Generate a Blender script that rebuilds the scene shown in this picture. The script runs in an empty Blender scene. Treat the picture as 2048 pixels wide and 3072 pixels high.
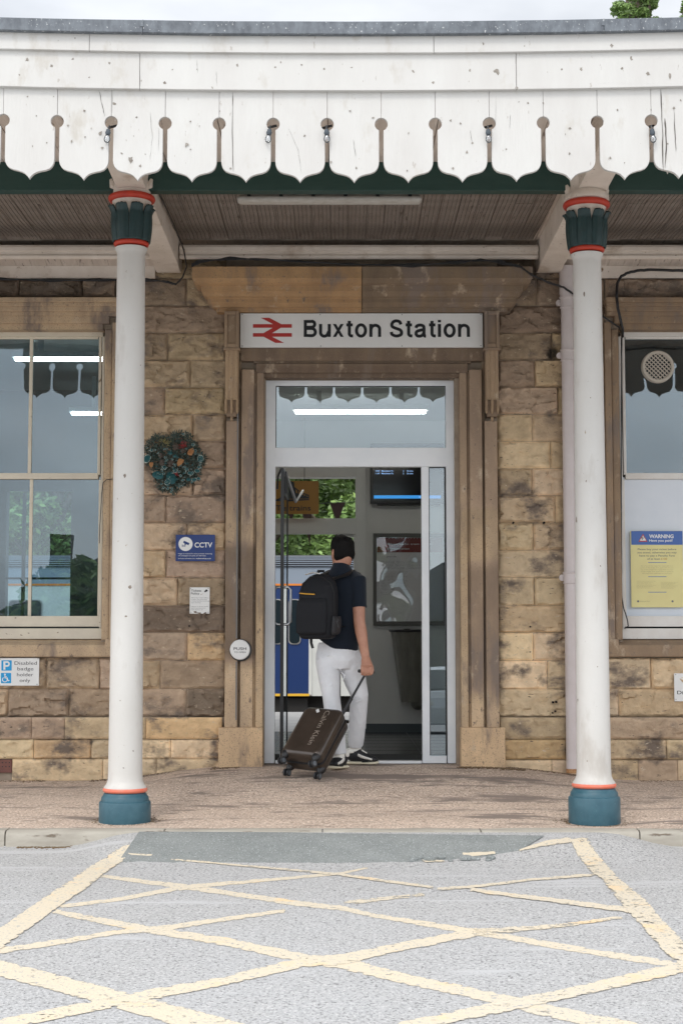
import bpy, math, random
from mathutils import Vector, Matrix, noise
from math import sin, cos, pi, radians, atan, tan

# ---------------------------------------------------------------- camera, sky, sun, exposure
S = bpy.context.scene
COL = S.collection
CAMY, CAMZ = -11.84, 1.02
FPX = 4700.0                      # focal length in pixels of the 2048x3072 photograph
PITCH = atan(394.0 / FPX)
cd = bpy.data.cameras.new('camera')
cam = bpy.data.objects.new('camera', cd); COL.objects.link(cam)
cd.sensor_fit = 'VERTICAL'; cd.sensor_height = 36.0; cd.lens = FPX / 3072.0 * 36.0
cd.clip_start = 0.1; cd.clip_end = 2000
cam.location = (0, CAMY, CAMZ); cam.rotation_euler = (pi / 2 + PITCH, 0, 0)
S.camera = cam

SUN_EL, SUN_AZ = radians(52), radians(200)   # azimuth clockwise from +Y (north)
w = bpy.data.worlds.new("World"); S.world = w; w.use_nodes = True
nt = w.node_tree; nt.nodes.clear()
sky = nt.nodes.new('ShaderNodeTexSky'); sky.sky_type = 'NISHITA'; sky.sun_disc = False
sky.sun_elevation = SUN_EL; sky.sun_rotation = SUN_AZ; sky.air_density = 1.0; sky.dust_density = 2.5; sky.ozone_density = 1.0
tc = nt.nodes.new('ShaderNodeTexCoord')
mp = nt.nodes.new('ShaderNodeMapping'); mp.inputs['Scale'].default_value = (1.0, 1.0, 2.6)
nz = nt.nodes.new('ShaderNodeTexNoise'); nz.inputs['Scale'].default_value = 2.2; nz.inputs['Detail'].default_value = 6
cr = nt.nodes.new('ShaderNodeValToRGB')
cr.color_ramp.elements[0].position = 0.34; cr.color_ramp.elements[0].color = (4.7, 5.05, 5.6, 1)
cr.color_ramp.elements[1].position = 0.64; cr.color_ramp.elements[1].color = (11.2, 11.4, 11.7, 1)
mx = nt.nodes.new('ShaderNodeMix'); mx.data_type = 'RGBA'; mx.inputs['Factor'].default_value = 0.88
bg = nt.nodes.new('ShaderNodeBackground'); bg.inputs['Strength'].default_value = 0.10
ow = nt.nodes.new('ShaderNodeOutputWorld')
L = nt.links.new
L(tc.outputs['Generated'], mp.inputs['Vector']); L(mp.outputs['Vector'], nz.inputs['Vector'])
L(nz.outputs['Fac'], cr.inputs['Fac']); L(sky.outputs['Color'], mx.inputs['A']); L(cr.outputs['Color'], mx.inputs['B'])
dotn = nt.nodes.new('ShaderNodeVectorMath'); dotn.operation = 'DOT_PRODUCT'      # an overcast sky is brightest towards the hidden sun
dotn.inputs[1].default_value = (sin(SUN_AZ) * cos(SUN_EL), cos(SUN_AZ) * cos(SUN_EL), sin(SUN_EL))
gr = nt.nodes.new('ShaderNodeMapRange'); gr.inputs['From Min'].default_value = -0.3; gr.inputs['From Max'].default_value = 1.0
gr.inputs['To Min'].default_value = 0.80; gr.inputs['To Max'].default_value = 1.75
vs_ = nt.nodes.new('ShaderNodeVectorMath'); vs_.operation = 'SCALE'
L(tc.outputs['Generated'], dotn.inputs[0]); L(dotn.outputs['Value'], gr.inputs['Value']); L(mx.outputs['Result'], vs_.inputs[0]); L(gr.outputs['Result'], vs_.inputs['Scale'])
L(vs_.outputs['Vector'], bg.inputs['Color']); L(bg.outputs['Background'], ow.inputs['Surface'])

sd = bpy.data.lights.new('sun', 'SUN'); sd.energy = 0.9; sd.angle = radians(14); sd.color = (1.0, 0.96, 0.90)
sun = bpy.data.objects.new('sun', sd); COL.objects.link(sun)
dirv = Vector((sin(SUN_AZ) * cos(SUN_EL), cos(SUN_AZ) * cos(SUN_EL), sin(SUN_EL)))
sun.rotation_euler = dirv.to_track_quat('Z', 'Y').to_euler()
S.view_settings.view_transform = 'Standard'; S.view_settings.look = 'None'
S.view_settings.exposure = 0.50; S.view_settings.gamma = 1.0
S.cycles.use_denoising = True
S.cycles.max_bounces = 10; S.cycles.transparent_max_bounces = 16

random.seed(7)

# ---------------------------------------------------------------- helpers
def P(px, py, Y=0.0):
    """the point of the plane Y that the photograph shows at (px, py)"""
    a = (px - 1024) / FPX; b = (1536 - py) / FPX
    dy = cos(PITCH) - b * sin(PITCH); dz = sin(PITCH) + b * cos(PITCH)
    t = (Y - CAMY) / dy
    return Vector((a * t, Y, CAMZ + dz * t))

def ss(t):
    t = max(0.0, min(1.0, t)); return t * t * (3 - 2 * t)

KERB = -2.67
def pave_z(x, y):
    ramp = ss((y + 1.6) / 1.5) * (1 - ss((abs(x - 0.15) - 0.85) / 1.3))
    dip = sum(d * ss(1 - math.hypot(x - cx, y + 2.13) / .55) for cx, d in ((-1.33, .020), (1.55, .028)))
    return 0.024 * y + 0.112 * ramp - dip

def road_z(x, y):
    base = -0.150 + 0.040 * (y - KERB)
    m = ss((x + 1.62) / 0.45) * (1 - ss((x - 1.5) / 0.45))
    up = ss(1 - (KERB - y) / 0.62)
    return base + (pave_z(0, KERB) - 0.004 + 0.150) * m * up

def G(px, py, dz=0.0):
    """point of the road that the photograph shows at (px, py)"""
    lo, hi = CAMY + 0.5, KERB + 0.02
    for _ in range(40):
        mid = (lo + hi) / 2
        p = P(px, py, mid)
        if p.z > road_z(p.x, mid): lo = mid
        else: hi = mid
    p = P(px, py, lo); p.z = road_z(p.x, p.y) + dz
    return p

class MB:
    def __init__(s): s.v = []; s.f = []; s.c = []
    def add(s, vs, fs, col=None):
        o = len(s.v); s.v += [Vector(v) for v in vs]; s.f += [tuple(i + o for i in f) for f in fs]
        s.c += [col or (1, 1, 1)] * len(vs)
        return s
    def box(s, x0, x1, y0, y1, z0, z1, col=None):
        x0, x1 = min(x0, x1), max(x0, x1); y0, y1 = min(y0, y1), max(y0, y1); z0, z1 = min(z0, z1), max(z0, z1)
        v = [(x, y, z) for z in (z0, z1) for y in (y0, y1) for x in (x0, x1)]
        return s.add(v, [(0, 2, 3, 1), (4, 5, 7, 6), (0, 1, 5, 4), (2, 6, 7, 3), (0, 4, 6, 2), (1, 3, 7, 5)], col)
    def pbox(s, a, b, Y, thick, col=None):
        """box whose front face at Y spans the photo rectangle a-b, going back by thick"""
        m = (a[1] + b[1]) / 2
        x0 = P(a[0], m, Y).x; x1 = P(b[0], m, Y).x
        return s.box(x0, x1, Y, Y + thick, P(a[0], a[1], Y).z, P(b[0], b[1], Y).z, col)
    def prism(s, pts, y0, y1, col=None):
        """polygon of (x, z) points between y0 and y1"""
        n = len(pts)
        v = [(x, y0, z) for x, z in pts] + [(x, y1, z) for x, z in pts]
        f = [tuple(range(n)), tuple(range(2 * n - 1, n - 1, -1))] + [(i, i + n, (i + 1) % n + n, (i + 1) % n) for i in range(n)]
        return s.add(v, f, col)
    def obox(s, c, ax, ay, az, hx, hy, hz, col=None):
        c = Vector(c)
        v = [c + ax * (i * hx) + ay * (j * hy) + az * (k * hz) for k in (-1, 1) for j in (-1, 1) for i in (-1, 1)]
        return s.add(v, [(0, 2, 3, 1), (4, 5, 7, 6), (0, 1, 5, 4), (2, 6, 7, 3), (0, 4, 6, 2), (1, 3, 7, 5)], col)
    def tube(s, pts, r, n=10, side=None, col=None, cap=True):
        pts = [Vector(p) for p in pts]; N = len(pts)
        rs = r if isinstance(r, (list, tuple)) else [r] * N
        v = []; f = []; prev = None
        for i, p in enumerate(pts):
            t = (pts[min(i + 1, N - 1)] - pts[max(i - 1, 0)])
            t = t.normalized() if t.length > 1e-9 else Vector((0, 0, 1))
            ref = Vector(side) if side is not None else prev
            if ref is None: ref = Vector((1, 0, 0)) if abs(t.x) < .9 else Vector((0, 1, 0))
            a = ref - t * ref.dot(t)
            if a.length < 1e-6: a = Vector((0, 1, 0)) - t * t.y
            a.normalize(); b = t.cross(a); prev = a
            ra, rb = rs[i] if isinstance(rs[i], (list, tuple)) else (rs[i], rs[i])
            for k in range(n):
                th = 2 * pi * k / n
                v.append(p + a * (ra * cos(th)) + b * (rb * sin(th)))
        for i in range(N - 1):
            for k in range(n):
                f.append((i * n + k, i * n + (k + 1) % n, (i + 1) * n + (k + 1) % n, (i + 1) * n + k))
        if cap: f += [tuple(range(n - 1, -1, -1)), tuple(range((N - 1) * n, N * n))]
        return s.add(v, f, col)
    def lathe(s, cx, cy, prof, n=32, col=None, fn=None):
        """prof: list of (r, z) bottom to top"""
        v = []; f = []
        for r, z in prof:
            for k in range(n):
                th = 2 * pi * k / n; rr = r * (fn(th, z) if fn else 1)
                v.append((cx + rr * cos(th), cy + rr * sin(th), z))
        for i in range(len(prof) - 1):
            for k in range(n):
                f.append((i * n + k, i * n + (k + 1) % n, (i + 1) * n + (k + 1) % n, (i + 1) * n + k))
        f += [tuple(range(n - 1, -1, -1)), tuple(range((len(prof) - 1) * n, len(prof) * n))]
        return s.add(v, f, col)
    def disc(s, c, r, y0, y1, n=24, col=None):
        return s.prism([(c[0] + r * cos(2 * pi * k / n), c[1] + r * sin(2 * pi * k / n)) for k in range(n)], y0, y1, col)
    def ball(s, c, r, n=12, m=8, col=None):
        c = Vector(c); rx, ry, rz = r if isinstance(r, (list, tuple)) else (r, r, r)
        v = [c + Vector((0, 0, rz))]; f = []
        for i in range(1, m):
            ph = pi * i / m
            for k in range(n):
                th = 2 * pi * k / n
                v.append(c + Vector((rx * sin(ph) * cos(th), ry * sin(ph) * sin(th), rz * cos(ph))))
        v.append(c - Vector((0, 0, rz)))
        for k in range(n): f.append((0, 1 + k, 1 + (k + 1) % n))
        for i in range(m - 2):
            for k in range(n):
                a = 1 + i * n; f.append((a + k, a + n + k, a + n + (k + 1) % n, a + (k + 1) % n))
        e = len(v) - 1; a = 1 + (m - 2) * n
        for k in range(n): f.append((a + k, e, a + (k + 1) % n))
        return s.add(v, f, col)
    def grid(s, fn, nu, nv, col=None):
        """fn(i/nu, j/nv) -> point"""
        v = [fn(i / nu, j / nv) for j in range(nv + 1) for i in range(nu + 1)]
        f = [(j * (nu + 1) + i, j * (nu + 1) + i + 1, (j + 1) * (nu + 1) + i + 1, (j + 1) * (nu + 1) + i) for j in range(nv) for i in range(nu)]
        return s.add(v, f, col)
    def text(s, body, x, z, y, size, align='LEFT', width=None, ext=0.0006, bold=0.0, shear=0.0, frame=None, spacing=1.0, track=None):
        """built-in font; (x, z) is the start of the baseline, facing -Y (or frame = origin, right, up)"""
        c = bpy.data.curves.new('t', 'FONT'); c.body = body; c.size = 1.0; c.align_x = 'LEFT'
        c.offset = bold; c.shear = shear; c.space_line = spacing; c.resolution_u = 4
        if track: c.space_character = track
        o = bpy.data.objects.new('t', c); COL.objects.link(o)
        bpy.context.view_layer.update()
        dg = bpy.context.evaluated_depsgraph_get()
        me = o.evaluated_get(dg).to_mesh()
        vs = [v.co.copy() for v in me.vertices]; fs = [tuple(p.vertices) for p in me.polygons]
        o.evaluated_get(dg).to_mesh_clear(); bpy.data.objects.remove(o); bpy.data.curves.remove(c)
        if not vs: return s
        k = size / 0.73                                   # size = height of a capital
        x0 = min(v.x for v in vs); x1 = max(v.x for v in vs); kx = k
        if width: kx = width / (x1 - x0)
        off = {'LEFT': 0, 'CENTER': -(x1 - x0) * kx / 2, 'RIGHT': -(x1 - x0) * kx}[align]
        if frame:
            O, R, U = frame; Nn = R.cross(U)
            return s.add([O + R * (x + off + (v.x - x0) * kx) + U * (z + v.y * k) + Nn * y for v in vs], fs)
        return s.add([(x + off + (v.x - x0) * kx, y, z + v.y * k) for v in vs], fs)
    def obj(s, name, mat, parent=None, smooth=False, bevel=0, seg=2, angle=35, sub=0, remesh=0, voxsm=0, tint=False, thick=0):
        me = bpy.data.meshes.new(name)
        me.from_pydata([tuple(v) for v in s.v], [], s.f)
        if tint:
            ca = me.color_attributes.new('tint', 'FLOAT_COLOR', 'POINT')
            ca.data.foreach_set('color', [q for c in s.c for q in (c[0], c[1], c[2], 1.0)])
        me.materials.append(mat)
        me.update()
        o = bpy.data.objects.new(name, me); COL.objects.link(o)
        if smooth or remesh:
            me.polygons.foreach_set('use_smooth', [True] * len(me.polygons))
        if smooth and not remesh:
            try: me.set_sharp_from_angle(angle=radians(angle))
            except Exception: pass
        if thick:
            m = o.modifiers.new('s', 'SOLIDIFY'); m.thickness = thick; m.offset = 0
        if bevel:
            m = o.modifiers.new('b', 'BEVEL'); m.width = bevel; m.segments = seg; m.limit_method = 'ANGLE'; m.angle_limit = radians(40)
        if remesh:
            m = o.modifiers.new('r', 'REMESH'); m.mode = 'VOXEL'; m.voxel_size = remesh; m.use_smooth_shade = True
            if voxsm:
                m = o.modifiers.new('s', 'SMOOTH'); m.iterations = voxsm; m.factor = 0.5
        if sub:
            m = o.modifiers.new('u', 'SUBSURF'); m.levels = m.render_levels = sub
        if parent is not None:
            o.parent = parent; o.location = -worg(parent)
        return o

def _split(m, name, mat_, parent, cuts, axis, k):
    out = [MB() for _ in range(len(cuts) + 1)]; maps = [dict() for _ in out]
    par = list(range(len(m.v)))
    def find(i):
        while par[i] != i: par[i] = par[par[i]]; i = par[i]
        return i
    for f in m.f:
        for i in f[1:]: par[find(i)] = find(f[0])
    acc = {}
    for i, v in enumerate(m.v): a = acc.setdefault(find(i), [0, 0]); a[0] += v[axis]; a[1] += 1
    for f in m.f:
        a = acc[find(f[0])]; b = sum(1 for c in cuts if a[0] / a[1] > c); o = out[b]; mp = maps[b]; g = []
        for i in f:
            if i not in mp: mp[i] = len(o.v); o.v.append(m.v[i]); o.c.append(m.c[i])
            g.append(mp[i])
        o.f.append(tuple(g))
    return [o.obj(name, mat_, parent, **k) for o in out if o.f]
MB.obj_x = lambda m, name, mat_, parent, cuts, axis=0, **k: _split(m, name, mat_, parent, sorted(cuts), axis, k)
MB.obj_z = lambda m, name, mat_, parent, cuts, **k: _split(m, name, mat_, parent, sorted(cuts), 2, k)
def worg(o):
    p = Vector((0, 0, 0))
    while o is not None: p += o.location; o = o.parent
    return p

def tag(o, label=None, cat=None, group=None, kind=None):
    if label: o['label'] = label
    if cat: o['category'] = cat
    if group: o['group'] = group
    if kind: o['kind'] = kind
    return o

def thing(name, label, cat, loc=(0, 0, 0), group=None):
    o = bpy.data.objects.new(name, None); COL.objects.link(o)
    o.location = loc; o.empty_display_size = 0.1
    return tag(o, label, cat, group)

def copy_tree(o, parent=None):
    c = o.copy(); COL.objects.link(c)
    if parent is not None: c.parent = parent
    for ch in [q for q in COL.objects if q.parent == o]: copy_tree(ch, c)
    return c

# ---------------------------------------------------------------- materials
def srgb(r, g, b):
    return tuple((c / 255 / 12.92) if c / 255 <= 0.04045 else ((c / 255 + 0.055) / 1.055) ** 2.4 for c in (r, g, b))

def mat(name, col, rough=0.6, metal=0.0, var=None, vscale=6.0, vstretch=(1, 1, 1), bump=0.0, bscale=60.0, bstretch=None,
        spots=(), attr=False, emit=None, coat=0.0, sheen=0.0, bdist=0.004, detail=6, spec=0.5):
    """principled; var = second colour mixed by noise; spots = [(scale, threshold, softness, colour, stretch)]"""
    m = bpy.data.materials.new(name); m.use_nodes = True
    t = m.node_tree; n = t.nodes; b = n['Principled BSDF']; k = t.links.new
    b.inputs['Roughness'].default_value = rough; b.inputs['Metallic'].default_value = metal
    b.inputs['Coat Weight'].default_value = coat; b.inputs['Sheen Weight'].default_value = sheen
    b.inputs['Specular IOR Level'].default_value = spec
    tc = n.new('ShaderNodeTexCoord')
    def noise_n(scale, stretch, det=6, off=0.0):
        mp = n.new('ShaderNodeMapping'); mp.inputs['Scale'].default_value = stretch; mp.inputs['Location'].default_value = (off, off * .7, off * 1.3)
        z = n.new('ShaderNodeTexNoise'); z.inputs['Scale'].default_value = scale; z.inputs['Detail'].default_value = det; z.inputs['Roughness'].default_value = 0.62
        k(tc.outputs['Object'], mp.inputs['Vector']); k(mp.outputs['Vector'], z.inputs['Vector'])
        return z.outputs['Fac']
    def rampn(fac, lo, hi):
        r = n.new('ShaderNodeMapRange'); r.inputs['From Min'].default_value = lo; r.inputs['From Max'].default_value = hi
        k(fac, r.inputs['Value']); return r.outputs['Result']
    def mixc(fac, a, c, mode='MIX'):
        x = n.new('ShaderNodeMix'); x.data_type = 'RGBA'; x.blend_type = mode
        if hasattr(fac, 'is_linked'): k(fac, x.inputs['Factor'])
        else: x.inputs['Factor'].default_value = fac
        for src, key in ((a, 'A'), (c, 'B')):
            if hasattr(src, 'is_linked'): k(src, x.inputs[key])
            else: x.inputs[key].default_value = (*src, 1)
        return x.outputs['Result']
    cur = tuple(col)
    if var is not None:
        cur = mixc(rampn(noise_n(vscale, vstretch, detail), 0.32, 0.68), col, var)
    if attr:
        a = n.new('ShaderNodeAttribute'); a.attribute_name = 'tint'
        cur = mixc(1.0, a.outputs['Color'], cur, 'MULTIPLY')
    for i, sp in enumerate(spots):
        sc, th, soft, c, st = sp
        cur = mixc(rampn(noise_n(sc, st, 5, 3.1 * (i + 1)), th, th + soft), cur, c)
    if hasattr(cur, 'is_linked'): k(cur, b.inputs['Base Color'])
    else: b.inputs['Base Color'].default_value = (*cur, 1)
    if bump:
        bn = n.new('ShaderNodeBump'); bn.inputs['Strength'].default_value = bump; bn.inputs['Distance'].default_value = bdist
        k(noise_n(bscale, bstretch or (1, 1, 1), 6, 9.0), bn.inputs['Height']); k(bn.outputs['Normal'], b.inputs['Normal'])
    if emit:
        b.inputs['Emission Color'].default_value = (*emit[0], 1); b.inputs['Emission Strength'].default_value = emit[1]
    return m

def glass_mat(name, tint=(0.75, 0.8, 0.82), refl=0.16, wob=0.0, wscale=3.0, rough=0.0, dirt=0.0):
    m = bpy.data.materials.new(name); m.use_nodes = True
    t = m.node_tree; n = t.nodes; k = t.links.new; n.clear()
    o = n.new('ShaderNodeOutputMaterial'); tr = n.new('ShaderNodeBsdfTransparent'); gl = n.new('ShaderNodeBsdfGlossy')
    tr.inputs['Color'].default_value = (*tint, 1); gl.inputs['Roughness'].default_value = rough
    gl.inputs['Color'].default_value = (0.93, 0.97, 1, 1)
    fr = n.new('ShaderNodeFresnel'); fr.inputs['IOR'].default_value = 1.45
    ma = n.new('ShaderNodeMath'); ma.operation = 'MULTIPLY_ADD'; ma.inputs[1].default_value = 1.0; ma.inputs[2].default_value = refl - 0.034
    ma.use_clamp = True
    mx = n.new('ShaderNodeMixShader')
    k(fr.outputs[0], ma.inputs[0]); k(ma.outputs[0], mx.inputs[0]); k(tr.outputs[0], mx.inputs[1]); k(gl.outputs[0], mx.inputs[2])
    if wob:
        tcx = n.new('ShaderNodeTexCoord'); z = n.new('ShaderNodeTexNoise'); z.inputs['Scale'].default_value = wscale; z.inputs['Detail'].default_value = 1
        bp = n.new('ShaderNodeBump'); bp.inputs['Strength'].default_value = wob; bp.inputs['Distance'].default_value = 0.01
        k(tcx.outputs['Object'], z.inputs['Vector']); k(z.outputs['Fac'], bp.inputs['Height']); k(bp.outputs['Normal'], gl.inputs['Normal'])
    if dirt:
        tcx = n.new('ShaderNodeTexCoord'); z = n.new('ShaderNodeTexNoise'); z.inputs['Scale'].default_value = 5; z.inputs['Detail'].default_value = 8
        mr = n.new('ShaderNodeMapRange'); mr.inputs['From Min'].default_value = 0.45; mr.inputs['From Max'].default_value = 0.9; mr.inputs['To Max'].default_value = dirt
        df = n.new('ShaderNodeBsdfDiffuse'); df.inputs['Color'].default_value = (0.5, 0.5, 0.47, 1)
        m2 = n.new('ShaderNodeMixShader')
        k(tcx.outputs['Object'], z.inputs['Vector']); k(z.outputs['Fac'], mr.inputs['Value']); k(mr.outputs[0], m2.inputs[0])
        k(mx.outputs[0], m2.inputs[1]); k(df.outputs[0], m2.inputs[2]); k(m2.outputs[0], o.inputs['Surface'])
    else: k(mx.outputs[0], o.inputs['Surface'])
    return m

Z1 = (1, 1, 1)
GREY = (0.16, 0.14, 0.12)
M = {}
M['white_board'] = mat('white_board', (0.61, 0.60, 0.57), 0.55, var=(0.55, 0.53, 0.50), vscale=3, vstretch=(1, 1, .35), bump=0.5, bscale=45, bstretch=(1, 1, .10), bdist=0.004,
    spots=[(34, 0.665, 0.02, (0.44, 0.41, 0.37), (1, 1, .35)), (6, .60, .12, (.50, .47, .42), (1, 1, .5))])
M['lead'] = mat('lead', (0.085, 0.095, 0.11), 0.55, var=(0.17, 0.19, 0.21), vscale=26, vstretch=(1, 1, .5), bump=0.3, bscale=30, spots=[(75, 0.63, 0.03, (0.50, 0.51, 0.50), (1, 1, .8))])
M['column_white'] = mat('column_white', (0.62, 0.605, 0.575), 0.5, var=(0.56, 0.54, 0.505), vscale=2.5, vstretch=(1, 1, .5), bump=0.5, bscale=50, bdist=0.002, spots=[(16, 0.70, 0.02, (0.35, 0.28, 0.2), Z1), (5, .58, .12, (.50, .47, .43), (1, 1, .35)), (60, .70, .02, (.30, .25, .20), Z1)])
M['cream'] = mat('cream', (0.74, 0.66, 0.58), 0.6, var=(0.62, 0.54, 0.46), vscale=5, bump=0.2, bscale=40, spots=[(30, 0.66, 0.03, (0.30, 0.23, 0.17), (1, 1, 1)), (3, .58, .1, (.5, .41, .33), Z1)])
M['teal'] = mat('teal', (0.026, 0.088, 0.122), 0.42, var=(0.042, 0.118, 0.155), vscale=14, bump=0.5, bscale=26, bdist=0.004, spots=[(55, 0.68, 0.05, (0.22, 0.36, 0.42), (1, 1, 2)), (9, .68, .1, (0.03, .09, .11), Z1)])
M['dark_green'] = mat('dark_green', (0.007, 0.029, 0.031), 0.45, var=(0.014, 0.045, 0.047), vscale=18, bump=0.5, bscale=40, spots=[(50, 0.72, 0.05, (0.12, 0.2, 0.2), Z1)])
M['beam_green'] = mat('beam_green', (0.012, 0.045, 0.036), 0.5, var=(0.02, 0.055, 0.045), vscale=8, vstretch=(.3, 1, 2), bump=0.2)
M['red_paint'] = mat('red_paint', (0.52, 0.045, 0.015), 0.5, var=(0.42, 0.035, 0.02), vscale=18, bump=0.4, bscale=50, spots=[(40, 0.72, 0.03, (0.12, 0.05, 0.04), Z1)])
M['coral_paint'] = mat('coral_paint', (0.75, 0.16, 0.09), 0.5, var=(0.68, 0.22, 0.15), vscale=18, bump=0.3, bscale=50, spots=[(50, 0.73, 0.03, (0.25, 0.1, 0.08), Z1)])
M['stone'] = mat('stone', (1.42, 1.36, 1.28), 0.88, var=(1.06, 1.01, 0.95), vscale=12, bump=1.0, bscale=40, bdist=0.012, attr=True,
    spots=[(3.4, 0.53, 0.12, (0.175, 0.135, 0.105), (1, 1, 1.5)), (26, 0.63, 0.08, (0.56, 0.46, 0.34), (1, 1, 1.8)), (30, 0.655, 0.03, (0.10, 0.075, 0.055), (.6, 1, 2.4))])
M['mortar'] = mat('mortar', (0.38, 0.31, 0.235), 0.95, var=(0.27, 0.215, 0.165), vscale=8, bump=0.5)
M['dressed'] = mat('dressed', (0.54, 0.405, 0.262), 0.85, var=(0.38, 0.285, 0.195), vscale=4.5, vstretch=(1.6, 1, .6), bump=0.6, bscale=90, bdist=0.003, attr=True,
    spots=[(2.4, 0.54, 0.10, (0.21, 0.162, 0.130), (1.7, 1, .45)), (9, .60, .14, (.50, .40, .29), (1, 1, .6)), (130, 0.58, 0.06, (0.24, 0.175, 0.12), Z1), (24, .63, .05, (.20, .15, .11), (1, 1, .7))])
M['soffit'] = mat('soffit', (0.64, 0.555, 0.48), 0.7, var=(0.52, 0.44, 0.375), vscale=7, vstretch=(2.5, .4, 1), bump=0.2, spots=[(9, 0.57, 0.08, (0.66, 0.58, 0.51), (3, .3, 1)), (12, .62, .05, (.22, .17, .14), (4, .4, 1))])
M['wire'] = mat('wire', (0.07, 0.055, 0.045), 0.7)
M['upvc'] = mat('upvc', (0.80, 0.82, 0.83), 0.35, var=(0.70, 0.73, 0.76), vscale=3)
M['sash'] = mat('sash', (0.66, 0.60, 0.48), 0.6, var=(0.58, 0.52, 0.42), vscale=6, bump=0.3, bscale=50, spots=[(30, 0.66, 0.03, (0.20, 0.15, 0.10), (.6, 1, 1))])
M['sashw'] = mat('sash_white', (0.72, 0.70, 0.66), 0.6, var=(0.64, 0.60, 0.55), vscale=6, bump=0.3, bscale=50, spots=[(38, 0.70, 0.03, (0.30, 0.25, 0.20), (.6, 1, 1))])
M['asphalt'] = mat('asphalt', (0.41, 0.405, 0.397), 0.85, var=(0.43, 0.431, 0.433), vscale=1.1, vstretch=(1, 1, 1), bump=1.0, bscale=75, bdist=0.006,
    spots=[(80, 0.50, 0.10, (0.56, 0.555, 0.547), Z1), (74, 0.54, 0.07, (0.215, 0.213, 0.21), Z1), (1.7, .60, .06, (0.50, .50, .50), (.30, 2.6, 1)), (110, .64, .02, (.11, .11, .11), Z1)])
M['patch'] = mat('patch', (0.26, 0.275, 0.268), 0.9, var=(0.20, 0.215, 0.21), vscale=5, bump=0.8, bscale=110, bdist=0.004, spots=[(100, 0.57, 0.06, (0.40, 0.43, 0.42), Z1), (90, 0.60, 0.05, (0.10, 0.115, .115), Z1)])
M['paving'] = mat('paving', (0.62, 0.49, 0.395), 0.9, var=(0.47, 0.365, 0.29), vscale=1.4, vstretch=(.8, 1.5, 1), bump=1.0, bscale=70, bdist=0.007,
    spots=[(58, 0.53, 0.08, (0.84, 0.72, 0.61), Z1), (62, 0.55, 0.06, (0.24, 0.18, 0.14), Z1), (1.6, 0.54, 0.07, (0.25, 0.20, 0.17), (.7, 2.4, 1)), (4.5, .6, .05, (.30, .24, .20), (.7, 2.2, 1))])
M['kerb'] = mat('kerb', (0.45, 0.42, 0.36), 0.9, var=(0.30, 0.275, 0.23), vscale=5, vstretch=(.5, 2, 2), bump=0.5, bscale=60, spots=[(10, .62, .06, (.16, .13, .1), (.5, 2, 3))])
def paint_mat():
    m = mat('yellow_paint', (0.69, 0.60, 0.45), 0.7, var=(0.65, 0.58, 0.46), vscale=2, bump=0.8, bscale=75, bdist=0.006, spots=[(58, 0.575, 0.05, (0.42, 0.41, 0.39), Z1), (4, .58, .1, (.76, .58, .36), Z1)])
    n = m.node_tree.nodes; k = m.node_tree.links.new; pb = n['Principled BSDF']; out = n['Material Output']
    at = n.new('ShaderNodeAttribute'); at.attribute_name = 'tint'; tc = n.new('ShaderNodeTexCoord'); sp = n.new('ShaderNodeSeparateColor'); k(at.outputs['Color'], sp.inputs[0])
    def nz_(sc, st):
        mp = n.new('ShaderNodeMapping'); mp.inputs['Scale'].default_value = st; z = n.new('ShaderNodeTexNoise'); z.inputs['Scale'].default_value = sc; z.inputs['Detail'].default_value = 5
        k(tc.outputs['Object'], mp.inputs['Vector']); k(mp.outputs['Vector'], z.inputs['Vector']); return z.outputs['Fac']
    def mth(op, a, b, c=None):
        x = n.new('ShaderNodeMath'); x.operation = op
        for i, q in enumerate((a, b, c)):
            if q is None: continue
            if hasattr(q, 'is_linked'): k(q, x.inputs[i])
            else: x.inputs[i].default_value = q
        return x.outputs[0]
    # red: distance from the painted edge; green: how worn this line is
    a = mth('MULTIPLY_ADD', sp.outputs[0], 1.25, mth('MULTIPLY_ADD', nz_(22, (1, 1, 1)), 2.6, -1.12))
    b = mth('MULTIPLY_ADD', nz_(20, (.8, 1.2, 1)), .75, mth('MULTIPLY_ADD', nz_(60, (.9, 1.1, 1)), .80, mth('MULTIPLY', sp.outputs[1], -.42)))
    fa = n.new('ShaderNodeMapRange'); fa.inputs['From Min'].default_value = .18; fa.inputs['From Max'].default_value = .34; k(a, fa.inputs[0])
    fb = n.new('ShaderNodeMapRange'); fb.inputs['From Min'].default_value = .40; fb.inputs['From Max'].default_value = .50; k(b, fb.inputs[0])
    f = mth('MULTIPLY', fa.outputs[0], fb.outputs[0])
    tr = n.new('ShaderNodeBsdfTransparent'); mx = n.new('ShaderNodeMixShader'); k(f, mx.inputs[0]); k(tr.outputs[0], mx.inputs[1]); k(pb.outputs[0], mx.inputs[2]); k(mx.outputs[0], out.inputs['Surface'])
    return m
M['yellow'] = paint_mat()
M['black_plastic'] = mat('black_plastic', (0.012, 0.012, 0.013), 0.4)
M['cable'] = mat('cable', (0.010, 0.010, 0.011), 0.35)
M['pipe'] = mat('pipe', (0.60, 0.54, 0.53), 0.45, var=(0.54, 0.48, 0.46), vscale=6, bump=0.15, spots=[(14, 0.74, 0.015, (0.10, 0.07, 0.06), (1, 1, .8)), (22, .76, .02, (.35, .12, .03), Z1)])
M['sign_white'] = mat('sign_white', (0.76, 0.76, 0.74), 0.3, var=(0.70, 0.70, 0.68), vscale=3)
M['ink'] = mat('ink', (0.008, 0.010, 0.013), 0.4)
M['ink_grey'] = mat('ink_grey', (0.16, 0.16, 0.16), 0.5)
M['logo_red'] = mat('logo_red', (0.42, 0.035, 0.03), 0.4)
M['sign_blue'] = mat('sign_blue', (0.007, 0.032, 0.16), 0.3)
M['cyan'] = mat('cyan', (0.005, 0.30, 0.62), 0.35)
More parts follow.
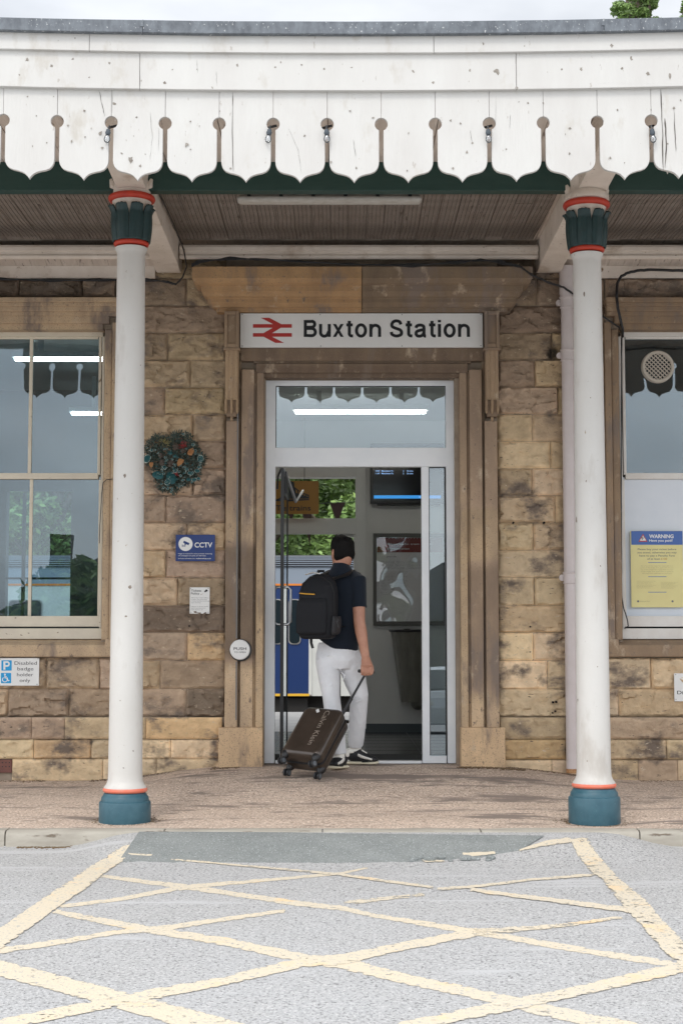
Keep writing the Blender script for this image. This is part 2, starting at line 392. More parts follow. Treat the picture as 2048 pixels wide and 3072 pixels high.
M['poster_yellow'] = mat('poster_yellow', (0.72, 0.66, 0.30), 0.4, var=(0.68, 0.60, 0.27), vscale=4)
M['poster_blue'] = mat('poster_blue', (0.045, 0.12, 0.38), 0.35)
M['faded'] = mat('faded', (0.42, 0.38, 0.20), 0.5)
M['orange_ink'] = mat('orange_ink', (0.50, 0.28, 0.05), 0.5)
M['steel'] = mat('steel', (0.62, 0.63, 0.65), 0.32, metal=1.0)
M['alu'] = mat('alu', (0.70, 0.71, 0.72), 0.4, metal=0.7)
M['skin'] = mat('skin', (0.50, 0.26, 0.175), 0.5, var=(0.42, 0.20, 0.135), vscale=18, bump=0.1, bscale=120, bdist=.001)
M['hair'] = mat('hair', (0.004, 0.0035, 0.0035), 0.7, bump=1.0, bscale=90, bstretch=(1, 1, .25), bdist=0.01, spec=.2)
M['navy'] = mat('navy_cloth', (0.006, 0.011, 0.020), 0.85, bump=0.35, bscale=260, bdist=0.001, sheen=0.15, spec=.25)
M['trouser'] = mat('trouser_cloth', (0.76, 0.77, 0.79), 0.85, var=(0.67, 0.68, 0.70), vscale=9, bump=0.8, bscale=13, bdist=0.02, bstretch=(1.4, 1, .7), sheen=.1)
M['pack'] = mat('pack_cloth', (0.010, 0.011, 0.014), 0.75, bump=0.5, bscale=22, bdist=0.006, spec=.3)
M['pack_trim'] = mat('pack_trim', (0.005, 0.005, 0.006), 0.6)
M['mustard'] = mat('mustard', (0.65, 0.33, 0.03), 0.5)
M['case'] = mat('case_shell', (0.050, 0.038, 0.030), 0.30, metal=0.4, var=(0.08, 0.06, 0.047), vscale=5, bump=0.06, bscale=160, bdist=.001, coat=.4)
M['rubber'] = mat('rubber', (0.02, 0.022, 0.025), 0.5)
M['hub'] = mat('hub', (0.10, 0.115, 0.13), 0.4)
M['shoe_white'] = mat('shoe_white', (0.82, 0.80, 0.74), 0.5)
M['shoe_black'] = mat('shoe_black', (0.012, 0.013, 0.016), 0.5)
M['sole'] = mat('sole', (0.72, 0.66, 0.50), 0.6)
M['inner_wall'] = mat('inner_wall', (0.70, 0.70, 0.68), 0.8, var=(0.65, 0.65, 0.625), vscale=3)
M['room_wall'] = mat('room_wall', (0.16, 0.17, 0.17), 0.8)
M['room_shade'] = mat('room_shade', (0.03, 0.032, 0.035), 0.9)
M['inner_frame'] = mat('inner_frame', (0.66, 0.66, 0.64), 0.5)
M['inner_dark'] = mat('inner_dark', (0.10, 0.12, 0.13), 0.8)
M['tile'] = mat('floor_tile', (0.045, 0.047, 0.05), 0.25, var=(0.06, 0.062, 0.065), vscale=3)
M['mat_floor'] = mat('door_mat', (0.018, 0.018, 0.018), 0.95, bump=.5)
M['tube_on'] = mat('tube_on', (0.9, 0.9, 0.88), 0.4, emit=((1.0, 0.97, 0.88), 15.0))
M['tube_off'] = mat('tube_off', (0.52, 0.50, 0.46), 0.35, var=(0.40, 0.37, 0.32), vscale=20, vstretch=(1, 3, 3))
M['batten'] = mat('batten', (0.08, 0.075, 0.065), 0.6, var=(0.25, 0.22, 0.18), vscale=14)
M['glass'] = glass_mat('window_glass', (0.80, 0.88, 0.90), 0.13, wob=0.03, wscale=1.2)
M['glass_old'] = glass_mat('old_glass', (0.62, 0.76, 0.82), 0.10, wob=0.12, wscale=2.2, dirt=0.06)
M['glass_leaf'] = glass_mat('leaf_glass', (0.80, 0.86, 0.84), 0.08)
M['bulb'] = glass_mat('bulb_glass', (0.97, 0.97, 0.97), 0.12, rough=.05)
M['film'] = mat('film', (0.66, 0.70, 0.75), 0.55, var=(0.60, 0.65, 0.71), vscale=3, coat=.3)
M['screen'] = mat('screen', (0.002, 0.003, 0.006), 0.15)
M['screen_blue'] = mat('screen_blue', (0.02, 0.15, 0.35), 0.3, emit=((0.03, 0.22, 0.55), 0.8))
M['screen_text'] = mat('screen_text', (0.3, 0.4, 0.5), 0.3, emit=((0.25, 0.45, 0.8), 0.9))
M['poster_white'] = mat('poster_white', (0.72, 0.72, 0.73), 0.35)
M['poster_red'] = mat('poster_red', (0.20, 0.02, 0.02), 0.35)
M['frame_dark'] = mat('frame_dark', (0.09, 0.088, 0.078), 0.45)
M['acrylic'] = glass_mat('acrylic', (0.9, 0.9, 0.9), 0.10, wob=1.0, wscale=2.6)
M['bag'] = mat('bin_bag', (0.17, 0.165, 0.135), 0.35, var=(0.11, 0.105, 0.085), vscale=7, vstretch=(2, 2, .5), bump=0.8, bscale=14, bstretch=(1.5, 1.5, .35), bdist=0.03)
M['sign_orange'] = mat('sign_orange', (0.36, 0.17, 0.02), 0.5)
M['bunting'] = mat('bunting', (0.05, 0.025, 0.022), 0.8)
M['brick'] = mat('air_brick', (0.20, 0.085, 0.065), 0.8, var=(0.14, 0.06, 0.05), vscale=20, bump=.4)
M['vent_plastic'] = mat('vent_plastic', (0.50, 0.45, 0.38), 0.5)
M['soil'] = mat('soil', (0.07, 0.05, 0.03), .95)
M['train_white'] = mat('train_white', (0.62, 0.62, 0.58), 0.35, var=(.55, .55, .51), vscale=2)
M['train_grey'] = mat('train_grey', (0.22, 0.26, 0.31), 0.5)
M['train_blue'] = mat('train_blue', (0.010, 0.032, 0.12), 0.35)
M['train_roof'] = mat('train_roof', (0.055, 0.058, 0.062), 0.8)
M['train_dark'] = mat('train_dark', (0.02, 0.018, 0.016), 0.8)
M['train_orange'] = mat('train_orange', (0.65, 0.20, 0.03), 0.5)
M['train_yellow'] = mat('train_yellow', (0.75, 0.42, 0.03), 0.5)
M['train_glass'] = mat('train_glass', (0.012, 0.02, 0.025), 0.08)
M['platform'] = mat('platform', (0.33, 0.32, 0.30), 0.9, var=(0.26, 0.25, 0.24), vscale=2, bump=.3)
M['ballast'] = mat('ballast', (0.13, 0.11, 0.09), 0.95, var=(0.08, 0.07, 0.06), vscale=18, bump=1, bscale=20, bdist=.05)
M['leaf'] = mat('leaf', (0.11, 0.20, 0.055), 0.6, var=(0.19, 0.28, 0.09), vscale=0.8, attr=True)
M['bark'] = mat('bark', (0.12, 0.095, 0.07), 0.9, bump=.8, bscale=12)
M['holly'] = mat('holly', (0.014, 0.030, 0.024), 0.5, var=(0.05, 0.075, 0.055), vscale=40)
M['ivy'] = mat('ivy', (0.008, 0.055, 0.058), 0.4, var=(0.02, 0.11, 0.12), vscale=70)
M['ivy_edge'] = mat('ivy_edge', (0.55, 0.58, 0.52), 0.5, var=(.26, .34, .30), vscale=60)
M['dry_leaf'] = mat('dry_leaf', (0.42, 0.22, 0.09), 0.7, var=(0.28, 0.11, 0.04), vscale=30)
M['berry'] = mat('berry', (0.25, 0.012, 0.015), 0.3)
M['cone'] = mat('pine_cone', (0.055, 0.038, 0.030), 0.7, var=(.12, .1, .08), vscale=60)
M['car_paint'] = mat('car_paint', (0.42, 0.44, 0.46), 0.3, metal=.6, coat=.8)
M['car_dark'] = mat('car_paint_dark', (0.03, 0.04, 0.05), 0.25, metal=.3, coat=.8)
M['house_stone'] = mat('house_stone', (0.16, 0.14, 0.12), .9, var=(.11, .1, .09), vscale=2)
M['slate'] = mat('slate', (0.06, 0.06, 0.065), .6)
# ================================================================ GROUND
m = MB()
xs = [-60, -30, -14, -8] + [-5 + i * 0.1 for i in range(101)] + [8, 14, 30, 60]
ys = [KERB, -2.72, -2.78, -2.85, -2.92, -3.0, -3.08, -3.16, -3.24, -3.32] + [-3.4 - i * 0.3 for i in range(12)] + [-8, -12, -20, -30, -45, -70, -120, -220]
o = len(m.v)
for y in ys:
    for x in xs: m.v.append(Vector((x, y, road_z(x, y) if y > -46 else road_z(x, -46)))); m.c.append(Z1)
for j in range(len(ys) - 1):
    for i in range(len(xs) - 1):
        a = j * len(xs) + i; m.f.append((a, a + len(xs), a + len(xs) + 1, a + 1))
tag(m.obj('road', M['asphalt'], smooth=True), kind='structure')

m = MB()
xs2 = [-60, -30, -14, -8] + [-5 + i * 0.125 for i in range(81)] + [8, 14, 30, 60]
ys2 = [KERB + .13 + i * (0.30 - KERB - .13) / 24 for i in range(25)]
for y in ys2:
    for x in xs2: m.v.append(Vector((x, y, pave_z(x, y) + 0.004 * noise.noise((x * 1.3, y * 2, 0))))); m.c.append(Z1)
for j in range(len(ys2) - 1):
    for i in range(len(xs2) - 1):
        a = j * len(xs2) + i; m.f.append((a, a + 1, a + len(xs2) + 1, a + len(xs2)))
tag(m.obj('pavement', M['paving'], smooth=True), kind='structure')

# kerb stones along the pavement edge, sinking flush at the crossing
m = MB(); x = -5.6
while x < 5.6:
    ln = 0.915
    z0 = pave_z(x, KERB)
    def kfn(u, v, x=x, ln=ln):
        X = x + 0.004 + u * (ln - 0.008)
        prof = [(KERB + .145, -.10), (KERB + .14, .004), (KERB + .03, .004), (KERB + .008, -.004), (KERB, -.02), (KERB - .008, -.25)]
        Y, dz = prof[int(round(v * 5))]
        return (X, Y + 0.003 * noise.noise((X * 3, v * 4, 1)), pave_z(X, KERB) + dz + 0.004 * noise.noise((X * 5, v * 3, 0)))
    m.grid(kfn, 12, 5); x += ln
tag(m.obj('kerb', M['kerb'], smooth=True, angle=60), kind='structure')

# tarmac ramp patch over the dropped kerb
m = MB()
def c5(x, y): return (x / 1.531, 2400 + y / 1.531)
def c6(x, y): return (1024 + x / 1.531, 2400 + y / 1.531)
top = [c5(640, 150), c5(1000, 151), c5(1400, 154), c6(0, 158), c6(400, 162), c6(760, 166), c6(930, 168)]
bot = [c5(545, 284), c5(900, 287), c5(1400, 289), c6(0, 290), c6(330, 285), c6(620, 268), c6(830, 228)]
def pfn(u, v):
    i = min(5, int(u * 6)); f = u * 6 - i
    a = (top[i][0] * (1 - f) + top[i + 1][0] * f, top[i][1] * (1 - f) + top[i + 1][1] * f)
    b = (bot[i][0] * (1 - f) + bot[i + 1][0] * f, bot[i][1] * (1 - f) + bot[i + 1][1] * f)
    e = noise.noise((u * 30, 0, 0)) * 4 * v
    px, py = a[0] * (1 - v) + b[0] * v, a[1] * (1 - v) + b[1] * v + e
    p = G(px, py)
    edge = min(1, (1 - v) * 8)
    p.z += 0.0035 * edge + 0.003 - .0022 * v
    return p
m.grid(pfn, 60, 14)
tag(m.obj('tarmac_ramp', M['patch'], smooth=True), kind='structure')
# crumbled lumps of tarmac at the broken edge of the ramp
m = MB()
for k in range(16):
    q = c6(300 + random.random() * 470, 268 + random.random() * 18)
    p = G(q[0], q[1]); r = 0.008 + random.random() * 0.018
    m.ball((p.x, p.y, p.z + r * .4), (r * 1.6, r, r * .7), 7, 5)
tag(m.obj('tarmac_rubble', M['patch']), kind='stuff')

# painted box markings
m = MB(); lift = [.0012]
def ribbon(vs, worn):
    V = []; o = len(m.v); n = len(vs)
    for i, (p, q) in enumerate(vs):
        wd = (p - q).length; e = min(.45, .06 / max(wd, .01)); endf = 0 if i in (0, n - 1) else 1
        V += [p, p.lerp(q, e), p.lerp(q, 1 - e), q]; m.c += [(0, worn, 0), (endf, worn, 0), (endf, worn, 0), (0, worn, 0)]
    m.v += V; m.f += [(o + 4 * i + j, o + 4 * i + j + 1, o + 4 * i + j + 5, o + 4 * i + j + 4) for i in range(n - 1) for j in range(3)]
def strip(pts, w, f=c5, k=7, worn=.3):
    lift[0] += .00025
    """pts: crop points of the centre line with half-thickness measured down the picture"""
    out = []
    for i in range(len(pts) - 1):
        for s in range(k):
            t = s / k
            out.append([pts[i][c] * (1 - t) + pts[i + 1][c] * t for c in range(len(pts[i]))])
    out.append(list(pts[-1]))
    vs = []
    for i, q in enumerate(out):
        h = q[2] if len(q) > 2 else w
        j = noise.noise((q[0] * .05, q[1] * .05, 3)) * 1.6
        a = f(q[0], q[1] - h / 2 - j); b = f(q[0], q[1] + h / 2 - j * .5)
        pa, pb = G(*a), G(*b)
        if pa.y > KERB - .01 or pb.y > KERB - .01: continue
        vs.append((pa + Vector((0, 0, lift[0])), pb + Vector((0, 0, lift[0]))))
    ribbon(vs, worn)
def fat(left, right, f=c5, k=8, worn=.1):
    lift[0] += .00025
    n = len(left); vs = []
    for i in range(n - 1):
        for s in range(k + (i == n - 2)):
            t = s / k
            a = [left[i][c] * (1 - t) + left[i + 1][c] * t for c in (0, 1)]; b = [right[i][c] * (1 - t) + right[i + 1][c] * t for c in (0, 1)]
            a[0] += 3 * noise.noise((a[0] * .04, a[1] * .05, 5)); b[0] += 3 * noise.noise((b[0] * .04, b[1] * .05, 9))
            pa, pb = G(*f(*a)), G(*f(*b)); vs.append((pa + Vector((0, 0, lift[0])), pb + Vector((0, 0, lift[0]))))
    ribbon(vs, worn)
def c56(x, y): return (x / 1.531, 2400 + y / 1.531)      # crop 5 coordinates carried on past its edge
E = 1568
strip([(455, 350, 16), (840, 398, 24), (1360, 475, 26), (E, 497, 24), (E + 140, 530, 20), (E + 600, 605, 30), (E + 1100, 690, 30), (E + 1568, 765, 34), (E + 1900, 820, 36)], 20)
strip([(270, 492, 18), (560, 455, 18), (800, 410, 22), (900, 396, 22), (1270, 365, 14), (E, 338, 12), (E + 120, 312, 8)], 20)
strip([(240, 512, 24), (600, 582, 34), (740, 605, 36), (1050, 655, 40), (1400, 730, 48), (E, 750, 60), (E + 300, 825, 50), (E + 700, 910, 52), (E + 900, 960, 60), (E + 1250, 1035, 64), (E + 1500, 1090, 66)], 40)
strip([(-40, 700, 30), (300, 650, 26), (560, 605, 24), (740, 592, 28), (1060, 545, 20), (1310, 510, 18)], 24)
strip([(E + 10, 475, 20), (E + 380, 435, 16)], 10, worn=.62)
strip([(-300, 700, 70), (0, 775, 78), (280, 848, 80), (540, 918, 84), (700, 962, 90), (960, 1035, 100), (1150, 1090, 104)], 40)
strip([(-60, 1048, 56), (400, 955, 50), (560, 925, 50), (700, 895, 50), (1000, 840, 42), (1400, 745, 50), (E, 735, 50), (E + 300, 672, 42), (E + 620, 610, 40)], 40)
strip([(E + 600, 612, 34), (E + 900, 588, 22), (E + 1020, 578, 18), (E + 1290, 540, 14)], 20, worn=.6)
strip([(E + 250, 1052, 50), (E + 800, 940, 56), (E + 1000, 900, 48), (E + 1500, 785, 56), (E + 1800, 715, 50)], 40)
strip([(785, 274, 8), (1360, 325, 10), (E, 346, 12), (E + 240, 380, 14), (E + 420, 403, 12)], 12, worn=.5)
strip([(E + 440, 412, 14), (E + 610, 400, 14), (E + 860, 370, 12), (E + 1160, 345, 14)], 12, worn=.4)
strip([(E + 590, 415, 18), (E + 900, 455, 22), (E + 1290, 505, 26), (E + 1420, 520, 28)], 20)
fat([(555, 215), (480, 270), (420, 305), (220, 440), (0, 592), (-200, 725)], [(632, 200), (565, 285), (470, 350), (395, 410), (270, 495), (-60, 735)])
fat([(1050, 185), (1090, 270), (1140, 330), (1190, 365), (1300, 500), (1380, 590), (1470, 690), (1560, 790)], [(1125, 172), (1185, 265), (1225, 310), (1275, 365), (1395, 460), (1455, 535), (1568, 650), (1700, 790)], c6, worn=.42)
strip([(E + 815, 234, 8), (E + 930, 203, 24), (E + 1052, 185, 26)], 20)
strip([(E + 555, 256, 20), (E + 705, 246, 14)], 12)
strip([(E + 370, 284, 14), (E + 475, 282, 10)], 12)
strip([(590, 252, 8), (700, 258, 8)], 8)
tag(m.obj('road_marking', M['yellow'], tint=True), kind='structure')

# grit, moss and dead leaves gathered along edges
m = MB(); rg = random.Random(21)
def grit(x0, x1, y, n, sy, zf, big=1.0):
    for _ in range(n):
        x = rg.uniform(x0, x1); yy = y - abs(rg.gauss(0, sy)); r = rg.uniform(.0015, .0045) * big
        if noise.noise((x * 2.2, 3, 1)) < -.12: continue
        m.ball((x, yy, zf(x, yy) + r * .3), (r * rg.uniform(1, 2.2), r, r * .6), 5, 3)
grit(-3, -.93, -.03, 900, .05, pave_z); grit(.90, 3, -.03, 900, .05, pave_z); grit(.85, 1.35, -.13, 500, .05, pave_z, 1.2); grit(-1.0, -.75, -.13, 200, .04, pave_z)
grit(-3, -1.55, KERB - .012, 1100, .022, road_z, 1.3); grit(1.9, 3, KERB - .012, 300, .02, road_z, 1.2)
for cx in (-1.33, 1.55):
    for _ in range(420):
        a = rg.random() * 2 * pi; q = .165 + abs(rg.gauss(0, .035)); x, y = cx + q * cos(a), -2.13 + q * sin(a); r = rg.uniform(.0015, .004); m.ball((x, y, pave_z(x, y) + .001), (r * 1.6, r, r * .6), 5, 3)
tag(m.obj('edge_litter', mat('edge_litter', (.10, .065, .035), .95, var=(.20, .14, .08), vscale=30)), kind='stuff')

# ================================================================ STATION BUILDING
bld = thing('station_building', 'old stone railway station building with a glazed entrance door between two sash windows', 'building', (0, 0.3, 0))
TAN = (0.435, 0.34, 0.23); TAN2 = (0.52, 0.415, 0.29); ORG = (0.51, 0.37, 0.22); GRB = (0.345, 0.265, 0.195); DRK = (0.21, 0.165, 0.125); LIT = (0.60, 0.475, 0.325)
wall = MB(); rnd = random.Random(3)
def block(px0, px1, py0, py1, col, amp=None, base=0.0, clipl=None):
    ym = (py0 + py1) / 2
    x0, x1 = P(px0, ym).x, P(px1, ym).x; z1, z0 = P(1024, py0).z, P(1024, py1).z
    W, H = x1 - x0, z1 - z0; g = 0.0013
    near = -2.9 < (x0 + x1) / 2 < 2.9
    st = 0.0105 if near else 0.05
    nu, nv = max(3, int(W / st)), max(3, int(H / st))
    amp = amp if amp is not None else rnd.choice([.012, .018, .022, .026]); sd = rnd.random() * 50
    q_ = rnd.uniform(.84, 1.12); t = (col[0] * q_, col[1] * q_ * rnd.uniform(.98, 1.02), col[2] * q_ * rnd.uniform(.95, 1.04))
    mg = rnd.uniform(.010, .024)
    def fn(u, v):
        # ease the sampling towards the arrises
        x = x0 + g + u * (W - 2 * g); z = z0 + g + v * (H - 2 * g)
        d = min(x - x0, x1 - x, z - z0, z1 - z)
        d += 0.012 * noise.noise((x * 14, z * 14, sd))
        k = ss((d - g) / mg)
        q = Vector((x * 4.2, z * 9, sd))
        n1 = noise.noise(q) ; n2 = noise.noise(q * 2.9); n3 = abs(noise.noise(q * 1.7 + Vector((9, 2, 1))))
        h = 0.45 + 0.5 * n1 + 0.28 * n2 - 0.9 * n3 + .35
        if near and amp > .01:
            vp = Vector((x * 10, z * 15, sd)); vp.x += .5 * noise.noise(q * 2); vp.z += .5 * noise.noise(q * 2 + Vector((5, 5, 5)))
            vp = Vector((vp.x, vp.y, sd)); ds, pts_ = noise.voronoi(vp); cvv = noise.cell_vector(pts_[0] * 31.7)
            h = .30 + .55 * h + .85 * ((cvv.x - .5) * (vp.x - pts_[0].x) + (cvv.y - .5) * (vp.y - pts_[0].y)) + .42 * (cvv.z - .5)
        e = 0.003 if min(u, v, 1 - u, 1 - v) > 0 else -0.004
        return (x, -(base + e + amp * k * max(0, h) * 1.9 + 0.0015 * noise.noise(q * 9)), z)
    o = len(wall.v); wall.grid(fn, nu, nv, t); dk = .80 if sum(col) < .8 else .93
    for i in range(o, len(wall.v)):
        p = wall.v[i]; d = min(p.x - x0, x1 - p.x, p.z - z0, z1 - p.z) + .018 * noise.noise((p.x * 9, p.z * 11, sd + 3)) + .01 * noise.noise((p.x * 40, p.z * 40, sd))
        k = ss((d - .006) / .030); c_ = 1.16 * (1 - k) + dk * k
        wall.c[i] = (t[0] * c_, t[1] * c_, t[2] * c_)

CY = [754, 836, 918, 999, 1081, 1162, 1243, 1324, 1406, 1487, 1569, 1651, 1733, 1817, 1898, 1982, 2067, 2151]
LJ = {754: ([], [TAN]), 836: ([560], [GRB, TAN]), 918: ([], [GRB]), 999: ([504], [GRB, TAN]), 1081: ([571], [TAN, TAN]), 1162: ([495], [GRB, TAN]), 1243: ([578], [TAN, GRB]),
      1324: ([590], [GRB, GRB]), 1406: ([580], [GRB, GRB]), 1487: ([498], [GRB, GRB]), 1569: ([562], [TAN, TAN]), 1651: ([498], [TAN, GRB]), 1733: ([533], [TAN, GRB]),
      1817: ([], [DRK]), 1898: ([562], [GRB, ORG]), 1982: ([480], [TAN, GRB]), 2067: ([558], [GRB, DRK])}
RJ = {754: ([1600], [DRK, GRB]), 836: ([1608], [GRB, GRB]), 918: ([], [GRB]), 999: ([1654], [GRB, TAN]), 1081: ([1602], [GRB, TAN]), 1162: ([1671], [GRB, TAN]), 1243: ([1595], [TAN, TAN]),
      1324: ([1650], [TAN2, TAN]), 1406: ([1595], [TAN, TAN2]), 1487: ([1664], [TAN2, TAN]), 1569: ([1598], [TAN2, TAN]), 1651: ([], [TAN2]), 1733: ([1602], [TAN2, TAN2]),
      1817: ([], [TAN]), 1898: ([1599], [LIT, LIT]), 1982: ([1641], [LIT, TAN2]), 2067: ([], [LIT])}
UL = {1982: ([140, 300], [GRB, GRB, GRB, TAN]), 2067: ([25, 208], [TAN, GRB, GRB])}
UR = {1982: ([1951], [TAN2, TAN2]), 2067: ([1854], [TAN2, TAN])}
def run(x0, x1, y0, y1, joints, cols, **k):
    e = [x0] + joints + [x1]
    for i in range(len(e) - 1): block(e[i], e[i + 1], y0, y1, cols[i % len(cols)], **k)
def rnd_run(x0, x1, y0, y1, cols=(TAN, GRB, TAN2), **k):
    x = x0
    while x < x1 - 5:
        w_ = rnd.uniform(140, 290); e = x + w_
        if x1 - e < 110: e = x1
        block(x, min(e, x1), y0, y1, rnd.choice(cols), **k); x = e
for i, y0 in enumerate(CY[:-1]):
    y1 = CY[i + 1]
    if y0 < 1980:
        run(346, 680, y0, y1, *LJ[y0]); run(1490, 1812, y0, y1, *RJ[y0])
        rnd_run(-1050, -352, y0, y1); rnd_run(2560, 3100, y0, y1)
    else:
        a0 = 1973 if y0 == 1982 else y0
        run(346, 680, y0, y1, *LJ[y0]); run(1490, 1812, y0, y1, *RJ[y0])
        j, c = UL[y0]; run(-90, 346, a0, y1, j, c); rnd_run(-1050, -90, a0, y1)
        j, c = UR[y0]; run(1812, 2110, a0, y1, j, c); rnd_run(2110, 3100, a0, y1)
# string course and base courses
run(-280, 668, 2151, 2216, [99, 198, 440], [GRB, GRB, TAN, ORG], amp=.006, base=.050)
rnd_run(-1050, -280, 2151, 2216, amp=.006, base=.05)
run(1494, 2110, 2151, 2216, [1700], [TAN, GRB], amp=.012, base=.050); rnd_run(2110, 3100, 2151, 2216, amp=.01, base=.05)
run(-200, 662, 2216, 2276, [103, 275, 400, 513], [TAN2, ORG, TAN2, LIT, LIT], amp=.012, base=.022)
rnd_run(-1050, -200, 2216, 2276, (TAN2, ORG), amp=.012, base=.022)
run(1500, 2150, 2216, 2278, [1697, 1995], [ORG, TAN, TAN2], amp=.014, base=.028); rnd_run(2150, 3100, 2216, 2278, (TAN2, TAN), amp=.012, base=.02)
run(38, 662, 2276, 2345, [310, 470], [LIT, TAN2, LIT], amp=.008, base=.018); rnd_run(-1050, -60, 2276, 2345, (TAN2, LIT), amp=.008, base=.018)
run(1500, 2150, 2278, 2350, [1654, 1760, 1912, 2031], [LIT, TAN2, TAN, GRB, TAN2], amp=.008, base=.012); rnd_run(2150, 3100, 2278, 2350, (TAN2, LIT), amp=.008, base=.012)
# dark rough band over each window
run(-352, 346, 842, 893, [-160, 60, 250], [DRK, DRK, DRK, GRB], amp=.03, base=.015)
run(1812, 2560, 838, 893, [2090, 2300], [GRB, GRB, DRK], amp=.03, base=.015)
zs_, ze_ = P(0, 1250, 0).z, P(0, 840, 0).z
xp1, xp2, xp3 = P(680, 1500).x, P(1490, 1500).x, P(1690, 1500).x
for i, p in enumerate(wall.v):      # soot thickens under the canopy; corner shade beside pilasters and pipe is painted in
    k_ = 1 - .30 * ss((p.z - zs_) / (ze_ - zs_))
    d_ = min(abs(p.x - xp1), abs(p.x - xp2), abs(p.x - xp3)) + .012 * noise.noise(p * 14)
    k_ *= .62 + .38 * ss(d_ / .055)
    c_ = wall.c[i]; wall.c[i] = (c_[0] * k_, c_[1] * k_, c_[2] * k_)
wq = P(1655, 1062, -.02)
for i, p in enumerate(wall.v):      # scorched patch beside the drainpipe collar
    d_ = math.hypot((p.x - wq.x) * 1.0, (p.z - wq.z) * 1.0) + .012 * noise.noise(p * 30)
    if d_ < .07: k_ = .08 + .92 * ss((d_ - .03) / .04); c_ = wall.c[i]; wall.c[i] = (c_[0] * k_, c_[1] * k_, c_[2] * k_)
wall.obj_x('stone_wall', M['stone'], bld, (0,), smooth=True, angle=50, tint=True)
m = MB()
for px, py, r in ((1539, 1568, .010), (1631, 1568, .012), (1658, 2107, .010), (1668, 2106, .010), (1657, 2139, .007), (1665, 2134, .009), (1590, 1880, .008), (568, 1878, .009), (1470, 1500, .005), (1466, 1500, .005), (508, 1672, .004)):
    p = P(px, py, -.055); m.disc((p.x, p.z), r * .8, -.0565 if px != 1470 else -.09, -.02, 9)
m.obj('bolt_hole', mat('bolt_hole', (.02, .015, .012), .95), bld)

# core of the wall behind the stones, with real openings
zt = 4.9
m = MB()
XL0, XL1 = P(-345, 1500).x, P(310, 1500).x; XR0, XR1 = P(1860, 1500).x, P(2512, 1500).x
ZW0, ZW1 = P(0, 1925).z, P(0, 985).z
XD0, XD1, ZD1 = P(786, 1700).x, P(1374, 1700).x, P(0, 1130).z
m.box(-5.2, XL0, .004, .30, -.2, zt); m.box(XL1, XD0 + .02, .004, .30, -.2, zt); m.box(XD1 - .02, XR0, .004, .30, -.2, zt); m.box(XR1, 5.2, .004, .30, -.2, zt)
m.box(XL0, XL1, .004, .30, -.2, ZW0); m.box(XL0, XL1, .004, .30, ZW1, zt)
m.box(XR0, XR1, .012, .30, -.2, ZW0); m.box(XR0, XR1, .012, .30, ZW1, zt)
m.box(XD0 + .02, XD1 - .02, .004, .30, ZD1, zt)
m.obj('wall_core', M['mortar'], bld)

# window stone surrounds: moulded jambs, architrave, cornice, sill
def win_surround(xa, xb, out_a, out_b, side):
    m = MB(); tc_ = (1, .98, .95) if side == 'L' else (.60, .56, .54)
    for (e, w_, yy) in ((0, 22, -.030), (22, 20, -.058)):
        for s, x in ((-1, xa), (1, xb)):
            q0, q1 = sorted((x + s * e, x + s * (e + w_)))
            X0, X1 = P(q0, 1450, yy).x, P(q1, 1450, yy).x
            m.box(X0, X1, yy, .10, P(0, 1920, yy).z, P(0, 988 - e, yy).z, tc_)
    for (e, w_, yy) in ((0, 18, -.0305), (18, 23, -.0585)):
        m.box(P(xa - e, 960, yy).x, P(xb + e, 960, yy).x, yy, .10, P(0, 988 - e, yy).z + .0005, P(0, 988 - e - w_, yy).z, tc_)
    for (y0, y1, yy) in ((947, 934, -.070), (934, 918, -.095), (918, 905, -.115), (905, 891, -.15)):
        m.box(P(xa - 42, 930, yy).x, P(xb + 42, 930, yy).x, yy, .011, P(0, y0, yy).z, P(0, y1, yy).z, tc_)
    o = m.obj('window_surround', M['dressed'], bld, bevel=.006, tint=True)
    # sill with raised stooling at each end
    m = MB(); yy = -.075
    z0, z1 = P(0, 1971, yy).z, P(0, 1935, yy).z
    Xa, Xb = P(xa - 48, 1950, yy).x, P(xb + 48, 1950, yy).x
    prof = [(yy, z0), (yy, z1), (.12, z1 + .055), (.12, z0)]
    m.add([(X, y, z) for X in (Xa, Xb) for y, z in prof], [(0, 1, 2, 3), (7, 6, 5, 4), (0, 4, 5, 1), (1, 5, 6, 2), (2, 6, 7, 3), (3, 7, 4, 0)], tc_)
    for (p0, p1) in ((xa - 48, xa - 4), (xb + 4, xb + 48)):
        m.box(P(p0, 1950, yy).x + .001, P(p1, 1950, yy).x - .001, yy - .002, .011, z0 + .02, P(0, 1917, yy).z, tc_)
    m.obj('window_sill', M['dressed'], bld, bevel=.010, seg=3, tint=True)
win_surround(-345, 310, 1, 1, 'L'); win_surround(1860, 2512, 1, 1, 'R')

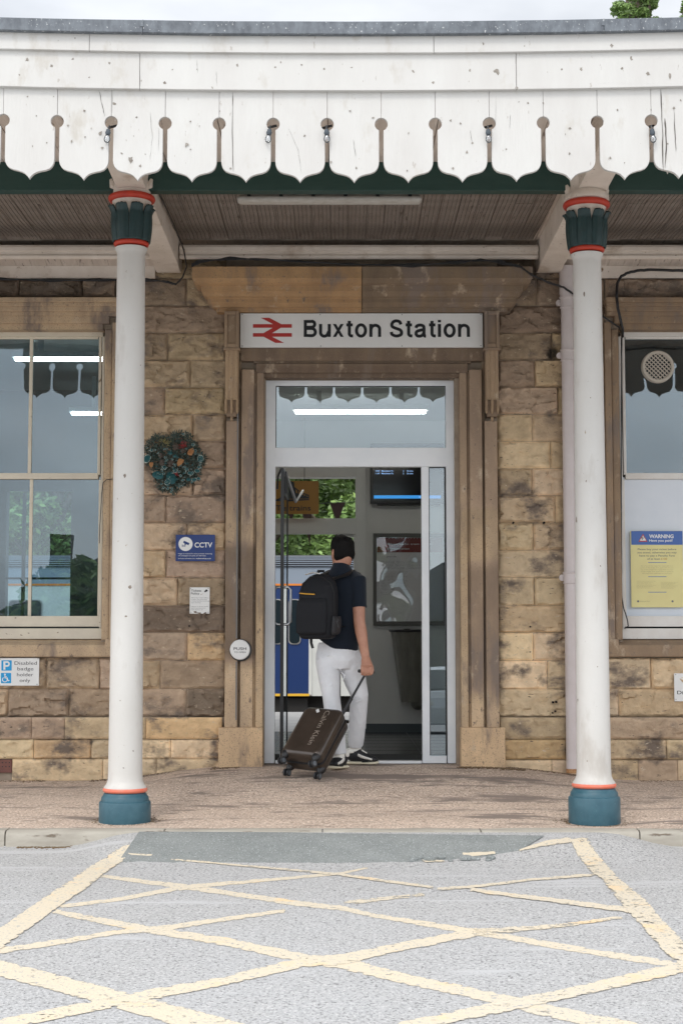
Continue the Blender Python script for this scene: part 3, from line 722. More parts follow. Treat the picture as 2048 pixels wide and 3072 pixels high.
# sash windows
def sash(x0, x1, bars, label, frost):
    YF = .085
    ml = 'sash' if not frost else 'sashw'
    m = MB()
    m.pbox((x0, 990), (x1, 1009), YF, .06); m.pbox((x0, 1885), (x1, 1917), YF - .03, .09)
    m.pbox((x0, 1009), (x0 + 7, 1885), YF + .001, .058); m.pbox((x1 - 7, 1009), (x1, 1885), YF + .001, .058)
    f = m.obj('window', M[ml], bld, bevel=.003); tag(f, label=label)
    m = MB()
    for X in (x0 + 7, x1 - 15): m.pbox((X, 1009), (X + 8, 1424), YF + .022, .035)
    m.pbox((x0 + 15, 1009), (x1 - 15, 1017), YF + .021, .036); m.pbox((x0 + 15, 1419), (x1 - 15, 1437), YF + .020, .036)
    for b in bars: m.pbox((b - 5, 1017), (b + 5, 1419), YF + .024, .03)
    m.obj('upper_sash', M[ml], f, bevel=.0025)
    m = MB()
    for X in (x0 + 7, x1 - 15): m.pbox((X, 1439), (X + 8, 1848), YF + .040, .035)
    m.pbox((x0 + 7, 1848), (x1 - 7, 1880), YF + .015, .06)
    if not frost:
        for b in bars: m.pbox((b - 5, 1437), (b + 5, 1848), YF + .045, .03)
    m.obj('lower_sash', M[ml], f, bevel=.0025)
    m = MB(); m.pbox((x0 + 10, 1012), (x1 - 10, 1425), YF + .036, .004); m.obj('pane', M['glass_old'], f)
    m = MB(); m.pbox((x0 + 10, 1432), (x1 - 10, 1852), YF + .052, .004)
    m.obj('pane', M['film'] if frost else M['glass_old'], f)
sash(-345, 310, [-129, 92], 'cream sash window with twelve small panes and a dim lit room behind', False)
sash(1860, 2512, [2080, 2296], 'white sash window with dark upper glass and clouded pale lower glass', True)

# door surround: plinths, pilasters with consoles, moulded architrave, cornice
m = MB(); c1 = (1.05, 1.02, 1.0); c2 = (.53, .50, .49)
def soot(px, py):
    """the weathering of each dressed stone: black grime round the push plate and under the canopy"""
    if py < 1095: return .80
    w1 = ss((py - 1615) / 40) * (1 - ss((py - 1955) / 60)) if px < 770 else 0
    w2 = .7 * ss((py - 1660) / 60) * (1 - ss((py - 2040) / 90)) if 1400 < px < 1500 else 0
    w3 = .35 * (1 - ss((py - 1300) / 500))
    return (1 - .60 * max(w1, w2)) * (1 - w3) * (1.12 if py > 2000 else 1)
def jamb(px0, px1, py0, py1, Y, col=c1, mm=m, back=.14):
    ym = (py0 + py1) / 2
    xa, xb = sorted((P(px0, ym, Y).x, P(px1, ym, Y).x)); n = max(1, int((py1 - py0) / 14)); o = len(mm.v)
    for i in range(n + 1):
        py = py1 + (py0 - py1) * i / n; z = P(0, py, Y).z; k = soot((px0 + px1) / 2, py)
        for (x, y) in ((xa, Y), (xb, Y), (xb, back), (xa, back)):
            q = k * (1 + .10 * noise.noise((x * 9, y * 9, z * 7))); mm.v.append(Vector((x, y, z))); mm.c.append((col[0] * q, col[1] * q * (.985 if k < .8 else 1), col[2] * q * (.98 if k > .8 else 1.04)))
    mm.f += [(o + 4 * i + j, o + 4 * i + (j + 1) % 4, o + 4 * i + 4 + (j + 1) % 4, o + 4 * i + 4 + j) for i in range(n) for j in range(4)] + [(o + 3, o + 2, o + 1, o), (o + 4 * n, o + 4 * n + 1, o + 4 * n + 2, o + 4 * n + 3)]
for s in (0, 1):
    f = (lambda x: x) if s == 0 else (lambda x: 2170 - x)
    jamb(f(655), f(788), 2183, 2306, -.115, (1.15, 1.08, 1.0), back=.139)
    jamb(f(676), f(714), 1262, 2183, -.085, back=.012)
    jamb(f(714), f(722), 1045, 2183, -.030, (.8, .78, .75), back=.0125)
    jamb(f(722), f(760), 1108, 2183, -.075, back=.13)
    jamb(f(760), f(768), 1112, 2183, -.045, (.9, .88, .85), back=.131)
    jamb(f(768), f(790), 1118, 2183, -.062, (1.0, .97, .93), back=.132)
m.obj_x('door_surround', M['dressed'], bld, (P(1085, 1500).x,), bevel=.006, tint=True)
m = MB()
for (a, b, y0, y1, Y) in ((722, 1450, 1044, 1082, -.0755), (760, 1412, 1082, 1090, -.0455), (768, 1402, 1090, 1118, -.0625), (790, 1378, 1118, 1133, -.030)):
    jamb(a, b, y0, y1, Y, c2, m, .1305 if Y != -.030 else .120)
m.obj('door_lintel', M['dressed'], bld, bevel=.005, tint=True)
# consoles
for s in (0, 1):
    f = (lambda x: x) if s == 0 else (lambda x: 2170 - x)
    m = MB(); cc = (.72, .68, .65) if s else (.85, .80, .74)
    jamb(f(673), f(717), 933, 1043, -.150, cc, m, .011)
    # raised rim round a sunk panel
    for (a, b, y0, y1) in ((673, 682, 933, 1043), (708, 717, 933, 1043), (682, 708, 933, 944), (682, 708, 1030, 1043)):
        jamb(f(a), f(b), y0, y1, -.168, cc, m, -.1502)
    jamb(f(670), f(720), 1043, 1050, -.175, cc, m, .0105)
    # scrolled fluted body getting shallower downwards
    def body(u, v, f=f):
        px = 674 + u * 42; Yc = -.155 + v * .06
        px2 = px + (0 if u in (0, 1) else 0)
        return Vector((P(f(px), 1130, Yc).x, Yc - .008 * abs(sin(u * pi * 3)) + (.05 if u in (0, 1) else 0), P(0, 1050 + v * 150, Yc).z))
    m.grid(body, 18, 8, cc)
    jamb(f(675), f(715), 1052, 1200, -.085, cc, m, .010)
    # carved acanthus drop at the foot
    for k in range(7):
        px = 678 + (k % 3) * 17; py = 1208 + (k // 3) * 18
        if k == 6: px = 695; py = 1256
        p = P(f(px), py, -.095); m.ball(p, (.012, .022, .040 if k < 6 else .02), 8, 6, cc)
    jamb(f(680), f(710), 1200, 1250, -.090, cc, m, .010)
    m.obj('console', M['dressed'], bld, bevel=.003, tint=True)
# cornice over the sign, orange stone on one side of the joint and sooty stone on the other
PR = [(-.33, 799), (-.33, 835), (-.318, 838), (-.310, 846), (-.285, 853), (-.255, 857), (-.250, 874), (-.238, 877), (-.222, 889), (-.195, 895), (-.195, 908), (-.185, 911), (-.150, 922), (-.12, 925), (-.12, 936)]
def cornice(px_end, px_joint, col, sgn):
    m = MB(); pts = []
    for (Y, py) in PR:
        z = P(0, py, Y).z
        out = (-.05 - Y) * 0.80
        xe = P(sgn and 1497 or 673, 930, -.08).x + (out if sgn else -out)
        pts.append((xe, Y, z))
    xj = P(px_joint, 860, -.2).x + (.002 if sgn else -.002)
    n = len(pts)
    vs = pts + [(xj, y, z) for _, y, z in pts] + [(x, .011, z) for x, y, z in pts]
    fs = [(i, i + 1, n + i + 1, n + i) for i in range(n - 1)] + [(i, 2 * n + i, 2 * n + i + 1, i + 1) for i in range(n - 1)]
    vs += [(xj, .011, pts[0][2]), (xj, .011, pts[-1][2])]
    a, b = len(vs) - 2, len(vs) - 1
    fs = fs + [(0, n, a, 2 * n), (n - 1, 3 * n - 1, b, 2 * n - 1), tuple(range(n, 2 * n)) + (b, a)]
    m.add(vs, fs, col)
    return m.obj('cornice', M['dressed'], bld, bevel=.004, tint=True)
tag(cornice(563, 1085, (.84, .69, .52), 0), label='orange-brown cornice stone')
tag(cornice(1613, 1085, (.45, .43, .42), 1), label='soot-darkened cornice stone')
# flat frieze behind the sign
m = MB(); jamb(720, 1449, 936, 1046, -.072, c2, m, .0115); m.obj('frieze', M['dressed'], bld, tint=True)

# entrance: white door frame with fanlight, side light and open leaf
m = MB(); YD = .10; T = .07
m.pbox((793, 1133), (825, 2290), YD, T); m.pbox((1339, 1133), (1369, 2290), YD, T)
m.pbox((825, 1133), (1339, 1157), YD + .0005, T); m.pbox((825, 1343), (1339, 1400), YD + .0005, T)
m.pbox((1265, 1400), (1287, 2290), YD + .0007, T); m.pbox((1287, 2268), (1339, 2290), YD + .001, T)
door = m.obj('entrance_door', M['upvc'], bld, bevel=.003)
m = MB(); m.pbox((823, 1155), (1341, 1345), YD + .03, .008); m.obj('fanlight_pane', M['glass'], door)
m = MB(); m.pbox((1285, 1398), (1341, 2270), YD + .03, .008); m.obj('side_pane', M['glass'], door)
m = MB()
for (a, b) in (((825, 1157), (829, 1343)), ((1335, 1157), (1339, 1343)), ((829, 1157), (1335, 1160)), ((1334, 1402), (1339, 2266)), ((1287, 1400), (1334, 1403)), ((1287, 1403), (1289, 2266))):
    m.pbox(a, b, YD + .018, .012)
m.obj('gasket', M['black_plastic'], door)
m = MB(); m.pbox((825, 2283), (1265, 2291), YD - .01, .10); m.obj('threshold', M['alu'], door, bevel=.002)
# open leaf, swung in at a right angle
xl = P(846, 1850, .16).x; z0, z1 = P(0, 2276, .14).z, P(0, 1404, .14).z
m = MB(); m.box(xl - .004, xl + .004, .165, 1.16, z0 + .05, z1 - .06); m.obj('door_leaf', M['glass_leaf'], door)
m = MB(); m.box(xl - .013, xl + .013, .14, .165, z0, z1); m.box(xl - .010, xl + .010, 1.16, 1.19, z0, z1)
m.obj('leaf_edge', M['black_plastic'], door)
m = MB(); m.box(xl - .016, xl + .016, .166, 1.159, z0, z0 + .05); m.box(xl - .016, xl + .016, .166, 1.159, z1 - .06, z1)
m.obj_z('leaf_rail', M['alu'], door, ((z0 + z1) / 2,))
m = MB(); za, zb = P(0, 1761, .2).z, P(0, 1873, .2).z
for s in (-1, 1):
    X = xl + s * .062; r = .02
    m.tube([(xl, .24, za), (X - s * r, .24, za), (X, .24, za - r), (X, .24, zb + r), (X - s * r, .24, zb), (xl, .24, zb)], .011, 10)
m.obj('push_handle', M['steel'], door, smooth=True, angle=80)
m = MB()  # overhead swing arm
p0 = P(832, 1410, .2); p1 = P(846, 1440, .35)
m.tube([(xl - .04, .17, z1 - .16), (xl - .035, .17, z1 - .06), (xl - .01, .16, z1 - .005), (xl + .008, .16, z1 - .02), (xl + .01, .16, z1 - .2)], .008, 8)
m.box(xl + .012, xl + .03, .2, .75, z1 - .19, z1 - .02)
m.obj('swing_arm', M['black_plastic'], door)
m = MB(); m.tube([(xl + .02, .25, z1 - .02), (xl + .09, .6, z1 - .22)], .012, 6); m.tube([(xl + .09, .6, z1 - .22), (xl + .14, .9, z1 - .10)], .010, 6)
m.obj('closer_arm', M['alu'], door)

# interior of the hall and the two rooms
FZ = P(0, 2286, .12).z - .004
HX0, HX1 = -1.35, 1.62; BY = 4.15
m = MB()
m.box(HX0 - .1, HX0, .301, BY, -.1, 3.6); m.box(HX1, HX1 + .1, .301, BY, -.1, 3.6)
wx0 = P(1085, 1800, BY).x
m.box(wx0, HX1, BY, BY + .15, FZ, 3.6)
m.box(HX0, wx0, BY, BY + .15, P(0, 1432, BY).z, 3.6)
ob0, ob1 = P(17, 1700, BY).x, P(212, 1700, BY).x; oz0, oz1 = P(0, 1850, BY).z, P(0, 1470, BY).z
m.obj('inner_wall', M['inner_wall'], bld); m = MB()
m.box(-5.2, ob0, BY, BY + .15, -.1, 3.9); m.box(ob1, HX0 - .1, BY, BY + .15, -.1, 3.9)
m.box(ob0, ob1, BY, BY + .15, -.1, oz0); m.box(ob0, ob1, BY, BY + .15, oz1, 3.9)
m.box(HX1 + .1, 5.2, BY, BY + .15, -.1, 3.9); m.box(-5.2, -5.05, .301, BY, -.2, 3.9); m.box(5.05, 5.2, .301, BY, -.2, 3.9); m.box(HX0 - .104, HX0 - .101, .301, BY, -.1, 3.6); 
m.obj_x('room_wall', M['room_wall'], bld, (0,))
m = MB(); m.box(HX1 + .105, HX1 + .12, .302, BY - .06, FZ, 3.61); m.box(HX1 + .12, 5.04, BY - .06, BY - .04, FZ, 3.61); m.box(HX1 + .12, 5.04, .40, BY - .06, 3.58, 3.60); m.obj('shade_lining', M['room_shade'], bld)  # near-black sheets put the unlit room's darkness into the wall colour
m = MB(); m.box(-5.2, 5.2, .3, BY + .15, zt - .05, zt + .06); m.box(-5.2, 5.2, BY + .151, BY + .3, 3.91, zt); m.obj('roof', M['lead'], bld)
m = MB(); m.box(HX0, HX1, .302, BY - .001, 3.30, 3.36); m.box(-5.04, HX0 - .101, .302, BY - .001, 3.62, 3.7); m.box(HX1 + .101, 5.04, .302, BY - .001, 3.62, 3.7); m.obj('ceiling', M['inner_wall'], bld)
m = MB(); m.box(-5.04, 5.04, .19, BY + .15, FZ - .05, FZ); m.obj('floor', M['tile'], bld)
m = MB()
for k in range(8): m.box(HX0, HX1, 1.0 + k * .45, 1.006 + k * .45, FZ, FZ + .0012)
for k in range(7): m.box(HX0 + .2 + k * .45, HX0 + .206 + k * .45, .95, BY, FZ, FZ + .0016)
m.obj('tile_joint', M['rubber'], bld)
m = MB(); m.box(HX0 + .05, HX1 - .05, .25, .95, FZ, FZ + .006); m.obj('door_mat', M['mat_floor'], bld)
m = MB(); m.box(wx0, HX1, BY - .02, BY, FZ, P(0, 2171, BY).z); m.obj('skirting', M['inner_dark'], bld)
# frame of the platform-side doorway
m = MB(); Y = BY - .03
m.pbox((1066, 1395), (1098, 2186), Y, .05); m.pbox((690, 1555), (1066, 1602), Y, .06); m.pbox((690, 1395), (1066, 1431), Y + .002, .05)
m.pbox((1060, 1602), (1066, 2186), Y + .01, .05); m.pbox((1012, 1602), (1022, 2186), Y + .03, .03); m.pbox((690, 1602), (700, 2186), Y + .01, .05)
m.pbox((1022, 1602), (1060, 1612), Y + .03, .03)
m.obj('platform_doorway', M['inner_frame'], bld, bevel=.003)
m = MB(); m.pbox((17, 1732), (212, 1738), BY + .02, .03); m.pbox((66, 1480), (76, 1850), BY + .021, .03); m.obj('back_window', M['inner_dark'], bld)
# ================================================================ CANOPY
FY = -3.70                                  # front face of the scalloped boards
def sag(x): return 0.0225 * (x / 1.78) ** 2 if abs(x) < 2.4 else 0.0225 * (2.4 / 1.78) ** 2 + .02 * (abs(x) - 2.4)
def fz(py, Y=FY): return P(1024, py, Y).z
can = thing('station_canopy', 'white timber canopy with a scalloped keyhole valance and cream beams over the pavement', 'canopy', (0, 0, 4.3))
pitch = 161.8; fx0 = 172.3                 # picture x of one slot
def fx(px): return (px - 1024) * (P(2024, 372, FY).x / 1000)
R_, SW = fx(1024 + 19.5), fx(1024 + 6.6)
sc = fx(1025)
for k in range(-6, 19):
    m = MB()
    xa, xb = fx(fx0 + pitch * k), fx(fx0 + pitch * (k + 1))
    if xa < -5.2 or xb > 5.2: continue
    rr = random.Random(k)
    zh = fz(373); zc = fz(266)
    g = 0.0008
    def half(sgn, x0):
        out = []
        for q in range(0, 11):                     # circle from the top of the hole down to the slot
            th = pi / 2 - q / 10 * (pi - .36)
            out.append((x0 + sgn * (R_ * cos(th) if q else g), zh + R_ * sin(th)))
        for dx, py in ((6.8, 485), (7.5, 493), (9.5, 501), (14, 509), (21, 515.5), (32, 520), (46, 523), (58, 526.5), (67, 531), (73.5, 537), (78, 542)):
            out.append((x0 + sgn * dx * sc, fz(py)))
        return out
    pts = [(xa + g, zc)] + half(1, xa) + [((xa + xb) / 2, fz(547))] + half(-1, xb)[::-1] + [(xb - g, zc)]
    pts = [(x, z + sag(x)) for x, z in pts]
    dy = rr.uniform(-.0015, .0015)
    m.prism(pts, FY + dy, FY + .024)
    v = tag(m.obj('valance_board', M['white_board'], can, bevel=.0015, seg=1))
def long_board(name, y0, y1, Yf, th, mt, joints, top=None):
    """a run of fascia planks following the slight sag"""
    e = [-5.2] + [fx(j) for j in joints] + [5.2]; m = MB()
    for i in range(len(e) - 1):
        n = max(4, int((e[i + 1] - e[i]) / .25)); a0, a1 = e[i] + .0012, e[i + 1] - .0012
        z0, z1 = fz(y1, Yf), fz(y0, Yf)
        wob = random.Random(i + y0)
        vs = []; fs = []
        for j in range(n + 1):
            x = a0 + (a1 - a0) * j / n; s_ = sag(x) + .0016 * noise.noise((x * 2.3, y0, 0))
            vs += [(x, Yf, z0 + s_), (x, Yf, z1 + s_), (x, Yf + th, z1 + s_), (x, Yf + th, z0 + s_)]
        for j in range(n):
            a = 4 * j; b = a + 4
            fs += [(a, b, b + 1, a + 1), (a + 1, b + 1, b + 2, a + 2), (a + 2, b + 2, b + 3, a + 3), (a + 3, b + 3, b, a)]
        fs += [(3, 2, 1, 0), (4 * n, 4 * n + 1, 4 * n + 2, 4 * n + 3)]
        m.add(vs, fs)
    return m.obj(name, mt, can, bevel=.002, seg=1)
tag(long_board('fascia_board', 158, 271, FY - .028, .052, M['white_board'], [-500, 420, 1500 + 47, 2300]), label='chipped wide fascia board under the top one')
tag(long_board('fascia_board', 101, 158.5, FY - .050, .074, M['white_board'], [-300, 270, 1300, 2400]), label='narrow top fascia board')
long_board('lead_flashing', 64, 101.5, FY - .085, .112, M['lead'], [-180, 432, 1806, 2500])
# flashing lap joints
m = MB()
for j in (432, 1806):
    x = fx(j); m.box(x - .014, x + .004, FY - .089, FY - .0855, fz(103) + sag(x), fz(64, FY - .085) + sag(x) - .002)
m.obj_x('flashing_lap', M['lead'], can, (0,))
# chipped paint and cracks, where the photograph shows them
m = MB(); rk = random.Random(8)
def chip(px, py, r, Yb, st=1.0):
    p = P(px, py, Yb); z = p.z + sag(p.x); k = rk.randint(7, 11); a0 = rk.random() * 6
    m.add([(p.x + r * (.30 + .75 * rk.random()) * cos(2 * pi * i / k + a0), Yb - .0006, z + st * r * (.35 + .95 * rk.random()) * sin(2 * pi * i / k + a0)) for i in range(k)], [tuple(range(k))])
YB, YC = FY - .028, FY - .002
def cc1(x, y): return (x / 1.531, y / 1.531)
for x, y, r in ((125, 292, 12), (238, 317, 9), (335, 284, 7), (503, 300, 9), (90, 361, 6), (792, 325, 5), (905, 322, 4), (1090, 302, 7), (1264, 310, 6), (1289, 287, 7), (1385, 299, 5), (1488, 317, 6), (757, 388, 9), (410, 366, 5), (345, 187, 4), (268, 200, 3), (650, 378, 4), (975, 405, 6)):
    q = cc1(x, y); chip(q[0], q[1], r / 1.531 / 577, YB if y > 240 else FY - .050)
for x, y, r in ((127, 460, 7), (388, 520, 9), (313, 588, 13), (462, 620, 15), (248, 458, 4), (525, 486, 12), (628, 545, 8), (916, 583, 6), (875, 562, 5), (857, 668, 16), (216, 670, 6), (168, 548, 6), (1398, 625, 8), (1060, 775, 8), (1520, 745, 8), (150, 688, 6), (330, 660, 9), (615, 632, 4), (668, 715, 5), (1010, 512, 4), (875, 690, 5), (600, 740, 20), (560, 712, 9), (470, 688, 10), (645, 770, 10), (530, 560, 6), (392, 640, 8), (420, 600, 5)):
    q = cc1(x, y); chip(q[0], q[1], r / 1.531 / 577 * .8, YC)
for x, y, r in ((47, 310, 6), (328, 330, 9), (421, 382, 9), (590, 328, 8), (712, 332, 18), (1010, 327, 6), (1098, 327, 10), (1328, 283, 11), (1286, 328, 7), (1407, 355, 13), (1508, 368, 14), (803, 408, 10), (840, 217, 4), (650, 205, 8), (1240, 222, 10)):
    q = cc1(x, y); chip(q[0] + 1024, q[1], r / 1.531 / 577, YB if y > 240 else FY - .050)
for x, y, r in ((68, 772, 10), (300, 785, 6), (512, 775, 10), (813, 473, 5), (755, 690, 7), (500, 555, 8), (545, 570, 7), (1048, 597, 10), (1027, 624, 5), (1045, 716, 8), (1233, 738, 9), (1265, 518, 7), (1298, 762, 5), (1525, 515, 10), (1497, 678, 7), (40, 510, 8), (600, 660, 8), (575, 700, 10), (308, 612, 6), (855, 480, 8), (1420, 520, 7), (1495, 810, 10), (925, 480, 6), (145, 540, 8), (1555, 480, 9)):
    q = cc1(x, y); chip(q[0] + 1024, q[1], r / 1.531 / 577 * .8, YC)
chp = m.obj('paint_chip', mat('bare_wood', (.17, .145, .12), .9, var=(.36, .33, .29), vscale=45), can)
m = MB()
def crack(pts, w, dx=0):
    pp = []
    for i in range(len(pts) - 1):
        for s_ in range(5):
            t_ = s_ / 5; pp.append((pts[i][0] * (1 - t_) + pts[i + 1][0] * t_ + rk.uniform(-1.5, 1.5), pts[i][1] * (1 - t_) + pts[i + 1][1] * t_))
    pp.append(pts[-1]); vs = []
    for i, (x, y) in enumerate(pp):
        Yb = YC if y > 415 else YB
        p = P(x / 1.531 + dx, y / 1.531, Yb); z = p.z + sag(p.x); ww = w * (.4 + rk.random()) * (1 if 0 < i < len(pp) - 1 else .2)
        vs += [(p.x - ww, Yb - .0009, z), (p.x + ww, Yb - .0009, z)]
    m.add(vs, [(2 * i, 2 * i + 1, 2 * i + 3, 2 * i + 2) for i in range(len(pp) - 1)])
for pts, w in (([(456, 425), (470, 490), (482, 545)], .0011), ([(1068, 425), (1067, 600), (1072, 790)], .0014), ([(643, 260), (645, 400)], .0007), ([(520, 420), (515, 540)], .0005), ([(690, 520), (700, 640), (690, 740)], .0006), ([(1325, 590), (1370, 690), (1385, 800)], .0006), ([(905, 275), (908, 340)], .0006), ([(995, 330), (996, 400)], .0005), ([(500, 640), (503, 720)], .0008), ([(730, 590), (728, 700)], .0005)):
    crack(pts, w)
for pts, w in (([(1464, 425), (1472, 600), (1476, 800)], .0022), ([(1525, 520), (1530, 640), (1534, 715)], .0016), ([(800, 255), (798, 300)], .0005), ([(775, 530), (772, 600)], .0007), ([(55, 640), (65, 720)], .0008), ([(710, 440), (705, 600)], .0005), ([(1170, 395), (1240, 392), (1330, 398), (1400, 400), (1450, 404)], .0012), ([(1484, 560), (1490, 680), (1484, 790)], .003), ([(590, 600), (600, 660)], .0007)):
    crack(pts, w, 1024)
m.obj('paint_crack', mat('crack', (.08, .07, .06), .95), can)
# roof skin
m = MB(); zr = fz(66)
m.add([(-5.2, FY + .03, zr - .01), (5.2, FY + .03, zr - .01), (5.2, 0.0, zr + .12), (-5.2, 0.0, zr + .12), (-5.2, FY + .03, zr - .05), (5.2, FY + .03, zr - .05), (5.2, 0.0, zr + .07), (-5.2, 0.0, zr + .07)],
      [(0, 1, 2, 3), (7, 6, 5, 4), (0, 4, 5, 1), (1, 5, 6, 2), (2, 6, 7, 3), (3, 7, 4, 0)])
m.obj('canopy_roof', M['lead'], can)
# end caps closing the canopy
CX0, CX1, CYc = P(396, 560, -2.13).x, P(1757, 560, -2.13).x, -2.13
ZB = P(0, 571, CYc - .04).z                  # underside of beams
ZS = ZB + .185                               # boarded soffit
# soffit: boards running front to back, in two lengths
m = MB(); bw = .128; rb = random.Random(5); x = -5.2
while x < 5.2:
    for (ya, yb) in ((FY + .03, -1.22), (-1.215, -.24)):
        if yb > -1 and False: pass
        dz = rb.uniform(-.0035, .0035)
        m.box(x + .004, x + bw - .002, ya, yb, ZS + dz, ZS + .02)
    x += bw
m.box(-5.2, 5.2, FY + .03, -.02, ZS + .021, ZS + .03)
m.obj('soffit_board', M['soffit'], can)
# bird mesh stretched under the soffit
m = MB(); p_ = .0285; wr = .0017; zm = ZS - .035
bays = [(-5.1, CX0 - .11), (CX0 + .11, CX1 - .11), (CX1 + .11, 5.1)]
for (a, b) in bays:
    x = a
    while x < b:
        zz = zm + .008 * noise.noise((x * 2, 0, 0)); xo = .006 * noise.noise((x * 3, 1, 0))
        pts = [(x + xo + .012 * noise.noise((x * 1.2, y * 3, 2)) * (0 if y > -.3 else 1), y, zz + .03 * ss((y + .9) / .6) + .01 * noise.noise((x, y * 2, 4))) for y in (-2.05, -1.7, -1.35, -1.0, -.7, -.5, -.36, -.285)]
        m.tube(pts, wr, 3, cap=False); x += p_
    y = -2.05
    while y < -.28:
        z_ = zm + .03 * ss((y + .9) / .6)
        m.box(a, b, y - wr, y + wr, z_ - wr, z_ + wr); y += p_
m.obj('bird_mesh', M['wire'], can)
# beams
m = MB(); m.box(-5.2, CX0 - .09, CYc - .04, CYc + .05, ZB, ZS - .001); m.box(CX0 + .09, CX1 - .09, CYc - .04, CYc + .05, ZB, ZS - .001); m.box(CX1 + .09, 5.2, CYc - .04, CYc + .05, ZB, ZS - .001)
m.obj_x('cross_beam', M['beam_green'], can, (CX0, CX1), bevel=.004)
for xc, w0 in ((CX0 + .01, .092), (CX1 + .03, .092), (-4.2, .09), (4.45, .09)):
    m = MB(); zb = P(0, 826, -.02).z
    # rafter with a rounded nose at the wall
    prof = [(FY + .04, ZB + .03), (CYc, ZB - .005), (-.30, zb + .015), (-.14, zb), (-.06, zb + .01), (-.02, zb + .05), (-.02, ZS + .02), (FY + .04, ZS + .02)]
    n = len(prof)
    m.add([(xc - w0, y, z) for y, z in prof] + [(xc + w0, y, z) for y, z in prof], [tuple(range(n)), tuple(range(2 * n - 1, n - 1, -1))] + [(i, i + n, (i + 1) % n + n, (i + 1) % n) for i in range(n)])
    m.obj('rafter', M['cream'], can, bevel=.006)
# wall plate mouldings between the rafters
m = MB()
for (a, b) in ((-5.2, CX0 - .09), (CX0 + .11, CX1 - .07), (CX1 + .13, 5.2)):
    z0, z1 = P(0, 777, -.26).z, P(0, 736, -.26).z
    m.box(a, b, -.275, -.22, z0 + .035, z1); m.box(a, b, -.292, -.2751, z0 + .055, z1 - .016); m.tube([(a, -.262, z0 + .018), (b, -.262, z0 + .018)], .021, 10)
m.obj_x('wall_plate', M['cream'], can, (CX0, CX1), bevel=.003)
# boards and plate beyond the mouldings, in the side bays
m = MB(); z0 = P(0, 795, -.22).z
for (a, b) in ((-5.2, CX0 - .09), (CX1 + .13, 5.2)):
    x = a
    while x < b:
        x2 = min(x + .118, b); m.add([(x + .003, -.219, P(0, 765, -.22).z), (x2, -.219, P(0, 765, -.22).z), (x2, -.045, P(0, 797, -.045).z), (x + .003, -.045, P(0, 797, -.045).z)], [(0, 1, 2, 3)])
        x = x2
m.obj_x('side_soffit', M['soffit'], can, (0,), thick=.008)
m = MB()
for (a, b) in ((-5.2, CX0 - .10), (CX1 + .14, 5.2)):
    m.box(a, b, -.045, -.012, P(0, 834, -.04).z, P(0, 796, -.04).z)
m.obj_x('wall_board', M['cream'], can, (0,), bevel=.003)

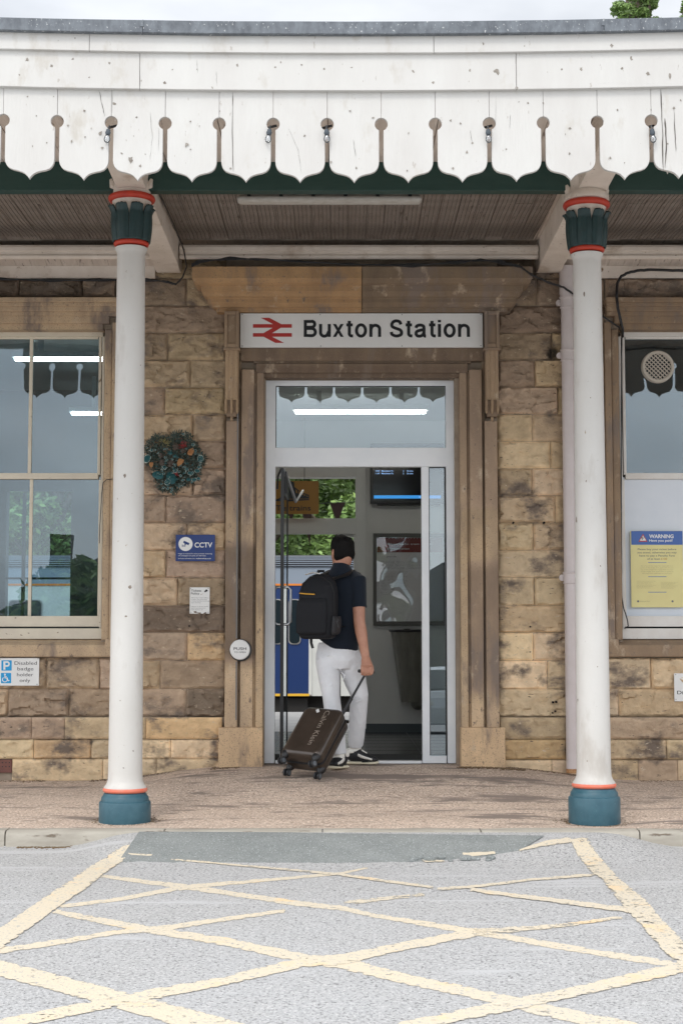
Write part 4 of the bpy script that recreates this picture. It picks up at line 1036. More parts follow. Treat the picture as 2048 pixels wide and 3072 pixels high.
# ================================================================ COLUMNS
MCH = mat('chip_grey', (.16, .13, .11), .8, var=(.34, .28, .22), vscale=60)
def column(px_mid, dz, side):
    Xc = P(px_mid, 1568, CYc).x
    zg = pave_z(Xc, CYc) - .03
    def z(py): return P(0, py, CYc).z
    lab = ('white iron column with green leafy capital, nearer the wreath and ticket signs' if side == 0 else 'white iron column with green leafy capital, standing in front of the drainpipe')
    t = thing('iron_column', lab, 'column', (Xc, CYc, 0), 'iron columns holding up the canopy')
    oy = -dz * 484                                   # picture shift of this column's mouldings
    zt_, zb_ = z(2402 - (14 if side else 0)), zg
    m = MB(); r = .158
    m.lathe(Xc, CYc, [(r - .004, zb_), (r, zb_ + .012), (r, zt_ - .012), (r - .003, zt_ - .003), (r - .010, zt_), (.146, zt_ + .002), (.144, zt_ + .022), (.141, zt_ + .028), (.136, zt_ + .032), (.130, zt_ + .044), (.122, zt_ + .052), (.11, zt_ + .056)], 40)
    m.obj('base', M['teal'], t, smooth=True, angle=28)
    m = MB(); zc = zt_ + .067; m.lathe(Xc, CYc, [(.118 + .018 * cos(a), zc + .016 * sin(a)) for a in [(-90 + 18 * i) * pi / 180 for i in range(11)]], 40)
    m.obj('base_ring', M['coral_paint'], t, smooth=True)
    zs0 = zc + .012; zs1 = z(748 - oy)
    pr = [(.130, zs0), (.128, zs0 + .008), (.116, zs0 + .022), (.107, zs0 + .045), (.1045, zs0 + .09)]
    for i in range(1, 12): pr.append((.1045 - .017 * i / 11, zs0 + .09 + (zs1 - .05 - zs0 - .09) * i / 11))
    pr += [(.089, zs1 - .03), (.094, zs1 - .016), (.100, zs1 - .006), (.101, zs1 + .006)]
    m = MB(); m.lathe(Xc, CYc, pr, 40); sh_ = m.obj('shaft', M['column_white'], t, smooth=True, angle=60)
    m = MB(); rq = random.Random(30 + side)      # chips, scuffs and rust showing through the paint
    spots_ = ((375, 1433, 5, 7), (392, 1763, 6, 6), (379, 1850, 4, 3), (343, 2335, 6, 5), (400, 2250, 2, 3), (352, 1500, 2, 3), (420, 1100, 2, 2), (362, 2100, 2, 2), (372, 2300, 3, 2)) if side == 0 else ((1728, 1560, 5, 11), (1735, 2100, 3, 5), (1832, 2348, 6, 7), (1757, 1448, 2, 4), (1752, 890, 3, 8), (1770, 1200, 2, 2), (1800, 1700, 2, 3), (1760, 2280, 2, 3), (1790, 2000, 2, 2))
    for px, py, a_, b_ in spots_:
        z0 = z(py); f_ = max(0, min(1, (z0 - zs0 - .09) / (zs1 - .05 - zs0 - .09))); R0_ = .1045 - .017 * f_ + .0006 + (.012 if z0 < zs0 + .05 else 0)
        xx = P(px, py, CYc - .09).x - Xc; xx = max(-R0_ * .95, min(R0_ * .95, xx)); th_ = math.asin(xx / R0_); n_p = 10; ph_ = rq.random() * 6
        V_ = []
        for i in range(n_p):
            k_ = .55 + .6 * rq.random(); th2 = th_ + a_ / 484 * k_ * cos(2 * pi * i / n_p + ph_) / R0_; V_.append((Xc + R0_ * sin(th2), CYc - R0_ * cos(th2), z0 + b_ / 484 * k_ * sin(2 * pi * i / n_p + ph_)))
        m.add(V_, [tuple(range(n_p))])
    m.obj('paint_chip', MCH, sh_)
    zr = z(733 - oy)
    m = MB(); m.lathe(Xc, CYc, [(.092 + .018 * cos(a), zr + .018 * sin(a)) for a in [(-90 + 18 * i) * pi / 180 for i in range(11)]], 40)
    m.obj('capital_ring', M['red_paint'], t, smooth=True)
    # bell of the capital: eight leaves with cream gaps above
    zb0, zb1 = zr + .010, z(606 - oy)
    H = zb1 - zb0
    m = MB(); m.lathe(Xc, CYc, [(.100, zb0), (.104, zb0 + H * .6), (.112, zb0 + H * .85), (.125, zb1)], 40); m.obj('bell', M['cream'], t, smooth=True)
    m = MB(); NL = 8
    for k in range(NL):
        th0 = 2 * pi * (k + .5) / NL + .12 * side
        def leaf(u, v, th0=th0):
            w = .98 if v < .62 else .98 - .22 * ss((v - .62) / .3)
            if v > .86: w *= math.sqrt(max(0, 1 - ((v - .86) / .15) ** 2))
            a = th0 + (u - .5) * 2 * pi / NL * w
            r = .106 + .012 * sin(v * pi * .9) + .010 * cos((u - .5) * pi) + (.030 * ss((v - .72) / .28)) - .003 * abs(sin(u * pi * 3))
            zz = zb0 + H * (.93 * v) - .020 * ss((v - .9) / .1)
            return (Xc + r * cos(a), CYc + r * sin(a), zz)
        m.grid(leaf, 12, 22)
    m.obj('leaf', M['dark_green'], t, smooth=True, angle=80, thick=.010)
    m = MB(); zq = zb1 + .004
    m.lathe(Xc, CYc, [(.128 + .020 * cos(a), zq + .013 + .021 * sin(a)) for a in [(-90 + 18 * i) * pi / 180 for i in range(11)]], 40)
    m.obj('capital_ring', M['red_paint'], t, smooth=True)
    m = MB(); za = zq + .030; fl = .118 if side == 0 else .142
    m.lathe(Xc, CYc, [(.116, za - .008), (fl, za + .012), (fl, za + .042), (.117, za + .066), (.112, za + .10), (.12, za + .16), (.13, ZB + .10)], 32)
    m.obj('neck', M['cream'], t, smooth=True, angle=50)
    m = MB(); zz = za + .07
    for sx in (-1, 1):
        m.tube([(Xc + sx * .08, CYc - .02, zz - .035), (Xc + sx * .115, CYc - .03, zz - .01), (Xc + sx * .128, CYc - .02, zz + .03), (Xc + sx * .11, CYc, zz + .09)], [.020, .026, .022, .015], 8)
    m.obj('bracket', M['cream'], t, smooth=True, bevel=.002)
column(385, 0, 0); column(1770, .038, 1)

# ================================================================ FESTOON BULBS
def bulb(px, tilt, lab):
    X = fx(px); Y = FY - .022; zt_ = fz(384)
    t = thing('festoon_bulb', lab, 'light bulb', (X, Y, zt_), 'festoon bulbs hanging at the valance')
    dx = tilt
    a = Vector((X, FY + .05, zt_ + .02)); b = Vector((X + dx * .2, Y + .004, zt_ + .004)); c = Vector((X + dx * .5, Y, zt_ - .016)); d = Vector((X + dx * .9, Y, zt_ - .045))
    m = MB(); m.tube([(X - .03, FY + .05, zt_ + .012), (X + .0, FY + .048, zt_ + .022), (X + .03, FY + .05, zt_ + .03)], .007, 8); m.tube([a, b, c], .005, 8); m.obj('lead_cable', M['cable'], t, smooth=True)
    m = MB(); ax = (d - c).normalized()
    m.tube([c - ax * .002, c, c + ax * .012, c + ax * .013, c + ax * .022, c + ax * .023, d], [.007, .0115, .0125, .0145, .0145, .013, .012], 14); m.obj('socket', mat_socket, t, smooth=True, angle=30)
    m = MB(); m.tube([d, d + ax * .006, d + ax * .016, d + ax * .028, d + ax * .038, d + ax * .044], [.009, .0115, .0165, .0175, .012, .003], 16); m.obj('glass_bulb', M['bulb'], t, smooth=True, angle=80)
    m = MB(); m.tube([d + Vector((-.003, 0, 0)), d + ax * .022 + Vector((-.005, 0, 0)), d + ax * .026, d + ax * .022 + Vector((.005, 0, 0)), d + Vector((.003, 0, 0))], .0012, 5); m.obj('filament', M['steel'], t)
mat_socket = mat('socket', (0.06, 0.075, 0.09), .5)
bulb(331, -.010, 'clear bulb hanging at the valance slot above the wreath-side column')
bulb(812, -.010, 'clear bulb hanging askew over the valance, above the red double arrow')
bulb(979, .002, 'clear bulb hanging upright over the valance, above the word of the town')
bulb(1461, .003, 'clear bulb at the valance above the end of the name board and lintel')
bulb(1949, .008, 'clear bulb at the peeling end of the valance, above the vent window')

# batten light under the canopy
Yl = -1.55
t = thing('batten_light', 'long unlit strip light with grimy diffuser under the canopy soffit', 'strip light', P(988, 600, Yl))
x0, x1 = P(712, 600, Yl).x, P(1264, 600, Yl).x; zc = P(0, 600, Yl).z
m = MB(); m.tube([(x0, Yl, zc), (x0 + .012, Yl, zc), (x0 + .03, Yl, zc), (x1 - .03, Yl, zc), (x1 - .012, Yl, zc), (x1, Yl, zc)], [(.03, .012), (.045, .024), (.05, .030), (.05, .030), (.045, .024), (.03, .012)], 20, side=(0, 1, 0))
m.obj('diffuser', M['tube_off'], t, smooth=True, angle=50)
m = MB(); m.box(x0 + .02, x1 - .02, Yl - .035, Yl + .05, zc + .025, zc + .062); m.box(x0 + .1, x1 - .1, Yl - .02, Yl + .02, zc + .063, ZS - .001); m.obj('tray', M['batten'], t, bevel=.003)
m = MB()
for k in range(6):
    xx = x0 + .08 + k * (x1 - x0 - .16) / 5; m.box(xx - .012, xx + .012, Yl - .052, Yl - .036, zc + .012, zc + .055)
m.obj('clip', M['black_plastic'], t)

# cables
def cable(name, lab, paths, r=.008, mt='cable'):
    m = MB(); rc = random.Random(len(lab))
    for path in paths:
        pts = [P(*q) for q in path]; fine = []
        for i in range(len(pts) - 1):
            for s in range(6):
                p = pts[i].lerp(pts[i + 1], s / 6); fine.append(p + Vector((0, rc.uniform(-.004, .004), rc.uniform(-.003, .003))))
        fine.append(pts[-1]); m.tube(fine, r, 7)
    return tag(m.obj(name, M[mt], smooth=True, angle=80), lab, 'cable')
bund = []
for k in range(6):
    d = (k - 2.5) * 1.8
    bund.append([(575, 796 + d, -.34), (600, 784 + d, -.35), (690, 776 - d, -.35), (780, 778 + d * .6, -.35), (900, 784 - d * .5, -.35), (1050, 793 + d * .4, -.35), (1240, 796 - d, -.35), (1370, 787 + d, -.35), (1440, 780 - d * .5, -.35), (1500, 786 + d, -.35), (1560, 800 + d * .5, -.35), (1590, 822 - d * .4, -.34), (1640, 846 + d * .4, -.33), (1690, 862 + d * .3, -.22), (1730, 890 + d * .3, -.16), (1800, 945 + d * .3, -.12), (1856, 982 + d * .2, -.10), (1866, 1008, -.02)])
m_ = cable('cable_bundle', 'sagging bundle of thin black cables draped along the cornice above the name board', bund, .0045)
side_b = []
for k in range(5):
    d = (k - 2) * 1.8
    side_b.append([(-700, 838 + d, -.09), (0, 837 + d, -.10), (150, 841 - d, -.10), (300, 840 + d, -.10), (440, 839 - d, -.10), (500, 845 + d * .6, -.10), (528, 853 + d * .5, -.12), (548, 832 + d * .3, -.20), (560, 800 + d * .3, -.30), (552, 750 + d * .2, -.42), (520, 670 + d * .2, -.95), (480, 585 + d * .2, -1.6), (455, 530 + d * .2, -2.0)])
cable('cable_bundle', 'black cable bundle running over the cream sash window and up beside the rafter', side_b, .005)
cable('thick_cable', 'thick single black cable looping down beside the vent window', [[(2300, 816, -.12), (2048, 813, -.12), (1950, 809, -.12), (1890, 815, -.12), (1862, 828, -.13), (1850, 850, -.14), (1848, 885, -.16), (1852, 925, -.16), (1860, 960, -.15), (1866, 985, -.12), (1866, 1010, -.04)]], .011)
cable('thin_cable', 'thin black cable following the edge of the vent window down to its sill', [[(1864, 1010, .06), (1862, 1200, .06), (1862, 1500, .06), (1862, 1560, .05), (1863, 1700, .05), (1862, 1780, .05), (1868, 1820, .04), (1880, 1858, .03), (1883, 1878, .03), (1872, 1886, .03)]], .0045)
cable('thin_cable', 'thin black wire from the wall down the jamb of the cream sash window', [[(338, 1438, -.065), (320, 1438, -.065), (310, 1448, -.05), (306, 1480, -.04), (303, 1530, -.035), (300, 1580, -.035), (299, 1630, -.035)]], .003)

# drainpipe
Xp = P(1708, 1600, -.12).x
t = thing('drainpipe', 'pale cast iron drainpipe with bolted collars and a rusty foot', 'drainpipe', (Xp, -.12, 0))
r = .047; zbot = P(0, 2318, -.12).z
m = MB(); m.lathe(Xp, -.12, [(r, zbot), (r, P(0, 900, -.12).z)], 24); m.lathe(Xp, -.12, [(r - .002, P(0, 901, -.12).z), (r + .01, P(0, 880, -.12).z), (r + .01, P(0, 800, -.12).z)], 24); m.obj('pipe', M['pipe'], t, smooth=True, angle=50)
for py in (908, 1066, 1733):
    zc = P(0, py, -.12).z; m = MB()
    m.lathe(Xp, -.12, [(r, zc - .045), (r + .008, zc - .043), (r + .008, zc - .036), (r + .004, zc - .034), (r + .005, zc + .03), (r + .011, zc + .034), (r + .011, zc + .042), (r, zc + .044)], 24)
    cl = m.obj('collar', M['pipe'], t, smooth=True, angle=30)
    m = MB()
    for sx in (-1, 1):
        m.tube([(Xp + sx * (r + .012), -.118, zc), (Xp + sx * (r + .012), -.095, zc)], .024, 14); m.box(Xp + min(sx * (r + .012), 0), Xp + max(0, sx * (r + .012)), -.112, -.098, zc - .02, zc + .02)
        m.tube([(Xp + sx * (r + .013), -.127, zc), (Xp + sx * (r + .013), -.011, zc)], .007, 8)
    m.obj('lug', M['pipe'], cl, smooth=True, angle=40)
m = MB(); m.lathe(Xp, -.12, [(r + .001, zbot - .001), (r + .0015, zbot + .01), (r + .0008, zbot + .03)], 24); m.obj('rusty_foot', mat('rust', (.28, .11, .03), .8, var=(.5, .3, .15), vscale=60), t)

# ================================================================ SIGNS
def plate(name, lab, cat, a, b, Y, th, mt, bev=.0015, group=None):
    t = thing(name, lab, cat, P((a[0] + b[0]) / 2, (a[1] + b[1]) / 2, Y + th), group)
    m = MB(); m.pbox(a, b, Y, th); m.obj('board', M[mt], t, bevel=bev); return t
def screws(t, pts, Y, r=.004, mt='ink_grey'):
    m = MB()
    for px, py in pts:
        p = P(px, py, Y); m.disc((p.x, p.z), r, Y - .0015, Y, 10)
    m.obj('screw', M[mt], t)
YS = -.098
t = plate('station_name_sign', 'long white name board with black words and red double arrow above the entrance', 'sign', (721, 940), (1447, 1042), YS, .022, 'sign_white')
def q4(x, y): p = P(640 + x / 1.742, 880 + y / 1.742, YS - .0012); return (p.x, p.z)
m = MB()
for j, poly in enumerate(([(207, 161), (312, 161), (352, 161), (410, 161), (410, 180), (207, 180)], [(207, 208), (410, 208), (410, 227), (207, 227)],
             [(248, 128), (292, 128), (356, 161.2), (312, 161.2)], [(310, 179.8), (352, 179.8), (352, 180), (306, 208.2), (262, 208.2)], [(262, 226.8), (306, 226.8), (370, 259), (324, 259)])):
    m.prism([q4(*p) for p in poly][::-1], YS - .0014 - j * .00012, YS - .0002)
m.obj('double_arrow', M['logo_red'], t)
# lettering drawn as strokes, close to the sign's own grotesque face
def stroke(m, pts, w, O, k, y, closed=False):
    n = len(pts); vs = []
    for i in range(n):
        a = Vector(pts[(i - 1) % n] if closed or i else pts[0]); b = Vector(pts[i]); c = Vector(pts[(i + 1) % n] if closed or i < n - 1 else pts[-1])
        t1 = (b - a).normalized() if (b - a).length > 1e-9 else (c - b).normalized()
        t2 = (c - b).normalized() if (c - b).length > 1e-9 else t1
        tt = (t1 + t2).normalized(); nn = Vector((-tt.y, tt.x)); sc_ = 1 / max(.5, nn.dot(Vector((-t1.y, t1.x))))
        vs += [b + nn * (w / 2 * sc_), b - nn * (w / 2 * sc_)]
    V = [(O[0] + v.x * k, y, O[1] + v.y * k) for v in vs]
    rng = n if closed else n - 1
    m.add(V, [(2 * i, 2 * i + 1, (2 * i + 3) % (2 * n), (2 * i + 2) % (2 * n)) for i in range(rng)])
def arc(cx, cy, rx, ry, a0, a1, n=14): return [(cx + rx * cos(radians(a0 + (a1 - a0) * i / n)), cy + ry * sin(radians(a0 + (a1 - a0) * i / n))) for i in range(n + 1)]
def spline(ps, n=8):
    out = []; q = [ps[0]] + ps + [ps[-1]]
    for i in range(1, len(q) - 2):
        for s in range(n):
            t = s / n; p0, p1, p2, p3 = q[i - 1], q[i], q[i + 1], q[i + 2]
            out.append(tuple(.5 * ((2 * p1[c]) + (-p0[c] + p2[c]) * t + (2 * p0[c] - 5 * p1[c] + 4 * p2[c] - p3[c]) * t * t + (-p0[c] + 3 * p1[c] - 3 * p2[c] + p3[c]) * t ** 3) for c in (0, 1)))
    out.append(ps[-1]); return out
W_ = .178; h = W_ / 2; X_ = .765
GL = {
 'B': (.74, [[(h, 0), (h, 1)], [(h, 1 - h), (.44, 1 - h)] + arc(.44, .745 + .005, .185, .178, 90, -90)[1:] + [(h, .565)], [(h, .5), (.46, .5)] + arc(.46, .287, .2, .213, 90, -90)[1:] + [(h, h)]]),
 'u': (.66, [[(h, X_), (h, .26)] + arc(.30, .26, .30 - h, .26 - .045, 180, 330, 12)[1:] + [(.56, .33)], [(.585, X_), (.585, 0)]]),
 'x': (.62, []), 't': (.38, [[(.19, .95), (.19, .22)] + arc(.33, .20, .14, .14, 180, 270, 6) + [(.40, .06)], [(.02, X_ - .055), (.38, X_ - .055)]]),
 'o': (.69, ['O']), 'n': (.66, [[(h, 0), (h, X_)], [(.10, .46)] + arc(.345, .46, .24, .225, 165, 0, 12) + [(.585, 0)]]),
 'S': (.74, [spline([(.085, .30), (.13, .145), (.36, .055), (.60, .12), (.655, .27), (.58, .41), (.36, .50), (.15, .60), (.11, .74), (.19, .885), (.36, .945), (.55, .89), (.62, .73)])]),
 'a': (.68, [spline([(.09, .53), (.15, .65), (.33, .70), (.50, .65), (.545, .52), (.545, .18), (.58, .06), (.66, .045)]), spline([(.545, .43), (.36, .40), (.16, .33), (.095, .20), (.16, .075), (.31, .045), (.46, .11), (.545, .25)])]),
 'i': (.20, [[(.10, 0), (.10, X_)], [(.10, .86), (.10, 1.0)]]), ' ': (.36, [])}
m = MB(); n_ = 0
def word(s, px0, px1, base, cap):
    global n_
    tot = sum(GL[c][0] for c in s) + .13 * (len(s) - 1)
    a = P(px0, base, YS); b = P(px1, base, YS); kx = (b.x - a.x) / tot; kz = P(0, base - cap, YS).z - P(0, base, YS).z
    x = 0
    for c in s:
        wd, st = GL[c]; tmp = MB()
        for sq in st:
            y_ = YS - .0014 - .00006 * (n_ % 7); n_ += 1
            if sq == 'O': stroke(tmp, arc(.345, X_ / 2 - .002, .345 - h, X_ / 2 + .01 - h + .03, 0, 360, 32)[:-1], W_, (0, 0), 1, y_, True)
            else: stroke(tmp, sq, W_, (0, 0), 1, y_)
        if c == 'x':
            for pl in ([(0, X_), (.18, X_), (.62, 0), (.44, 0)], [(.44, X_), (.62, X_), (.18, 0), (0, 0)]):
                y_ = YS - .0014 - .00006 * (n_ % 7); n_ += 1; tmp.add([(p[0], y_, p[1]) for p in pl], [(0, 1, 2, 3)])
        m.add([(a.x + (x + v.x) * kx, v.y, a.z + v.z * kz) for v in tmp.v], tmp.f); x += wd + .13
word('Buxton', 911, 1142, 1011, 51); word('Station', 1169, 1408, 1011, 51)
m.obj('lettering', M['ink'], t)
screws(t, [(727, 943), (960, 944), (1205, 944), (1441, 943), (727, 1038), (962, 1038), (1205, 1038), (1441, 1037)], YS)

t = plate('cctv_sign', 'blue rectangular camera notice with a white round symbol on the stone wall', 'sign', (527.5, 1604), (645, 1683.5), -.052, .010, 'sign_blue')
Yt = -.0535
p = P(557, 1632, Yt); m = MB(); m.disc((p.x, p.z), .053, Yt, -.052, 40)
m.text('CCTV', P(584, 1640, Yt).x, P(0, 1642, Yt).z, Yt, .0385, width=P(637, 1640, Yt).x - P(584, 1640, Yt).x, bold=.02)
m.obj('lettering', M['sign_white'], t)
m = MB()
for i, (s_, y_, w_, bd) in enumerate((('Images are recorded for crime prevention, monitoring', 1662.5, 101, .004), ('and investigation and public and staff safety.', 1668.5, 83, .004), ('For further information visit:', 1677, 50, .004), ('northernrailway.co.uk', 1677, 45, .02))):
    xs_ = 535 if i < 3 else 588
    m.text(s_, P(xs_, y_, Yt).x, P(0, y_, Yt).z, Yt, .0088, width=w_ / 397.0, bold=bd)
m.obj('small_print', M['sign_white'], t)
def qc(x, y): q = P(500 + x / 4.9, 1560 + y / 4.9, -.0540); return (q.x, q.z)
m = MB()
for i, pl in enumerate(([(256, 303), (336, 340), (324, 372), (243, 333)], [(228, 360), (236, 360), (236, 397), (228, 397)], [(236, 370), (280, 370), (280, 375), (236, 375)], [(258, 375), (264, 375), (264, 390), (258, 390)], [(240, 386), (280, 386), (280, 391), (240, 391)], [(262, 344), (284, 354), (284, 372), (270, 372)])):
    m.prism([qc(*q) for q in pl][::-1], -.0541 - .0002 * i, -.0536)
m.obj('camera_symbol', M['sign_blue'], t)

t = plate('tickets_policy_sign', 'small white ticket notice with tiny grey print below the blue camera notice', 'sign', (569.5, 1762), (629, 1841), -.052, .008, 'sign_white')
m = MB(); m.text('Tickets', P(573.5, 1775, Yt).x, P(0, 1775, Yt).z, Yt, .0165, width=30.5 / 397, bold=.006); m.text('Policy', P(573.5, 1783.5, Yt).x, P(0, 1783.5, Yt).z, Yt, .0165, width=25 / 397, bold=.006)
m.prism([qc(*q) for q in [(550, 1050), (585, 1018), (606, 1035), (600, 1050), (588, 1050), (568, 1064)]][::-1], Yt - .0006, Yt + .0014)
m.obj('lettering', M['ink'], t)
m = MB()
for i, s_ in enumerate(('When the Ticket Office', 'is open, you must buy', 'a ticket before starting', 'your journey.', '', 'Failure to do so could', 'lead to prosecution', 'under Byelaw 18')):
    if s_: m.text(s_, P(573.5, 1800, Yt).x, P(0, 1793.5 + i * 4.8 + (2 if i > 4 else 0), Yt).z - .003, Yt, .0072, width=len(s_) * 2.28 / 397)
m.obj('small_print', M['ink_grey'], t); screws(t, [(573, 1765.5), (625, 1765), (574, 1837), (625, 1837)], -.052, .003)

def dis_sign(px0, py0, lab):
    a = (px0, py0); b = (px0 + 126, py0 + 83); Yp = -.050
    t = plate('disabled_parking_sign', lab, 'sign', a, b, Yp, .008, 'sign_white', group='badge holder parking signs under the windows')
    s = 1 / 6.03
    def q(x, y): p = P(px0 + 8 + x * s, py0 + (y - 140) * s, Yp); return (p.x, p.z)
    m = MB()
    def rsq(x0, y0, x1, y1, r=14):
        o = []
        for cx, cy, a0 in ((x1 - r, y0 + r, -90), (x1 - r, y1 - r, 0), (x0 + r, y1 - r, 90), (x0 + r, y0 + r, 180)):
            o += [(cx + r * cos(radians(a0 + 22.5 * i)), cy + r * sin(radians(a0 + 22.5 * i))) for i in range(5)]
        m.prism([q(*p) for p in o][::-1], Yp - .0012, Yp)
    rsq(32, 182, 218, 368); rsq(22, 410, 208, 596)
    m.obj('blue_panel', M['cyan'], t)
    m = MB(); p0 = q(66, 350)
    wcol = M['sign_white']
    m.prism([q(*p) for p in [(68, 350), (68, 200), (104, 200), (104, 350)]][::-1], Yp - .0022, Yp - .0011)
    tmp = [(86, 213), (140, 213)] + arc(140, 248, 30, 35, -90, 90, 10)[1:] + [(86, 284)]
    def st(pts, w_, yy, cl=False):
        o = MB(); stroke(o, [(x, -y) for x, y in pts], w_, (0, 0), 1, yy, cl)
        m.add([(q(v.x, -v.z)[0], yy, q(v.x, -v.z)[1]) for v in o.v], o.f)
    st(tmp, 30, Yp - .0021)
    c_ = q(96, 437); m.disc(c_, .0066, Yp - .0022, Yp - .0011, 14)
    st([(96, 450), (96, 500), (140, 500), (152, 552), (178, 544)], 15, Yp - .0023)
    st([(96, 474), (132, 474)], 12, Yp - .0020); st(arc(94, 530, 42, 42, 240, -40, 20), 13, Yp - .0019)
    m.obj('white_symbol', wcol, t)
    m = MB()
    for s_, cx, by, w_ in (('Disabled', 470, 262, 400), ('badge', 466, 364, 288), ('holder', 460, 470, 290), ('only', 456, 574, 188)):
        p = q(cx, by); m.text(s_, p[0], p[1], Yp - .0012, .0265, 'CENTER', width=w_ * s / 397, bold=-.004)
    m.obj('lettering', M['ink'], t); screws(t, [(px0 + 10 - 0, py0 + 3), (px0 + 123, py0 + 2), (px0 + 8, py0 + 80), (px0 + 120, py0 + 79)], Yp, .0035)
dis_sign(-8, 1974, 'white badge holder parking sign with blue squares below the cream sash window')
def dis_sign2():
    Yp = -.050; t = plate('disabled_parking_sign', 'white badge holder parking sign cut by the photo edge, below the vent window', 'sign', (2021, 2020), (2166, 2104), Yp, .008, 'sign_white', group='badge holder parking signs under the windows')
    m = MB()
    for s_, cx, by, w_ in (('Disabled badge', 2094, 2082.5, 128), ('holder only', 2094, 2099, 92)):
        p = P(cx, by, Yp); m.text(s_, p.x, p.z, Yp - .0012, .0265, 'CENTER', width=w_ / 397, bold=.004)
    m.obj('lettering', M['ink'], t)
    m = MB()
    for x in (2068, 2098): m.pbox((x, 2030), (x + 24, 2054), Yp - .0012, .0011)
    m.obj('blue_panel', M['cyan'], t)
    m = MB(); p = P(2075, 2050, Yp); m.text('P', p.x, p.z, Yp - .002, .038, bold=.03)
    o = MB(); stroke(o, [(0, .9), (0, .5), (.4, .5), (.5, .1), (.7, .15)], .14, (0, 0), 1, 0); stroke(o, arc(0, .32, .3, .3, 110, 380), .12, (0, 0), 1, -.0002); c0 = P(2106, 2053, Yp)
    m.add([(c0.x + v.x * .05, Yp - .002 + v.y, c0.z + v.z * .05) for v in o.v], o.f); m.obj('white_symbol', M['sign_white'], t)
    screws(t, [(2025, 2024), (2026, 2098)], Yp, .0035)
dis_sign2()

# warning poster on the clouded pane
Yw = .105
t = plate('warning_poster', 'yellow and blue fare warning poster on the clouded window pane', 'poster', (1891, 1593), (2047, 1822), Yw, .0025, 'poster_yellow', 0)
k = 6.92
def qw(x, y): p = P(1860 + x / k, 1560 + y / k, Yw); return (p.x, p.z)
m = MB(); a, b = qw(217, 230), qw(1286, 515); m.box(a[0], b[0], Yw - .0012, Yw - .0001, b[1], a[1]); m.obj('blue_header', M['poster_blue'], t)
m = MB()
p = qw(592, 375); m.text('WARNING', p[0], p[1], Yw - .0018, .0285, width=512 / k / 397, bold=.03)
p = qw(592, 448); m.text('Have you paid?', p[0], p[1], Yw - .0018, .0175, width=492 / k / 397, bold=.02)
m.prism([qw(395, 430), qw(530, 430), qw(463, 318)], Yw - .0030, Yw - .0026); m.obj('heading', M['sign_white'], t)
m = MB(); m.prism([qw(368, 452), qw(556, 452), qw(463, 285)], Yw - .0024, Yw - .0013); m.obj('warning_triangle', M['logo_red'], t)
m = MB(); m.prism([qw(432, 360), qw(462, 340), qw(470, 350), qw(448, 380), qw(468, 390), qw(450, 412), qw(432, 400)], Yw - .0035, Yw - .0031)
m.prism([qw(455, 395), qw(492, 345), qw(498, 352), qw(462, 402)], Yw - .0037, Yw - .0031)
p = qw(363, 1688); m.disc(p, .008, Yw - .002, Yw, 14); p = qw(1077, 1688); m.disc(p, .008, Yw - .002, Yw, 14)
m.obj('symbol', M['ink_grey'], t)
m = MB()
for s_, by, w_ in (('Please buy your ticket before', 625, 806), ('you travel, otherwise you may', 692, 824), ('have to pay a Penalty Fare', 758, 742)):
    p = qw(755, by); m.text(s_, p[0], p[1], Yw - .001, .0145, 'CENTER', width=w_ / k / 397, bold=.006)
p = qw(553, 825); m.text('of at least', p[0], p[1], Yw - .001, .0145, width=270 / k / 397, bold=.006)
m.obj('lettering', M['ink_grey'], t)
m = MB(); p = qw(836, 825); m.text('\u00a3100', p[0], p[1], Yw - .001, .0145, width=128 / k / 397, bold=.006); m.obj('price', M['orange_ink'], t)
m = MB()
for y0 in (881, 1177, 1498):
    a, b = qw(572, y0 - 5), qw(950, y0 + 6); m.box(a[0], b[0], Yw - .001, Yw - .0001, b[1], a[1])
m.obj('rule', M['poster_blue'], t)
m = MB()
for i in range(5): p = qw(755, 962 + i * 39); m.text('the price of the single fare applicable to your journey'[i * 3:44 + i * 2], p[0], p[1], Yw - .001, .0075, 'CENTER', width=(680 - 60 * (i == 4)) / k / 397)
for i in range(6):
    p = qw(332, 1275 + i * 28); m.text('penalty fares apply at this station and on trains', p[0], p[1], Yw - .001, .0048, width=(395 - 50 * (i % 3)) / k / 397)
    p = qw(836, 1300 + i * 24); m.text('if you travel without a valid ticket for the journey', p[0], p[1], Yw - .001, .0048, width=(350 - 45 * (i % 3)) / k / 397)
p = qw(400, 1698); m.text('National Rail', p[0], p[1], Yw - .001, .009, width=205 / k / 397)
m.obj('small_print', M['faded'], t)

# push plate
pc = P(720, 1949, -.10)
t = thing('push_button', 'round white push to open button on the door pilaster', 'door button', (pc.x, -.08, pc.z))
m = MB(); m.disc((pc.x + .004, pc.z - .004), .083, -.090, -.075, 40); m.obj('ring', M['black_plastic'], t, bevel=.003)
m = MB(); m.disc((pc.x, pc.z), .075, -.108, -.0905, 48); m.obj('face', M['sign_white'], t, bevel=.012, seg=4, smooth=True)
m = MB(); pp = P(720, 1950, -.1085); m.text('PUSH', pp.x, pp.z + .0, -.1087, .021, 'CENTER', width=.094, bold=.01); m.text('TO OPEN', pp.x, pp.z - .022, -.1087, .0115, 'CENTER', width=.086, bold=.008); m.obj('lettering', M['ink'], t)
m = MB(); xa = P(712, 1700, -.09).x
m.box(xa - .008, xa + .002, -.088, -.0755, P(0, 1915, -.09).z, P(0, 1220, -.09).z); m.box(xa - .008, xa + .002, -.088, -.0755, P(0, 2160, -.09).z, P(0, 1985, -.09).z); m.obj('conduit', M['ink_grey'], t)

